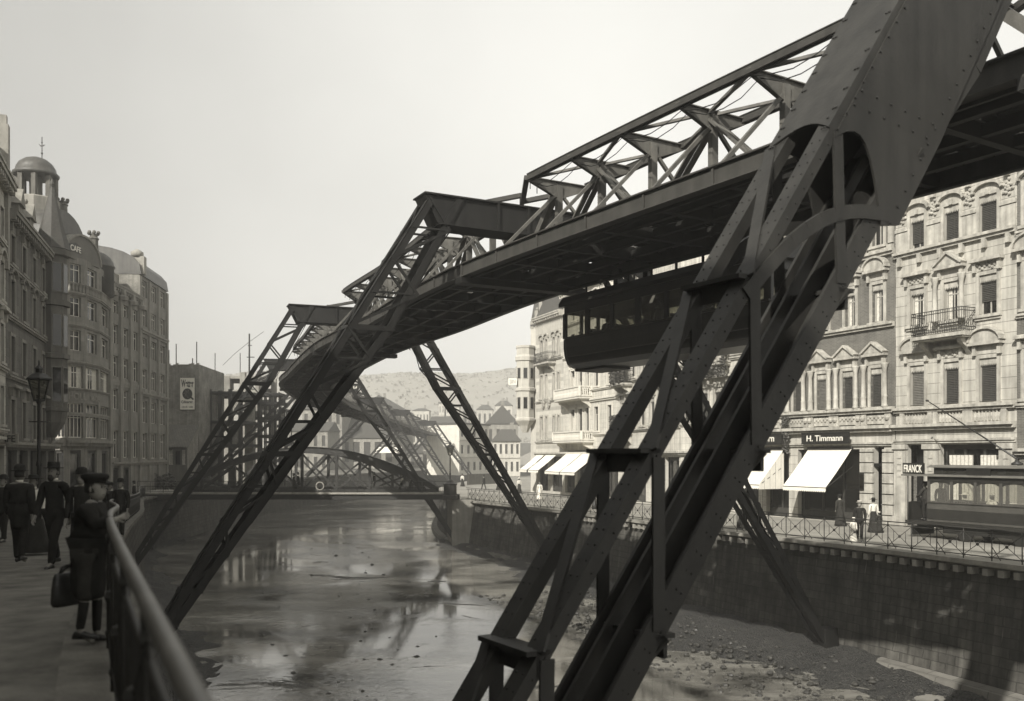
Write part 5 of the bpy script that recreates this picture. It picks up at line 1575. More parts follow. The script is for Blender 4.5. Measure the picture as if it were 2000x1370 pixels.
# tall end house with the barrel gable
def barrel():
    gz = -3.7; Y0, Y1 = 88, 97.5
    F = Fac(facpt(272, Y0), facpt(325, Y1)); L = F.len
    root = thing('gabled_house', 'tall stone end house with curved barrel gable, beyond the cafe', 'building', F(L / 2, gz, -4), LG)
    z = lambda y: (HY - y) / FPX * 95
    rw = [(-.3, 2.2), (3.2, 5.3), (6.5, 8.4), (9.6, 11.4), (12.6, 14.2), (15.4, 17.0)]
    cw = [((k + .5) * L / 3 - 1.0, (k + .5) * L / 3 + 1.0) for k in range(3)]
    ops = [(a, b, *q) for a, b in cw for q in rw]
    mb = MB(); wall_open(mb, F, 0, L, gz - .3, z(562), ops); mb.build('wall', M['cafestone'], root)
    for o_ in ops: window(root, F, o_, 'none', frame=M['winwhite'], mull=2)
    for k in range(4):
        mb = MB(); x = k * L / 3; fbox(mb, F, x - .3, x + .3, gz, z(565), -.02, .16); mb.build('buttress', M['stone_mid'], root)
    for q in (-.9, 5.7, 11.8): string(root, F, 0, L, q, .4, .3, M['stone_mid'])
    mb = MB()
    for q in ([F(0, gz), F(0, gz, -11), F(0, z(540), -11), F(0, z(540))], [F(L, gz, -11), F(L, gz), F(L, z(562)), F(L, z(562), -11)]):
        mb.poly(q, [(0, gz), (11, gz), (11, 18), (0, 18)])
    mb.build('flank_wall', M['brickrough'], root)
    n = 12; loops = []
    for a in (-.05, L + .05):
        loops.append([F(a, z(562) + (z(510) - z(562)) * math.sin(math.pi * k / n) ** .75 if 0 < k < n else z(562), .2 - 11 * (1 - math.cos(math.pi * k / n)) / 2) for k in range(n + 1)])
    mb = MB(); mb.sweep(loops, False); mb.build('barrel_roof', M['copper'], root)
    mb = MB(); fbox(mb, F, .3, 1.1, z(560), z(528), -1.2, .36); mb.lathe(F(.7, 0, -.4), [(.6, z(528)), (.6, z(520)), (.1, z(514))], 10); mb.build('corner_pier', M['trim_grey'], root)
barrel()

# hanging cafe sign near the left edge
p = P(13, 857, 47); t = thing('hanging_sign', 'white CAFE sign board hanging at the left edge of the picture', 'sign', p)
mb = MB(); mb.obox(p + V((-.75, 0, -.25)), (1.2, .25, 0), (0, .06, 0), (0, 0, .5)); mb.build('board', M['trim_grey'], t)
text_mesh('CAFE', 'lettering', M['signblack'], t, p + V((-.15, .09, 0)), (1.2, .25, 0), UP, width=1.0, height=.36, bold=.015)
mb = MB(); mb.tube([p + V((-.75, .0, .3)), p + V((-1.6, -.2, .35))], .03, 5); mb.build('arm', M['iron'], t)

# brick party wall with the advertising board
gz = -3.7
Fw = Fac(facpt(318, 104), facpt(389, 104)); L = Fw.len; zw = lambda y: (HY - y) / FPX * 104
root = thing('party_wall', 'bare brick party wall with ragged top on the building site', 'wall', Fw(L / 2, gz, 0))
mb = MB(); rnd = random.Random(5); n = 14; top = []
for k in range(n):
    a0, a1 = k * L / n, (k + 1) * L / n; z1 = zw(712) + rnd.choice((0, 0, .08, .16, -.1)); 
    mb.poly([Fw(a0, gz), Fw(a1, gz), Fw(a1, z1), Fw(a0, z1)], [(a0, gz), (a1, gz), (a1, z1), (a0, z1)])
    mb.poly([Fw(a0, z1), Fw(a1, z1), Fw(a1, z1, -.5), Fw(a0, z1, -.5)], [(a0, 0), (a1, 0), (a1, .5), (a0, .5)])
mb.poly([Fw(L, gz), Fw(L, gz, -9), Fw(L, zw(716), -9), Fw(L, zw(712))], [(0, gz), (9, gz), (9, 10), (0, 10)])
mb.build('wall', M['brickrough'], root)
t = thing('advertising_board', 'tall white advertising board lettered Wetter on the brick party wall', 'billboard', Fw(Fw.s_(367), zw(800), .1))
a0, a1 = Fw.s_(353), Fw.s_(381.5); mb = MB(); fbox(mb, Fw, a0, a1, zw(800.5), zw(738.5), .02, .2); mb.build('board', M['signwhite'], t)
mb = MB()
for (x0, x1, y0, y1) in ((a0 - .06, a0, zw(801), zw(738)), (a1, a1 + .06, zw(801), zw(738)), (a0, a1, zw(801), zw(800.4)), (a0, a1, zw(738.6), zw(737.5))): fbox(mb, Fw, x0, x1, y0, y1, .02, .23)
mb.build('frame', M['blind2'], t)
cm = (a0 + a1) / 2
text_mesh('Wetter', 'lettering', M['signblack'], t, Fw(cm, zw(749.5), .21), Fw.u, UP, width=1.4, height=.86, bold=.03)
text_mesh('Cölnerstr.', 'lettering', M['signblack'], t, Fw(cm, zw(785.5), .21), Fw.u, UP, width=1.36, height=.33, bold=.02)
text_mesh('GEGR. 1848', 'lettering', M['blind2'], t, Fw(cm, zw(795.5), .21), Fw.u, UP, width=1.25, height=.2, bold=.01)
mb = MB(); ec = Fw(cm, zw(770), .215); L_ = []
for k in range(20):
    a = 2 * math.pi * k / 20; L_.append(ec + Fw.u * .56 * math.cos(a) + UP * .62 * math.sin(a))
mb.plate(L_, Fw.w * .02); mb.plate([ec + Fw.u * .2 - UP * .35, ec + Fw.u * .66 - UP * .72, ec + Fw.u * .72 - UP * .55, ec + Fw.u * .35 - UP * .2], Fw.w * .024)
em = mb.build('emblem', M['signblack'], t)
mb = MB()
for k in range(5):
    pts = [ec + Fw.w * .02 + Fw.u * (.42 * math.cos(.5 + k * .9 + u * .9) * (.25 + u * .75)) + UP * (.46 * math.sin(.5 + k * .9 + u * .9) * (.25 + u * .75)) for u in (0, .25, .5, .75, 1)]
    mb.tube(pts, .028, 4)
mb.build('emblem_swirl', M['trim_grey'], em)

# low shed with a tiled roof at the foot of the wall
Fs = Fac(facpt(314, 99), facpt(366, 99)); L = Fs.len; zs = lambda y: (HY - y) / FPX * 99
root = thing('shed', 'low shed with tiled roof and white windows below the brick party wall', 'shed', Fs(L / 2, gz, -2))
wo = [(Fs.s_(329), Fs.s_(338), zs(908), zs(879)), (Fs.s_(355), Fs.s_(362), zs(908), zs(879)), (Fs.s_(341), Fs.s_(352), zs(908), zs(881))]
mb = MB(); wall_open(mb, Fs, 0, L, gz, zs(872), wo); mb.build('wall', M['stone_dark'], root)
for o_ in wo[:2]: window(root, Fs, o_, 'none', frame=M['signwhite'], curtain=True, mull=1)
door(root, Fs, wo[2], .25)
mb = MB(); mb.poly([Fs(-.2, zs(873), .5), Fs(L + .2, zs(873), .5), Fs(L + .1, zs(828), -3.4), Fs(-.2, zs(828), -3.4)], [(0, 0), (L, 0), (L, 4.5), (0, 4.5)]); mb.poly([Fs(-.2, zs(873) - .12, .5), Fs(L + .2, zs(873) - .12, .5), Fs(L + .1, zs(828) - .12, -3.4), Fs(-.2, zs(828) - .12, -3.4)], [(0, 0), (L, 0), (L, 4.5), (0, 4.5)]); mb.build('roof', M['tile'], root)
mb = MB()
for q in ([Fs(L, gz), Fs(L, gz, -3.4), Fs(L, zs(829) - .2, -3.4), Fs(L, zs(872))],): mb.poly(q, [(0, 0), (3, 0), (3, 3), (0, 3)])
mb.build('side_wall', M['brickrough'], root)

# half-built iron frame with brick infill, and scaffolds
def frame(label, px0, px1, Y, ys, ncol, depth, m, brick=0, seed=1, name='building_frame', th=.4):
    F = Fac(facpt(px0, Y), facpt(px1, Y)); L = F.len; z = lambda y: (HY - y) / FPX * Y; rnd = random.Random(seed)
    root = thing(name, label, 'building frame', F(L / 2, gz, -depth / 2))
    for d in (0, -depth):
        for k in range(ncol + 1):
            mb = MB(); x = k * L / ncol; fbox(mb, F, x - th / 2, x + th / 2, gz - .2, z(ys[0]) + rnd.uniform(-.2, .6), d - th / 2, d + th / 2); mb.build('column', m, root)
    for y in ys:
        mb = MB(); fbox(mb, F, -.3, L + .3, z(y) - .35, z(y), -.28, .28); fbox(mb, F, -.3, L + .3, z(y) - .35, z(y), -depth - .28, -depth + .28)
        for k in range(ncol + 1): x = k * L / ncol; fbox(mb, F, x - .12, x + .12, z(y) - .3, z(y) - .05, -depth, 0)
        fbox(mb, F, 0, L, z(y) - .04, z(y) + .06, -depth, -1.2); mb.build('floor_beam', m, root)
    cells = [(i, j) for i in range(ncol) for j in range(len(ys))]
    for (i, j) in cells:
        if rnd.random() < brick:
            a, b = i * L / ncol, (i + 1) * L / ncol; z1 = z(ys[j]) - .36; z0 = (z(ys[j + 1]) if j + 1 < len(ys) else gz); z1 = lerp(z0, z1, rnd.choice((.5, .8, 1)))
            d = rnd.choice((-.1, -depth)); mb = MB(); mb.poly([F(a, z0, d), F(b, z0, d), F(b, z1, d), F(a, z1, d)], [(a, z0), (b, z0), (b, z1), (a, z1)]); mb.poly([F(a, z0, d - .3), F(b, z0, d - .3), F(b, z1, d - .3), F(a, z1, d - .3)], [(a, z0), (b, z0), (b, z1), (a, z1)]); mb.build('brick_infill', M['brickrough'], root)
    return F, root
frame('half-built iron building frame with open floors behind the leaning lattice legs', 390, 470, 108, [765, 822, 868], 4, 8, M['steel_dark'], .35, 3)
Ft, rt = frame('rising brick storey of the building site with rubble on its top', 385, 505, 124, [735, 762, 800], 4, 8, M['stone_mid'], .9, 9, name='brick_storey', th=.7)
frame('timber scaffolding around a brick pier right of the iron frame', 498, 545, 116, [768, 785, 815, 850], 5, 3, M['wood_dark'], .12, 4, 'scaffolding', .14)
frame('second timber scaffolding in front of the distant hill', 520, 560, 140, [800, 830, 862], 4, 3, M['wood_dark'], .15, 6, 'scaffolding', .14)
mb = MB(); Fp = Fac(facpt(478, 114), facpt(494, 114)); zp = lambda y: (HY - y) / FPX * 114
fbox(mb, Fp, 0, Fp.len, gz, zp(775), -1, 0); tag(mb.build('brick_pier', M['brickrough']), 'pale brick pier standing between iron frame and scaffolding', 'pier')
for px, y, Y, lb in ((330, 684, 107, 'first bare scaffold pole above the party wall'), (344, 672, 107, 'second bare scaffold pole above the party wall'), (384, 668, 107, 'bare scaffold pole at the right end of the party wall'),
                     (376, 700, 107, 'short scaffold pole above the advertising board'), (420, 690, 126, 'thin pole above the rubble of the brick storey'), (469, 690, 126, 'thin pole just left of the tall mast'), (508, 705, 126, 'thin pole just right of the tall mast'), (532, 768, 130, 'thin pole above the timber scaffolding')):
    mb = MB(); a = P(px, y, Y); mb.tube([V((a.x, a.y, gz)), a], .06, 5); tag(mb.build('scaffold_pole', M['wood_dark']), lb, 'pole', 'scaffold poles on the building site')
a = P(487, 652, 122); t = thing('hoist_mast', 'tall wooden mast with rope stay and cross-arms over the building site', 'mast', V((a.x, a.y, gz)))
mb = MB(); mb.tube([V((a.x, a.y, gz)), a], .16, 6, .1); mb.build('pole', M['wood_dark'], t)
mb = MB(); mb.tube([P(482, 698, 122), P(497, 698, 122)], .06, 5); mb.tube([P(484, 675, 122), P(492, 675, 122)], .05, 5); mb.build('cross_arm', M['wood_dark'], t)
mb = MB(); mb.tube([P(487, 668, 122), P(460, 690, 122), P(435, 714, 122)], .03, 4); mb.tube([P(487, 668, 122), P(515, 648, 122)], .03, 4); mb.build('rope', M['black'], t)
# hedge and hoarding on the promenade end, below the shed
mb = MB(); rnd = random.Random(3)
for _ in range(2600):
    px = rnd.uniform(285, 420); Y = rnd.uniform(93, 95); p = P(px, 935, Y); h = .8 + .7 * math.sin(px * .13) * math.sin(px * .05) ; p.z = -3.6 + rnd.uniform(0, max(.4, h + .7))
    a = rnd.uniform(0, 6.28); e = V((math.cos(a), math.sin(a), rnd.uniform(-.6, .6))) * .14; f = V((-math.sin(a), math.cos(a), rnd.uniform(-.8, .8))) * .10
    mb.poly([p - e, p + f, p + e, p - f])
tag(mb.build('hedge', M['leaf']), 'low dark hedge beside the left bridge end', 'hedge', kind='stuff')
# ================================================================ far town and hill
def hill():
    mb = MB(); rnd = random.Random(2); nx, ny = 150, 26; rows = []
    X0, X1, Y0, Y1 = -560, 470, 330, 600
    for j in range(ny + 1):
        row = []
        for i in range(nx + 1):
            x = lerp(X0, X1, i / nx); v = j / ny; Y = lerp(Y0, Y1, v)
            crest = 47 + 4 * math.sin(x * .009 + 1) + 2.2 * math.sin(x * .031) + 1.2 * math.sin(x * .083)
            z = -3.6 + (crest + 3.6) * (math.sin(min(1, v * 1.25) * math.pi / 2) ** 1.5) + rnd.uniform(-.9, .9) * min(1, v * 4)
            row.append(mb.vert((x, Y, z)))
        rows.append(row)
    for a, b in zip(rows, rows[1:]):
        for i in range(nx): mb.face((a[i], a[i + 1], b[i + 1], b[i]))
    tag(mb.build('hill', mat('wooded_hill', .28, .95, .08, .12, .6, .6)), kind='structure')  # base colour paled to carry part of the distance haze
    # woods on the slope: clumps of leaf cards
    mb = MB()
    for _ in range(5600):
        x = rnd.uniform(-330, 120); v = rnd.uniform(.12, .86); Y = lerp(Y0, Y1, v)
        crest = 47 + 4 * math.sin(x * .009 + 1) + 2.2 * math.sin(x * .031) + 1.2 * math.sin(x * .083)
        z = -3.6 + (crest + 3.6) * (math.sin(min(1, v * 1.25) * math.pi / 2) ** 1.5)
        r = rnd.uniform(.4, 1.0)
        for _k in range(4):
            p = V((x + rnd.uniform(-r, r), Y + rnd.uniform(-r, r), z + rnd.uniform(-.3, .6 * r))); a = rnd.uniform(0, 6.28)
            e = V((math.cos(a), math.sin(a), rnd.uniform(-.5, .5))) * r * .8; f = V((-math.sin(a) * .4, math.cos(a) * .4, 1)) * r * .7
            mb.poly([p - e, p + f, p + e, p - f])
    tag(mb.build('hillside_woods', mat('far_foliage', .28, .9, .12, .1)), 'woods covering the hazy hillside', 'woods', kind='stuff')  # foliage colour paled with the slope, haze put into the tone
hill()

def block(name, label, px0, px1, Y, ytop, rows, cols, wallm, roof='hip', yroof=None, depth=8, gz=-4, yaw=0.0, group=None, m_roof=None, wh=.5, cat='house', trim=None, ww=.42):
    x0, x1 = (px0 - 1000) / FPX * Y, (px1 - 1000) / FPX * Y; F = Fac((x0, Y), (x1, Y + yaw)); L = F.len; z = lambda y: (HY - y) / FPX * Y
    t = thing(name, label, cat, F(L / 2, gz, -depth / 2), group); H = z(ytop)
    cw = L / cols; ops = []
    rh = (H - gz) / rows
    for r_ in range(rows):
        for c_ in range(cols): ops.append((c_ * cw + cw * (.5 - ww / 2), c_ * cw + cw * (.5 + ww / 2), gz + rh * (r_ + .28), gz + rh * (r_ + .28 + wh)))
    mb = MB(); wall_open(mb, F, 0, L, gz, H, ops, .2)
    for q in ([F(0, gz), F(0, gz, -depth), F(0, H, -depth), F(0, H)], [F(L, gz, -depth), F(L, gz), F(L, H), F(L, H, -depth)]): mb.poly(q, [(0, gz), (depth, gz), (depth, H), (0, H)])
    mb.build('wall', wallm, t)
    for a, b, c_, d in ops:
        mb = MB(); fbox(mb, F, a, b, c_, d, -.26, -.18); w_ = mb.build('window', M['blind'], t)
    for r_ in range(1, rows):
        mb = MB(); fbox(mb, F, 0, L, gz + rh * r_ + .1, gz + rh * r_ + .3, -.02, .16); mb.build('string_course', trim or M['trim'], t)
    zr = z(yroof) if yroof else H + 3
    mb = MB()
    if roof == 'hip':
        mb.hexa([F(-.3, H, .4), F(L + .3, H, .4), F(L + .3, H, -depth), F(-.3, H, -depth), F(min(2, L * .3), zr, -depth * .4), F(L - min(2, L * .3), zr, -depth * .4), F(L - min(2, L * .3), zr, -depth * .6), F(min(2, L * .3), zr, -depth * .6)])
    elif roof == 'gable':                         # ridge running away, gable towards us
        mb.hexa([F(-.3, H, .3), F(L + .3, H, .3), F(L + .3, H, -depth), F(-.3, H, -depth), F(L / 2 - .05, zr, .3), F(L / 2 + .05, zr, .3), F(L / 2 + .05, zr, -depth), F(L / 2 - .05, zr, -depth)])
    elif roof == 'ridge':
        mb.hexa([F(-.3, H, .4), F(L + .3, H, .4), F(L + .3, H, -depth), F(-.3, H, -depth), F(-.3, zr, -depth / 2 + .05), F(L + .3, zr, -depth / 2 + .05), F(L + .3, zr, -depth / 2 - .05), F(-.3, zr, -depth / 2 - .05)])
    else:
        mb.hexa([F(-.2, H, .3), F(L + .2, H, .3), F(L + .2, H, -depth), F(-.2, H, -depth), F(-.2, H + .4, .3), F(L + .2, H + .4, .3), F(L + .2, H + .4, -depth), F(-.2, H + .4, -depth)])
    mb.build('roof', m_roof or M['slate'], t)
    if roof in ('gable', 'ridge', 'hip'):
        mb = MB(); x = L * (.5 if roof == 'gable' else .7); fbox(mb, F, x - .35, x + .35, zr - .6, zr + 1.3, -depth * .5 - .35, -depth * .5 + .35); mb.build('chimney', M['brickw'], t)
    return t, F
FG = 'distant houses beyond the bridge'
block('white_house', 'white three-storey house beyond the plaza, seen under the leaning lattice leg', 897, 953, 186, 829, 3, 5, M['cream2'], 'flat', group=FG, yaw=10)
block('gabled_house', 'house with big dark pointed gable between white house and oriel turret', 950, 1012, 205, 828, 2, 4, M['stone_mid'], 'gable', 792, depth=16, group=FG)
block('town_house', 'low bright house with mansard roof in front of the dark gable', 962, 1016, 176, 862, 2, 5, M['cream'], 'hip', 838, depth=6, group=FG, wh=.55)
block('market_hall', 'wide hall with pale gable front and tall windows behind the arched bridge', 622, 770, 232, 856, 1, 7, M['trim_grey'], 'ridge', 806, depth=22, group=FG, wh=.6, ww=.6)
block('gabled_hall', 'broad pitched gable hall behind the far girders', 690, 790, 262, 802, 2, 4, M['stone_mid'], 'gable', 772, depth=24, group=FG)
block('shed_row', 'long low dark building behind the right bridge end', 770, 900, 262, 886, 1, 9, M['stone_mid'], 'ridge', 868, depth=9, group=FG)
block('dark_house', 'dark hip-roofed house behind the hazy far pylons', 826, 902, 258, 846, 2, 5, M['stone_dark'], 'hip', 812, depth=14, group=FG)
for i, (a, b, yt, yb_) in enumerate(((857, 868, 788, 'leftmost'), (871, 882, 789, 'middle'), (886, 897, 795, 'rightmost'))):
    block('tenement', '%s pale tenement block low on the hazy hillside' % yb_, a, b, 345, yt, 5, 2, M['cream'], 'flat', depth=8, group='tenements on the hillside', ww=.3)
block('tenement', 'wide pale tenement row on the hillside left of the three blocks', 806, 838, 350, 802, 3, 5, M['cream'], 'hip', 797, group='tenements on the hillside')
for i, (a, b, y, yt) in enumerate(((932, 962, 800, 'left'), (968, 1000, 792, 'right'), (905, 928, 806, 'far left'))):
    block('villa', '%s small villa among trees on the slope above the dark gable' % yt, a, b, 338 + 6 * i, y, 3, 3, M['cream'] if i % 2 else M['trim'], 'hip', y - 10, group='villas on the slope')
block('factory', 'long low workshop behind the building site', 545, 640, 205, 842, 2, 6, M['stone_mid'], 'ridge', 822, depth=14, group=FG)
block('works_shed', 'tall grey works building left behind the far girder', 590, 668, 228, 800, 3, 5, M['stone_mid'], 'hip', 782, depth=14, group=FG)
# white canvas awning over a stall beyond the bridge
t = thing('market_stall', 'stall with bright white canvas roof on the far bank', 'stall', P(755, 905, 226))
p = P(733, 885, 226); q = P(782, 885, 226)
mb = MB(); mb.hexa([p, q, q + V((0, 3, 1.4)), p + V((0, 3, 1.4)), p + UP * .08, q + UP * .08, q + V((0, 3, 1.48)), p + V((0, 3, 1.48))]); mb.build('canvas', M['awning'], t)
mb = MB()
for x in (p.x, (p.x + q.x) / 2, q.x): mb.tube([V((x, 226.05, -3.4)), V((x, 226.05, p.z + .02))], .07, 5)
mb.build('frame', M['wood_dark'], t)
# low wall and hedge at the far corner of the plaza
mb = MB(); a = P(912, 948, 128); b = P(968, 943, 134)
mb.hexa([V((a.x, a.y, -4.3)), V((b.x, b.y, -4.3)), V((b.x, b.y + .5, -4.3)), V((a.x, a.y + .5, -4.3)), V((a.x, a.y, -2.6)), V((b.x, b.y, -2.6)), V((b.x, b.y + .5, -2.6)), V((a.x, a.y + .5, -2.6))])
tag(mb.build('garden_wall', M['stone_dark']), 'low dark garden wall at the far side of the sunny plaza', 'wall')

# the row of left bank houses goes on beside and behind the viewer and shades the promenade
def wing_house(label, p0, p1, top, rows, cols, gz, seed):
    F = Fac(p0, p1); L = F.len; t = thing('town_house', label, 'house', F(L / 2, gz, -5), LG)
    rh = (top - gz) / rows; cw = L / cols
    ops = [(c_ * cw + cw * .3, c_ * cw + cw * .7, gz + rh * (r_ + .25), gz + rh * (r_ + .8)) for r_ in range(rows) for c_ in range(cols)]
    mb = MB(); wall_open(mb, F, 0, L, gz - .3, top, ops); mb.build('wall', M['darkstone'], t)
    for o_ in ops: window(t, F, o_, 'plain', trim=M['stone_mid'])
    cornice(t, F, 0, L, top, M['stone_mid'], .5); shell(t, F, gz - .3, top, 11, M['stone_dark'], M['slate'], 2.6, 2.0)
wing_house('dark town house beside the viewer, left of the walking men and out of the picture', (-12.7, 12), (-20.75, 32.7), 13.4, 4, 7, -2.3, 1)
wing_house('dark town house at the left behind the viewer, out of the picture', (-3.7, -9.0), (-12.6, 11.8), 13.0, 4, 7, -1.7, 2)
wing_house('dark town house farthest behind the viewer, out of the picture', (5.0, -30), (-3.6, -9.2), 13.6, 4, 7, -1.7, 3)
# ================================================================ people and tram
def skin(verts, edges, radii, root=0, level=1):
    me = bpy.data.meshes.new('skin'); me.from_pydata([tuple(v) for v in verts], edges, [])
    bm = bmesh.new(); bm.from_mesh(me); lay = bm.verts.layers.skin.verify(); bm.verts.ensure_lookup_table()
    for i, v in enumerate(bm.verts):
        r = radii[i]; v[lay].radius = (r, r) if not isinstance(r, tuple) else r; v[lay].use_root = (i == root)
    bm.to_mesh(me); bm.free()
    o = bpy.data.objects.new('skin', me)
    m = o.modifiers.new('s', 'SKIN'); m.use_smooth_shade = True; m.branch_smoothing = .3
    u = o.modifiers.new('u', 'SUBSURF'); u.levels = level; u.render_levels = level
    r = evaluated(o)
    vs = [V(v.co) for v in r.vertices]; fs = [tuple(p.vertices) for p in r.polygons]
    bpy.data.meshes.remove(r); bpy.data.meshes.remove(me)
    return vs, fs

def person(label, loc, yaw, H=1.72, coat='suit', trousers='suit', hat='bowler', step=.0, lean=0.0, arms=(0, 0), fore=(.03, .03), near=False, skirt=None, beard=False, group=None,
           coat_len=.42, bulk=1.0, head_turn=0.0, sit=False, shoulders=1.0, hatm=None, lhand=None, rhand=None, collar=True, knee=False):
    """standing figure: x right, y the way it faces; step = stride as a share of the height, arms = forward swing of each hand"""
    loc = V(loc); root = thing('person', label, 'person', loc, group)
    c, s = math.cos(yaw), math.sin(yaw)
    def W(p): return loc + V((c * p[0] - s * p[1], s * p[0] + c * p[1], p[2])) * H
    lz = .0
    J = {}
    J['pelvis'] = V((0, 0, .53)); J['waist'] = V((0, lean * .15, .62)); J['chest'] = V((0, lean * .5, .735)); J['neckb'] = V((0, lean * .8, .825)); J['neck'] = V((0, lean * .95, .862)); J['head'] = V((0, lean * 1.0 + .012, .93))
    for k, sg in ((0, -1), (1, 1)):
        st = step * (1 if k == 0 else -1)
        J['hip%d' % k] = V((sg * .052, 0, .51))
        if sit:
            J['knee%d' % k] = V((sg * .06, .24, .50)); J['ank%d' % k] = V((sg * .06, .24, .25)); J['toe%d' % k] = V((sg * .07, .33, .23))
        else:
            J['knee%d' % k] = V((sg * .056, st * .55 + (.02 if st >= 0 else .015), .285)); J['ank%d' % k] = V((sg * .056, st, .045 + (.035 if st < 0 else 0))); J['toe%d' % k] = V((sg * .066, st + .085, .018 + (.0 if st >= 0 else .0)))
        J['sh%d' % k] = V((sg * .108 * shoulders, lean * .75, .805))
        a = arms[k]
        J['el%d' % k] = V((sg * .135 * shoulders, lean * .5 + a * .45 - .01, .64)); J['wr%d' % k] = V((sg * (.135), lean * .3 + a + fore[k], .49))
    if lhand is not None: J['wr0'] = V(lhand); J['el0'] = (J['sh0'] + J['wr0']) / 2 + V((-.05, -.03, -.05))
    if rhand is not None: J['wr1'] = V(rhand); J['el1'] = (J['sh1'] + J['wr1']) / 2 + V((.06, -.02, -.06))
    N_ = list(J); ix = {n: i for i, n in enumerate(N_)}
    E = [('pelvis', 'waist'), ('waist', 'chest'), ('chest', 'neckb'), ('neckb', 'neck')]
    for k in (0, 1): E += [('pelvis', 'hip%d' % k), ('hip%d' % k, 'knee%d' % k), ('knee%d' % k, 'ank%d' % k), ('ank%d' % k, 'toe%d' % k), ('neckb', 'sh%d' % k), ('sh%d' % k, 'el%d' % k), ('el%d' % k, 'wr%d' % k)]
    rad = {'pelvis': .07, 'waist': .064, 'chest': .078, 'neckb': .045, 'neck': .034, 'head': .03, 'hip': .05, 'knee': .032, 'ank': .022, 'toe': .02, 'sh': .034, 'el': .024, 'wr': .017}
    rr = lambda n: rad[n.rstrip('01')]
    names = [n for n in N_ if n != 'head']; im = {n: i for i, n in enumerate(names)}
    vs = [J[n] for n in names]; ed = [(im[a], im[b]) for a, b in E]; ra = [rr(n) for n in names]
    for k, sg in ((0, -1), (1, 1)):                                  # hands
        w = J['wr%d' % k]; d = (w - J['el%d' % k]).normalized(); base = im['wr%d' % k]
        palm = w + d * .045; i0 = len(vs); vs.append(palm); ra.append(.017); ed.append((base, i0))
        if near:
            side = d.cross(V((sg, 0, 0))).normalized() if abs(d.x) < .8 else V((0, 1, 0)); inn = V((-sg, .1, 0)).normalized()
            for f in range(4):
                o = palm + side * (.011 * (f - 1.5)); L_ = (.036, .041, .039, .030)[f]
                a = len(vs); vs += [o + d * .012, o + d * (L_ * .6) + inn * .006, o + d * L_ + inn * .02]; ra += [.0055, .005, .004]; ed += [(i0, a), (a, a + 1), (a + 1, a + 2)]
            a = len(vs); vs += [w + d * .02 + side * .02, w + d * .04 + side * .032 + inn * .008]; ra += [.006, .005]; ed += [(base, a), (a, a + 1)]
    bv, bf = skin(vs, ed, ra, im['pelvis'], 1)
    mb = MB()
    ids = [mb.vert(W(p)) for p in bv]
    for f in bf: mb.face([ids[k] for k in f], None, True)
    # head with a face, turned on the neck
    hc = J['head']; ch, sh_ = math.cos(head_turn), math.sin(head_turn)
    def HP(x, y, z): return hc + V((ch * x - sh_ * y, sh_ * x + ch * y, z))
    loops = []
    nseg = 14
    for z, rx, ry, oy in ((-.075, .018, .02, .02), (-.062, .030, .036, .016), (-.045, .038, .045, .010), (-.02, .044, .053, .004), (.005, .047, .058, 0), (.03, .046, .057, -.004), (.05, .038, .047, -.006), (.064, .022, .028, -.006), (.069, .006, .008, -.006)):
        L_ = []
        for k in range(nseg):
            a = 2 * math.pi * k / nseg; x, y = math.cos(a) * rx, math.sin(a) * ry + oy
            front = max(0, math.sin(a)) ** 6
            if -.03 < z < .0: y += front * .013 * (1 - abs(z + .018) / .02 if abs(z + .018) < .02 else 0)      # nose
            if abs(z - .005) < .002: y -= front * .006                                                              # eye hollows
            if abs(z + .045) < .002: y += front * .004                                                              # lips
            L_.append(W(HP(x, y, z)))
        loops.append(L_)
    mb.sweep(loops, True)
    for sg in (-1, 1): mb.ball(W(HP(sg * .047, -.003, -.008)), .012 * H, 6, .5, 1, 1.5)
    body = mb.build('body', M['skin'], root)
    if near:
        mb = MB()
        for sg in (-1, 1): mb.ball(W(HP(sg * .017, .052, .004)), .0055 * H, 6)
        mb.build('eyes', M['hair'], body)
        mb = MB(); mb.tube([W(HP(-.014, .055, -.040)), W(HP(0, .059, -.041)), W(HP(.014, .055, -.040))], .0028 * H, 5); mb.build('mouth', M['leather'], body)
    mb = MB()                                                        # hair
    loops = []
    for z, k in ((-.03, 1.03), (0, 1.05), (.03, 1.05), (.055, 1.0), (.072, .45)):
        rx, ry = (.047 * k, .058 * k); loops.append([W(HP(math.cos(a) * rx * (1 if z < .05 else .8), (math.sin(a) * ry if math.sin(a) < .2 or z > .03 else math.sin(a) * ry * .82) - .008, z)) for a in [2 * math.pi * i / 12 for i in range(12)]])
    mb.sweep(loops, True)
    if beard:
        mb.ball(W(HP(0, .045, -.058)), .026 * H, 8, 1.2, .9, 1.5); mb.tube([W(HP(-.022, .05, -.032)), W(HP(0, .062, -.028)), W(HP(.022, .05, -.032))], .006 * H, 5)
    mb.build('hair', M['hair'], root)
    # clothes
    def cloth(names, edges, radii, name, m, extra=None):
        im2 = {n: i for i, n in enumerate(names)}
        vv = [J[n] if n in J else extra[n] for n in names]
        a, b = skin(vv, [(im2[x], im2[y]) for x, y in edges], radii, 0, 1)
        q = MB(); ids = [q.vert(W(p)) for p in a]
        for f in b: q.face([ids[k] for k in f], None, True)
        return q.build(name, m, root)
    X = {'hem': V((0, 0, coat_len)), 'cuff0': J['wr0'].lerp(J['el0'], .08), 'cuff1': J['wr1'].lerp(J['el1'], .08), 'col': J['neckb'] + V((0, 0, .012))}
    cn = ['pelvis', 'waist', 'chest', 'neckb', 'col', 'sh0', 'sh1', 'el0', 'el1', 'cuff0', 'cuff1'] + ([] if skirt or sit else ['hem'])
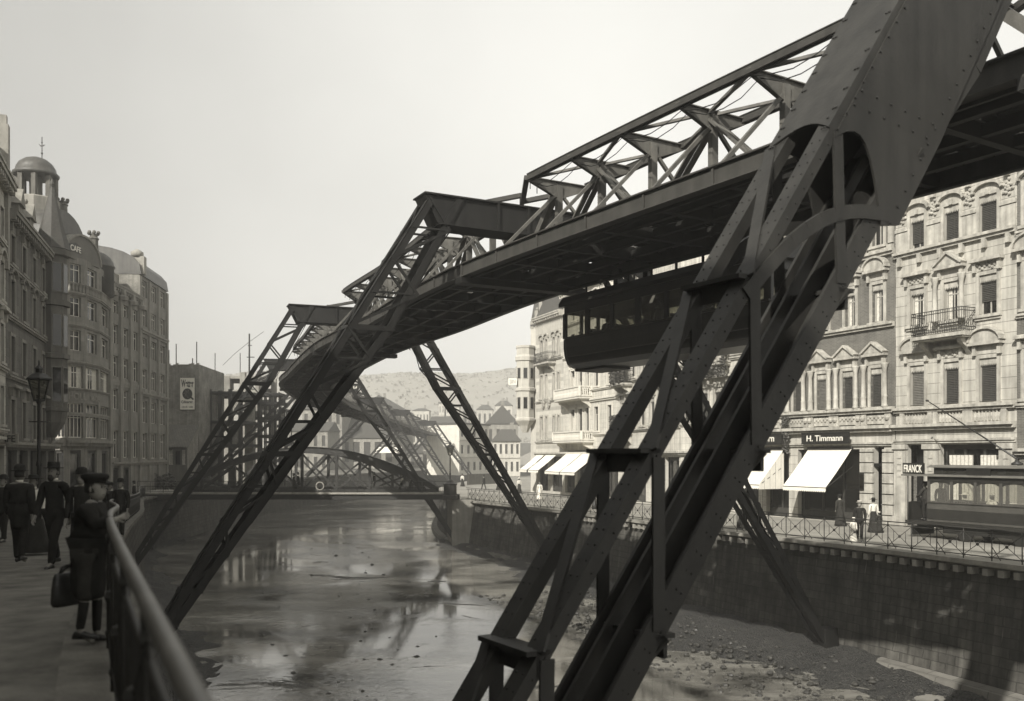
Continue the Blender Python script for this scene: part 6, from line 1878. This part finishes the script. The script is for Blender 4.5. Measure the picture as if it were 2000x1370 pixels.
    ce = [('pelvis', 'waist'), ('waist', 'chest'), ('chest', 'neckb'), ('neckb', 'col'), ('neckb', 'sh0'), ('neckb', 'sh1'), ('sh0', 'el0'), ('sh1', 'el1'), ('el0', 'cuff0'), ('el1', 'cuff1')] + ([] if skirt or sit else [('pelvis', 'hem')])
    cr = [.088, .082 if not skirt else .064, .096, .058, .045, .048, .048, .038, .038, .028, .028] + ([] if skirt or sit else [.094])
    cr = [x * bulk for x in cr]
    cloth(cn, ce, cr, 'coat' if not skirt else 'blouse', M[coat], X)
    if collar:
        mb = MB(); q = J['neck']; loops = []
        for z, r_ in ((-.018, .037), (.008, .036)): loops.append([W(q + V((math.cos(2 * math.pi * k / 12) * r_, math.sin(2 * math.pi * k / 12) * r_ + .002, z))) for k in range(12)])
        mb.sweep(loops, True); mb.build('collar', M['collar'], root)
    if skirt:
        mb = MB(); loops = []
        for z, r_ in ((.625, .062), (.56, .085), (.45, .10), (.3, .125), (.15, .155), (.03, .185), (.015, .18)):
            loops.append([W(V((math.cos(a) * r_ * (1 + .05 * math.sin(a * 7) * (1 - z)), (math.sin(a) * r_ * 1.1 - .03 * (1 - z) * 2 + .02) * (1 + .05 * math.sin(a * 7 + 1) * (1 - z)), z))) for a in [2 * math.pi * i / 28 for i in range(28)]])
        mb.sweep(loops, True); mb.build('skirt', M[skirt], root)
    else:
        kz = {}
        if knee:
            for k in (0, 1): kz['cut%d' % k] = J['knee%d' % k].lerp(J['ank%d' % k], .12)
            cloth(['pelvis', 'hip0', 'hip1', 'knee0', 'knee1', 'cut0', 'cut1'], [('pelvis', 'hip0'), ('pelvis', 'hip1'), ('hip0', 'knee0'), ('hip1', 'knee1'), ('knee0', 'cut0'), ('knee1', 'cut1')], [.08, .062, .062, .05, .05, .046, .046], 'breeches', M[trousers], kz)
            for k in (0, 1): cloth(['knee%d' % k, 'ank%d' % k], [('knee%d' % k, 'ank%d' % k)], [.036, .026], 'stocking', M['suit'])
        else:
            for k in (0, 1): kz['cut%d' % k] = J['ank%d' % k] + V((0, 0, -.012))
            cloth(['pelvis', 'hip0', 'hip1', 'knee0', 'knee1', 'cut0', 'cut1'], [('pelvis', 'hip0'), ('pelvis', 'hip1'), ('hip0', 'knee0'), ('hip1', 'knee1'), ('knee0', 'cut0'), ('knee1', 'cut1')], [.076, .06, .06, .044, .044, .036, .036], 'trousers', M[trousers], kz)
        for k in (0, 1):
            a, b = J['ank%d' % k], J['toe%d' % k]; d = (b - a); d.z = 0; d.normalize()
            loops = []
            for u, w_, h in ((-.04, .012, .03), (-.025, .022, .05), (.02, .024, .055), (.06, .026, .036), (.095, .02, .026), (.112, .006, .014)):
                q = a + d * u; z0 = a.z - .045 if not sit else b.z - .018
                n_ = V((-d.y, d.x, 0)); loops.append([W(V((q.x, q.y, z0)) + n_ * (w_ * math.cos(t)) + V((0, 0, h * .5 + h * .5 * math.sin(t)))) for t in [2 * math.pi * i / 10 for i in range(10)]])
            mb = MB(); mb.sweep(loops, True); mb.build('shoe', M['leather'], root)
    hp = lambda r_, z, oy=-.004: [W(HP(math.cos(a) * r_, math.sin(a) * r_ * 1.15 + oy, z)) for a in [2 * math.pi * i / 16 for i in range(16)]]
    mm = hatm or M['felt']
    prof = {'bowler': ((.080, .036), (.083, .042), (.058, .041), (.056, .07), (.047, .095), (.025, .108), (.003, .110)),
            'homburg': ((.085, .036), (.087, .042), (.056, .041), (.053, .075), (.050, .098), (.030, .100), (.003, .094)),
            'boater': ((.085, .040), (.086, .047), (.056, .047), (.055, .085), (.052, .087), (.003, .088)),
            'cap': ((.055, .030), (.057, .042), (.070, .056), (.074, .068), (.066, .082), (.04, .088), (.003, .089)),
            'lady': ((.120, .045), (.125, .052), (.06, .055), (.058, .085), (.04, .10), (.003, .102)),
            'low': ((.105, .040), (.108, .048), (.058, .045), (.052, .08), (.03, .095), (.003, .095))}
    if hat:
        mb = MB(); mb.sweep([hp(r_, z) for r_, z in prof[hat]], True)
        if hat == 'cap': mb.plate([W(HP(-.045, .05, .036)), W(HP(-.03, .095, .026)), W(HP(.03, .095, .026)), W(HP(.045, .05, .036))], (0, 0, .008 * H))
        ho = mb.build('hat', mm, root)
        if hat in ('boater',):
            mb = MB(); mb.sweep([hp(.0575, .049), hp(.057, .064)], True); mb.build('hat_band', M['felt'], ho)
    return root, W, J

def gz_left(X, Y):
    best = min(range(0, int(LB.len * 2)), key=lambda k: (LB.at(k / 2).x - X) ** 2 + (LB.at(k / 2).y - Y) ** 2)
    return LB.at(best / 2).z

# boy at the railing with a school bag
p = P(172, 1255, 8.05); 
BYAW = R(-78)
boy, BW, BJ = person('boy in flat cap and knee breeches leaning on the promenade railing', (p.x, 8.05, -1.64), BYAW, 1.46, coat='suit', trousers='suit2', hat='cap', near=True, knee=True, lean=.03,
       step=.035, rhand=(.07, .17, .745), lhand=(-.15, -.11, .50), coat_len=.24, bulk=1.22, head_turn=R(-20), shoulders=1.1, collar=False)
h = BW(V((-.10, -.145, .455)))
t = thing('school_bag', 'dark leather bag hanging from the boy\'s hand beside the railing', 'bag', h + V((0, 0, -.36)))
ax = V((math.cos(R(68)), math.sin(R(68)), 0)); ay = V((-ax.y, ax.x, 0))
mb = MB(); loops = []
for z, w_, d_ in ((-.35, .14, .05), (-.32, .155, .065), (-.2, .15, .06), (-.1, .135, .05), (-.06, .12, .03)):
    loops.append([h + ax * (w_ * math.cos(a)) * (abs(math.cos(a)) ** -.35 if abs(math.cos(a)) > .2 else 1) + ay * d_ * math.sin(a) + UP * z for a in [2 * math.pi * k / 16 for k in range(16)]])
mb.sweep(loops, True); mb.build('bag_body', M['leather'], t)
hw_ = BW(BJ['wr0'] + (BJ['wr0'] - BJ['el0']).normalized() * .05)
mb = MB(); mb.tube([h + ax * .09 + UP * -.07, hw_ + ax * .02, hw_ - ax * .02, h - ax * .09 + UP * -.07], .012, 6); mb.tube([h + ax * .07 + UP * -.07, h + ax * .05 + UP * -.01, h + UP * .005, h - ax * .05 + UP * -.01, h - ax * .07 + UP * -.07], .012, 6); mb.build('handle', M['leather'], t)

def left_man(px, feet, hgt_px, H, **k):
    Y = H * FPX / hgt_px; p = P(px, feet, Y); return (p.x, Y, p.z)
PG = 'people on the promenade'
walkers = [
    ('man in bowler hat seen from behind, walking away at the left edge', 38, 1108, 186, 1.74, dict(hat='bowler', yaw=R(8), step=.10, arms=(.05, -.06), coat_len=.33, bulk=1.12)),
    ('bearded man in homburg hat walking towards the viewer', 106, 1108, 200, 1.80, dict(hat='homburg', yaw=R(172), step=.13, arms=(-.08, .08), beard=True, coat_len=.36, near=True)),
    ('man in bowler hat with white collar just behind the boy', 160, 1102, 190, 1.70, dict(hat='bowler', yaw=R(185), step=-.07, arms=(.03, .02), coat_len=.30, near=True)),
]
GZL = lambda Y: LB.at(min(range(0, 120), key=lambda k: abs(LB.at(k).y - Y))).z
for lb_, px, fy, hp_, H, kw in walkers:
    Y = H * FPX / hp_; z = None
    # walk along the sight line until the feet stand on the pavement
    p = P(px, fy, Y); yaw = kw.pop('yaw'); person(lb_, (p.x, Y, GZL(Y)), yaw, H, group=PG, near=kw.pop('near', False), **kw)
more = [
    ('woman in pale blouse half hidden behind the bearded man', 66, 19.5, 1.62, R(180), dict(coat='cloth', skirt='skirt', hat='lady')),
    ('dark walker at the far left between the lamp and the house', 8, 24, 1.7, R(170), dict(hat='bowler', step=.08)),
    ('distant man in bowler hat near the railing bend', 236, 27, 1.68, R(175), dict(hat='bowler', step=.06)),
    ('distant woman in dark dress on the promenade by the railing', 216, 31, 1.62, R(170), dict(coat='suit', skirt='skirt', hat='low')),
    ('distant walker in front of the cafe window', 118, 44, 1.7, R(20), dict(hat='homburg', step=.08)),
    ('distant walker close to the cafe corner', 205, 56, 1.7, R(180), dict(hat='bowler', step=.08)),
    ('distant woman in white blouse near the cafe entrance', 152, 50, 1.62, R(30), dict(coat='cloth', skirt='skirt', hat='lady')),
    ('distant pedestrian at the left end of the bridge', 262, 66, 1.7, R(100), dict(hat='bowler', step=.08)),
]
for lb_, px, Y, H, yaw, kw in more:
    p = P(px, 900, Y); person(lb_, (p.x, Y, GZL(Y)), yaw, H, group=PG, **kw)

# right bank street
RZ = lambda Y: RB.at(min(range(0, 140), key=lambda k: abs(RB.at(k).y - Y))).z
SG = 'people on the right bank street'
def street_person(lb_, px, Y, H, yaw, **kw):
    p = P(px, 1000, Y); return person(lb_, (p.x, Y, RZ(Y)), yaw, H, group=kw.pop('group', SG), **kw)
street_person('man in straw boater and dark jacket by the quay railing', 1679, 39.6, 1.72, R(150), hat='boater', hatm=M['straw'], coat='suit', step=.06, coat_len=.42)
street_person('small child in white dress beside the man in the boater', 1667, 39.3, 1.02, R(190), coat='cloth', skirt='cloth', hat='lady', hatm=M['cloth'], collar=False)
street_person('woman in checked pale blouse and dark skirt walking past the house door', 1706, 44.5, 1.64, R(10), coat='collar', skirt='skirt', hat='low')
street_person('child in white cap walking next to the woman in the pale blouse', 1717, 44.2, 1.0, R(10), coat='suit2', skirt='skirt', hat='cap', hatm=M['cloth'], collar=False)
street_person('dark figure in front of the shop window under the wide awning', 1640, 48.8, 1.66, R(20), coat='suit2', skirt='skirt', hat='low')
street_person('person in white partly hidden behind the lattice leg near the small awnings', 1449, 47, 1.6, R(30), coat='cloth', skirt='skirt', hat='low')
street_person('woman in white apron in front of the dark corner shop', 1054, 84, 1.62, R(180), coat='cloth', skirt='cloth', hat=None, collar=False)
street_person('man walking across the plaza with his hands low', 945, 111, 1.72, R(70), hat='bowler', step=.14)
street_person('woman with long dark train walking over the plaza', 975, 110, 1.66, R(-80), coat='suit2', skirt='skirt', hat='low')
street_person('woman in white blouse and dark skirt at the far plaza corner', 903, 122, 1.66, R(150), coat='cloth', skirt='skirt', hat='low')
street_person('woman in white hidden partly behind the leaning lattice leg on the plaza', 1014, 100, 1.62, R(20), coat='cloth', skirt='skirt', hat='lady', hatm=M['cloth'])
BG = 'people on the arched bridge'
for lb_, px, H, yaw, kw in (('man standing between the uprights on the arched bridge', 731, 1.72, R(90), dict(hat='bowler')), ('woman in pale blouse and wide dark skirt on the arched bridge', 785, 1.64, R(80), dict(coat='collar', skirt='skirt', hat='low')),
                            ('woman in white hat and wide dark skirt near the right bridge end', 804, 1.64, R(-70), dict(coat='cloth', skirt='skirt', hat='lady', hatm=M['cloth'])), ('couple member in dark coat at the middle of the bridge', 582, 1.72, R(90), dict(hat='bowler')),
                            ('woman in long dark dress at the middle of the bridge', 574, 1.64, R(95), dict(coat='suit2', skirt='skirt', hat='low')), ('walker near the left end of the arched bridge', 505, 1.7, R(-90), dict(hat='bowler', step=.1))):
    Y = BY + 1.4; p = P(px, 900, Y); person(lb_, (p.x, Y, -3.3), yaw, H, group=BG, **kw)

# ---------------------------------------------------------------- tram
def tram():
    a = V((17.75, 41.9, 0)); u = V((.43, -.903, 0)).normalized(); w = V((u.y, -u.x, 0))        # a: leading lower corner line; u towards us, w to the river
    gz0 = RZ(40) + .0
    def T(s_, z, d=0.0): return a + u * s_ + w * d + UP * (gz0 + z)
    root = thing('tram', 'dark electric tram with clerestory roof and trolley pole on the right bank street', 'tram', T(4.5, 0, -1))
    class TF: pass
    Fz = Fac((T(0, 0).x, T(0, 0).y), (T(9, 0).x, T(9, 0).y))
    B0, B1 = 1.35, 7.3; Wd = 2.05
    zf, zs, zt = .78, 1.62, 2.55
    mb = MB()
    for d0, d1 in ((0, -.06), (-Wd + .06, -Wd)): fbox(mb, Fz, B0, B1, gz0 + zf, gz0 + zs, d1, d0)
    fbox(mb, Fz, B0, B0 + .06, gz0 + zf, gz0 + zs, -Wd + .06, -.06); fbox(mb, Fz, B1 - .06, B1, gz0 + zf, gz0 + zs, -Wd + .06, -.06)
    fbox(mb, Fz, B0 - 1.2, B1 + 1.2, gz0 + zf - .12, gz0 + zf - .002, -Wd, 0)
    body = mb.build('body', M['tram'], root)
    mb = MB(); fbox(mb, Fz, B0, B1, gz0 + zs - .28, gz0 + zs - .05, .001, .012); fbox(mb, Fz, B0, B1, gz0 + zs, gz0 + zs + .05, -.07, .03); fbox(mb, Fz, B0, B1, gz0 + zf + .02, gz0 + zf + .1, .001, .02); mb.build('painted_band', M['tram_light'], body)
    n = 5
    for d in (-.06, -Wd):
        for k in range(n + 1):
            mb = MB(); x = B0 + .06 + k * (B1 - B0 - .12) / n; fbox(mb, Fz, x - .065, x + .065, gz0 + zs + .05, gz0 + zt, d, d + .06); mb.build('window_post', M['tram_light'], root)
        for k in range(n):
            x0 = B0 + .06 + k * (B1 - B0 - .12) / n + .065; x1 = B0 + .06 + (k + 1) * (B1 - B0 - .12) / n - .065
            mb = MB(); mb.poly([Fz(x0, gz0 + zs + .05, d + .03), Fz(x1, gz0 + zs + .05, d + .03), Fz(x1, gz0 + zt, d + .03), Fz(x0, gz0 + zt, d + .03)]); w_ = mb.build('window_pane', M['glass_car'], root)
            mb = MB(); m_ = (x0 + x1) / 2
            mb.plate([Fz(x0, gz0 + zt, d + .03), Fz(x0, gz0 + zt - .14, d + .03), Fz(lerp(x0, m_, .4), gz0 + zt - .05, d + .03), Fz(m_, gz0 + zt - .03, d + .03), Fz(lerp(x1, m_, .4), gz0 + zt - .05, d + .03), Fz(x1, gz0 + zt - .14, d + .03), Fz(x1, gz0 + zt, d + .03)], Fz.w * .03); mb.build('window_arch', M['tram'], w_)
    mb = MB(); fbox(mb, Fz, B0, B1, gz0 + zt, gz0 + zt + .22, -.06, .0); fbox(mb, Fz, B0, B1, gz0 + zt, gz0 + zt + .22, -Wd, -Wd + .06); mb.build('letter_board', M['tram'], root)
    mb = MB(); fbox(mb, Fz, B0 - 1.3, B1 + 1.3, gz0 + zt + .22, gz0 + zt + .30, -Wd - .12, .14)
    rf = mb.build('roof', M['tram_roof'], root)
    mb = MB(); fbox(mb, Fz, B0 - .1, B1 + .1, gz0 + zt + .301, gz0 + zt + .60, -Wd * .74, -Wd * .26); mb.build('clerestory', M['tram'], rf)
    for k in range(6):
        mb = MB(); x = B0 + .4 + k * 1.0; fbox(mb, Fz, x, x + .6, gz0 + zt + .37, gz0 + zt + .53, -Wd * .26 + .001, -Wd * .26 + .012); mb.build('clerestory_pane', M['glass_lamp'], rf)
    mb = MB(); loops = []
    for x in (B0 - .35, B1 + .35): loops.append([Fz(x, gz0 + zt + z, d) for d, z in ((-Wd * .18, .60), (-Wd * .18, .64), (-Wd * .35, .70), (-Wd * .5, .72), (-Wd * .65, .70), (-Wd * .82, .64), (-Wd * .82, .60))])
    mb.sweep(loops, False); mb.build('clerestory_roof', M['tram_roof'], rf)
    mb = MB(); fbox(mb, Fz, 3.4, 4.5, gz0 + zt + .305, gz0 + zt + .58, .05, .09); rb = mb.build('route_board', M['signblack'], rf)
    # platforms
    for e, sg in ((B0 - 1.2, -1), (B1 + 1.2, 1)):
        mb = MB(); pts = [Fz(e - sg * .15, 0, 0), Fz(e, 0, -.35), Fz(e + sg * .06, 0, -Wd / 2), Fz(e, 0, -Wd + .35), Fz(e - sg * .15, 0, -Wd)]
        for p_, q_ in zip(pts, pts[1:]): mb.hexa([p_ + UP * (gz0 + .55), q_ + UP * (gz0 + .55), q_ + UP * (gz0 + .55) - Fz.u * sg * .04, p_ + UP * (gz0 + .55) - Fz.u * sg * .04, p_ + UP * (gz0 + 1.6), q_ + UP * (gz0 + 1.6), q_ + UP * (gz0 + 1.6) - Fz.u * sg * .04, p_ + UP * (gz0 + 1.6) - Fz.u * sg * .04])
        mb.build('platform_dash', M['tram'], root)
        for p_ in (pts[0], pts[-1]):
            mb = MB(); mb.tube([p_ + UP * (gz0 + .6), p_ + UP * (gz0 + zt + .22)], .03, 6); mb.build('platform_post', M['tram_light'], root)
        mb = MB(); mb.tube([Fz(e - sg * .3, gz0 + .7, -Wd / 2), Fz(e - sg * .3, gz0 + 1.75, -Wd / 2)], .06, 8); mb.lathe(Fz(e - sg * .3, gz0, -Wd / 2), [(.13, 1.75), (.13, 1.85), (.03, 1.9)], 8); mb.build('controller', M['black'], root)
    # name board over the leading platform
    mb = MB(); fbox(mb, Fz, .1, 1.25, gz0 + zt + .315, gz0 + zt + .80, .04, .10); sb = mb.build('name_board', M['signblack'], root)
    text_mesh('FRANCK', 'lettering', M['signwhite'], sb, Fz(.675, gz0 + zt + .55, .115), Fz.u, UP, width=.98, height=.34, bold=.012)
    # running gear
    mb = MB(); fbox(mb, Fz, B0 + .6, B1 - .6, gz0 + .30, gz0 + .62, -Wd + .4, -.25); fbox(mb, Fz, B0 - .9, B1 + .9, gz0 + .5, gz0 + .62, -Wd + .5, -.5); tk = mb.build('truck', M['black'], root)
    for x in (B0 + 1.7, B1 - 1.7):
        for d in (-.3, -Wd + .3):
            mb = MB(); c = Fz(x, gz0 + .38, d); mb.plate([c + (Fz.u * math.cos(2 * math.pi * k / 20) + UP * math.sin(2 * math.pi * k / 20)) * .38 for k in range(20)], Fz.w * .09); mb.build('wheel', M['black'], tk)
    mb = MB(); fbox(mb, Fz, B0 - 1.15, B0 - 1.1, gz0 + .1, gz0 + .5, -Wd + .3, -.3); mb.build('lifeguard', M['black'], root)
    # trolley pole
    b = Fz(4.9, gz0 + zt + .74, -Wd / 2); tip = P(1811, 783, 44.3)
    mb = MB(); mb.lathe(b, [(.22, 0), (.22, .08), (.08, .16), (.06, .3)], 10); tb = mb.build('trolley_base', M['black'], root)
    mb = MB(); mb.tube([b + UP * .25, tip], .04, 6, .022); mb.tube([tip + Fz.w * .06, tip - Fz.w * .06], .05, 8); mb.tube([b + UP * .25, b + UP * .34 + Fz.u * 1.0], .04, 6); mb.build('trolley_pole', M['black'], root)
    # benches inside
    mb = MB(); fbox(mb, Fz, B0 + .2, B1 - .2, gz0 + 1.15, gz0 + 1.22, -Wd + .1, -Wd + .5); fbox(mb, Fz, B0 + .2, B1 - .2, gz0 + 1.15, gz0 + 1.22, -.5, -.1); mb.build('bench', M['wood_dark'], root)
    return Fz, gz0, Wd, root
TF_, TZ, TW, tr = tram()
yaw_t = math.atan2(-TF_.u.y, -TF_.u.x) - math.pi / 2
TG = 'people riding the tram'
person('tram driver in flat cap standing on the leading platform', TF_(.75, TZ + .78, -.6), yaw_t, 1.72, hat='cap', coat='suit2', group=TG, lhand=(-.1, .2, .6), rhand=(.1, .2, .6))
person('conductor in long coat on the tram platform behind the driver', TF_(1.15, TZ + .78, -1.1), yaw_t + 2.6, 1.7, hat='cap', coat='suit', group=TG)
for x, lb_, kw in ((2.9, 'passenger in white hat at the second tram window', dict(coat='suit', hat='lady', hatm=M['cloth'])), (4.2, 'passenger in white blouse and straw hat at the middle tram window', dict(coat='cloth', hat='boater', hatm=M['straw'])),
                   (4.9, 'small passenger in white next to the straw-hatted passenger', dict(coat='cloth', hat='low', H=1.4)), (6.6, 'passenger in white blouse and dark hat at the last tram window', dict(coat='cloth', hat='low'))):
    H = kw.pop('H', 1.65); person(lb_, TF_(x, TZ + .40, -.42), math.atan2(-TF_.w.y, -TF_.w.x) - math.pi / 2, H, group=TG, sit=True, **kw)
# passengers in the suspended carriage
CG = 'passengers in the suspended carriage'
yc = math.atan2(car.location.y * 0 + 1, 0)
for k, (q, a, lb_) in enumerate(((-.8, .1, 'carriage driver standing at the leading window of the hanging carriage'), (-2.9, .45, 'passenger sitting at the middle of the hanging carriage'), (-4.6, .5, 'passenger sitting behind the darkest window of the hanging carriage'), (-6.0, -.35, 'passenger near the rear of the hanging carriage'))):
    person(lb_, CARC(a, -2.92 if k == 0 else -2.62, q), R(30), 1.68 if k == 0 else 1.62, hat='bowler' if k else 'cap', group=CG, sit=bool(k))

# climbing plants on the balconies of the leafy house
def ivy(label, F, a0, a1, z0, z1, n, d=.9, seed=1):
    mb = MB(); rnd = random.Random(seed)
    for _ in range(n):
        a = rnd.uniform(a0, a1); z = rnd.uniform(z0, z1)
        dens = .5 + .5 * math.sin(a * 3.1 + seed) * math.sin(z * 2.3)
        if rnd.random() > .35 + .65 * dens: continue
        p = F(a, z, d * rnd.uniform(.75, 1.12)); an = rnd.uniform(0, 6.28); r = rnd.uniform(.05, .13)
        e = V((math.cos(an), math.sin(an), rnd.uniform(-.5, .5))) * r; f = V((-math.sin(an) * .6, math.cos(an) * .6, rnd.uniform(.3, 1))) * r
        mb.poly([p - e, p + f, p + e, p - f])
    return tag(mb.build('climbing_plant', M['leaf']), label, 'plant', 'climbing plants on the balconies')
ivy('leafy climbing plant screening the upper iron balcony left of the pylon', F4, .6, 3.7, 5.9, 8.6, 2600, 1.05, 2)
ivy('leafy climbing plant hanging over the lower iron balcony left of the pylon', F4, .6, 3.7, .8, 3.4, 2200, 1.05, 3)
ivy('climbing plant growing up the house hidden behind the pylon', F3, F3.len * .3, F3.len * .7, 5.2, 8.0, 2200, .9, 4)
ivy('trailing plant round the half hidden black sign', FB, FB.s_(1536), FB.s_(1548), .2, 2.3, 500, .35, 5)
# ================================================================ camera, light, air
cam = bpy.data.cameras.new('camera'); co = bpy.data.objects.new('camera', cam); COL.objects.link(co)
co.location = (0, 0, 0); co.rotation_euler = (R(90), 0, 0)
cam.sensor_width = 36; cam.lens = 36 * FPX / 2000; cam.shift_y = (HY - 685) / 2000
cam.clip_start = .05; cam.clip_end = 4000
cam.dof.use_dof = True; cam.dof.focus_distance = 42; cam.dof.aperture_fstop = 1.5
sc.camera = co

EL = 34.0
D = V((.48, .88, 0)).normalized()
sd = D * math.cos(R(EL)) + V((0, 0, -math.sin(R(EL))))
sun = bpy.data.lights.new('sun', 'SUN'); so = bpy.data.objects.new('sun', sun); COL.objects.link(so)
sun.energy = 5.0; sun.angle = R(.6); sun.color = (1, .965, .90)
so.rotation_euler = sd.to_track_quat('-Z', 'Y').to_euler(); so.location = (-40, 20, 60)

w = bpy.data.worlds.new('World'); sc.world = w; w.use_nodes = True
nt = w.node_tree; N = nt.nodes; L = nt.links
bg = N['Background']
sky = N.new('ShaderNodeTexSky'); sky.sky_type = 'NISHITA'; sky.sun_disc = False
sky.sun_elevation = R(EL); sky.sun_rotation = math.atan2(-D.x, -D.y)
sky.air_density = 1.0; sky.dust_density = 5.0; sky.ozone_density = 1.0
bw = N.new('ShaderNodeRGBToBW'); L.new(sky.outputs[0], bw.inputs[0])
# thin high cloud evens out the clear-sky gradient
tc = N.new('ShaderNodeTexCoord'); n = N.new('ShaderNodeTexNoise'); n.inputs['Scale'].default_value = 1.6; n.inputs['Detail'].default_value = 5
L.new(tc.outputs['Generated'], n.inputs['Vector'])
mr = N.new('ShaderNodeMapRange'); mr.inputs[1].default_value = .32; mr.inputs[2].default_value = .7; mr.inputs[3].default_value = .82; mr.inputs[4].default_value = 1.08
L.new(n.outputs['Fac'], mr.inputs[0])
pw = N.new('ShaderNodeMath'); pw.operation = 'POWER'; pw.inputs[1].default_value = SKYPOW
dv = N.new('ShaderNodeMath'); dv.operation = 'DIVIDE'; dv.inputs[1].default_value = 8
L.new(bw.outputs[0], dv.inputs[0]); L.new(dv.outputs[0], pw.inputs[0])
p8 = N.new('ShaderNodeMath'); p8.operation = 'MULTIPLY'; p8.inputs[1].default_value = 8; L.new(pw.outputs[0], p8.inputs[0]); pw = p8
# a bank of town smoke drifts across the western sky
sx = N.new('ShaderNodeSeparateXYZ'); L.new(tc.outputs['Generated'], sx.inputs[0])
sm = N.new('ShaderNodeMapRange'); sm.interpolation_type = 'SMOOTHSTEP'; sm.inputs[1].default_value = -.62; sm.inputs[2].default_value = .10; sm.inputs[3].default_value = .62; sm.inputs[4].default_value = 1.0
L.new(sx.outputs[0], sm.inputs[0])
s2 = N.new('ShaderNodeMath'); s2.operation = 'MULTIPLY'; L.new(mr.outputs[0], s2.inputs[0]); L.new(sm.outputs[0], s2.inputs[1]); mr = s2
ml = N.new('ShaderNodeMath'); ml.operation = 'MULTIPLY'; L.new(pw.outputs[0], ml.inputs[0]); L.new(mr.outputs[0], ml.inputs[1])
cb = N.new('ShaderNodeCombineColor')
for k, c in enumerate((1.012, 1.0, .945)):
    m_ = N.new('ShaderNodeMath'); m_.operation = 'MULTIPLY'; m_.inputs[1].default_value = c
    L.new(ml.outputs[0], m_.inputs[0]); L.new(m_.outputs[0], cb.inputs[k])
L.new(cb.outputs[0], bg.inputs['Color']); bg.inputs['Strength'].default_value = SKYSTR

# haze
mb = MB(); x0, x1, y0, y1, z0, z1 = -520, 520, -70, 640, WATER - 1.6, HAZETOP
mb.hexa([(x0, y0, z0), (x1, y0, z0), (x1, y1, z0), (x0, y1, z0), (x0, y0, z1), (x1, y0, z1), (x1, y1, z1), (x0, y1, z1)])
hm = bpy.data.materials.new('haze_air'); hm.use_nodes = True
nt = hm.node_tree; nt.nodes.remove(nt.nodes['Principled BSDF'])
pv = nt.nodes.new('ShaderNodeVolumePrincipled'); pv.inputs['Color'].default_value = (.96, .95, .92, 1); pv.inputs['Density'].default_value = HAZE
pv.inputs['Anisotropy'].default_value = .35
nt.links.new(pv.outputs[0], nt.nodes['Material Output'].inputs['Volume'])
o = mb.build('haze', hm); tag(o, 'pale smoky haze over the river valley', 'haze', kind='stuff')

sc.view_settings.view_transform = 'Standard'; sc.view_settings.look = 'None'; sc.view_settings.gamma = 1
sc.view_settings.exposure = EXPO
sc.cycles.use_denoising = True
sc.cycles.max_bounces = 8; sc.cycles.diffuse_bounces = 3; sc.cycles.glossy_bounces = 3; sc.cycles.transparent_max_bounces = 24
sc.cycles.volume_bounces = 1; sc.cycles.volume_step_rate = 4
sc.cycles.use_adaptive_sampling = True; sc.cycles.adaptive_threshold = .02
sc.cycles.caustics_reflective = False; sc.cycles.caustics_refractive = False

bpy.data.scenes.remove(TMP)
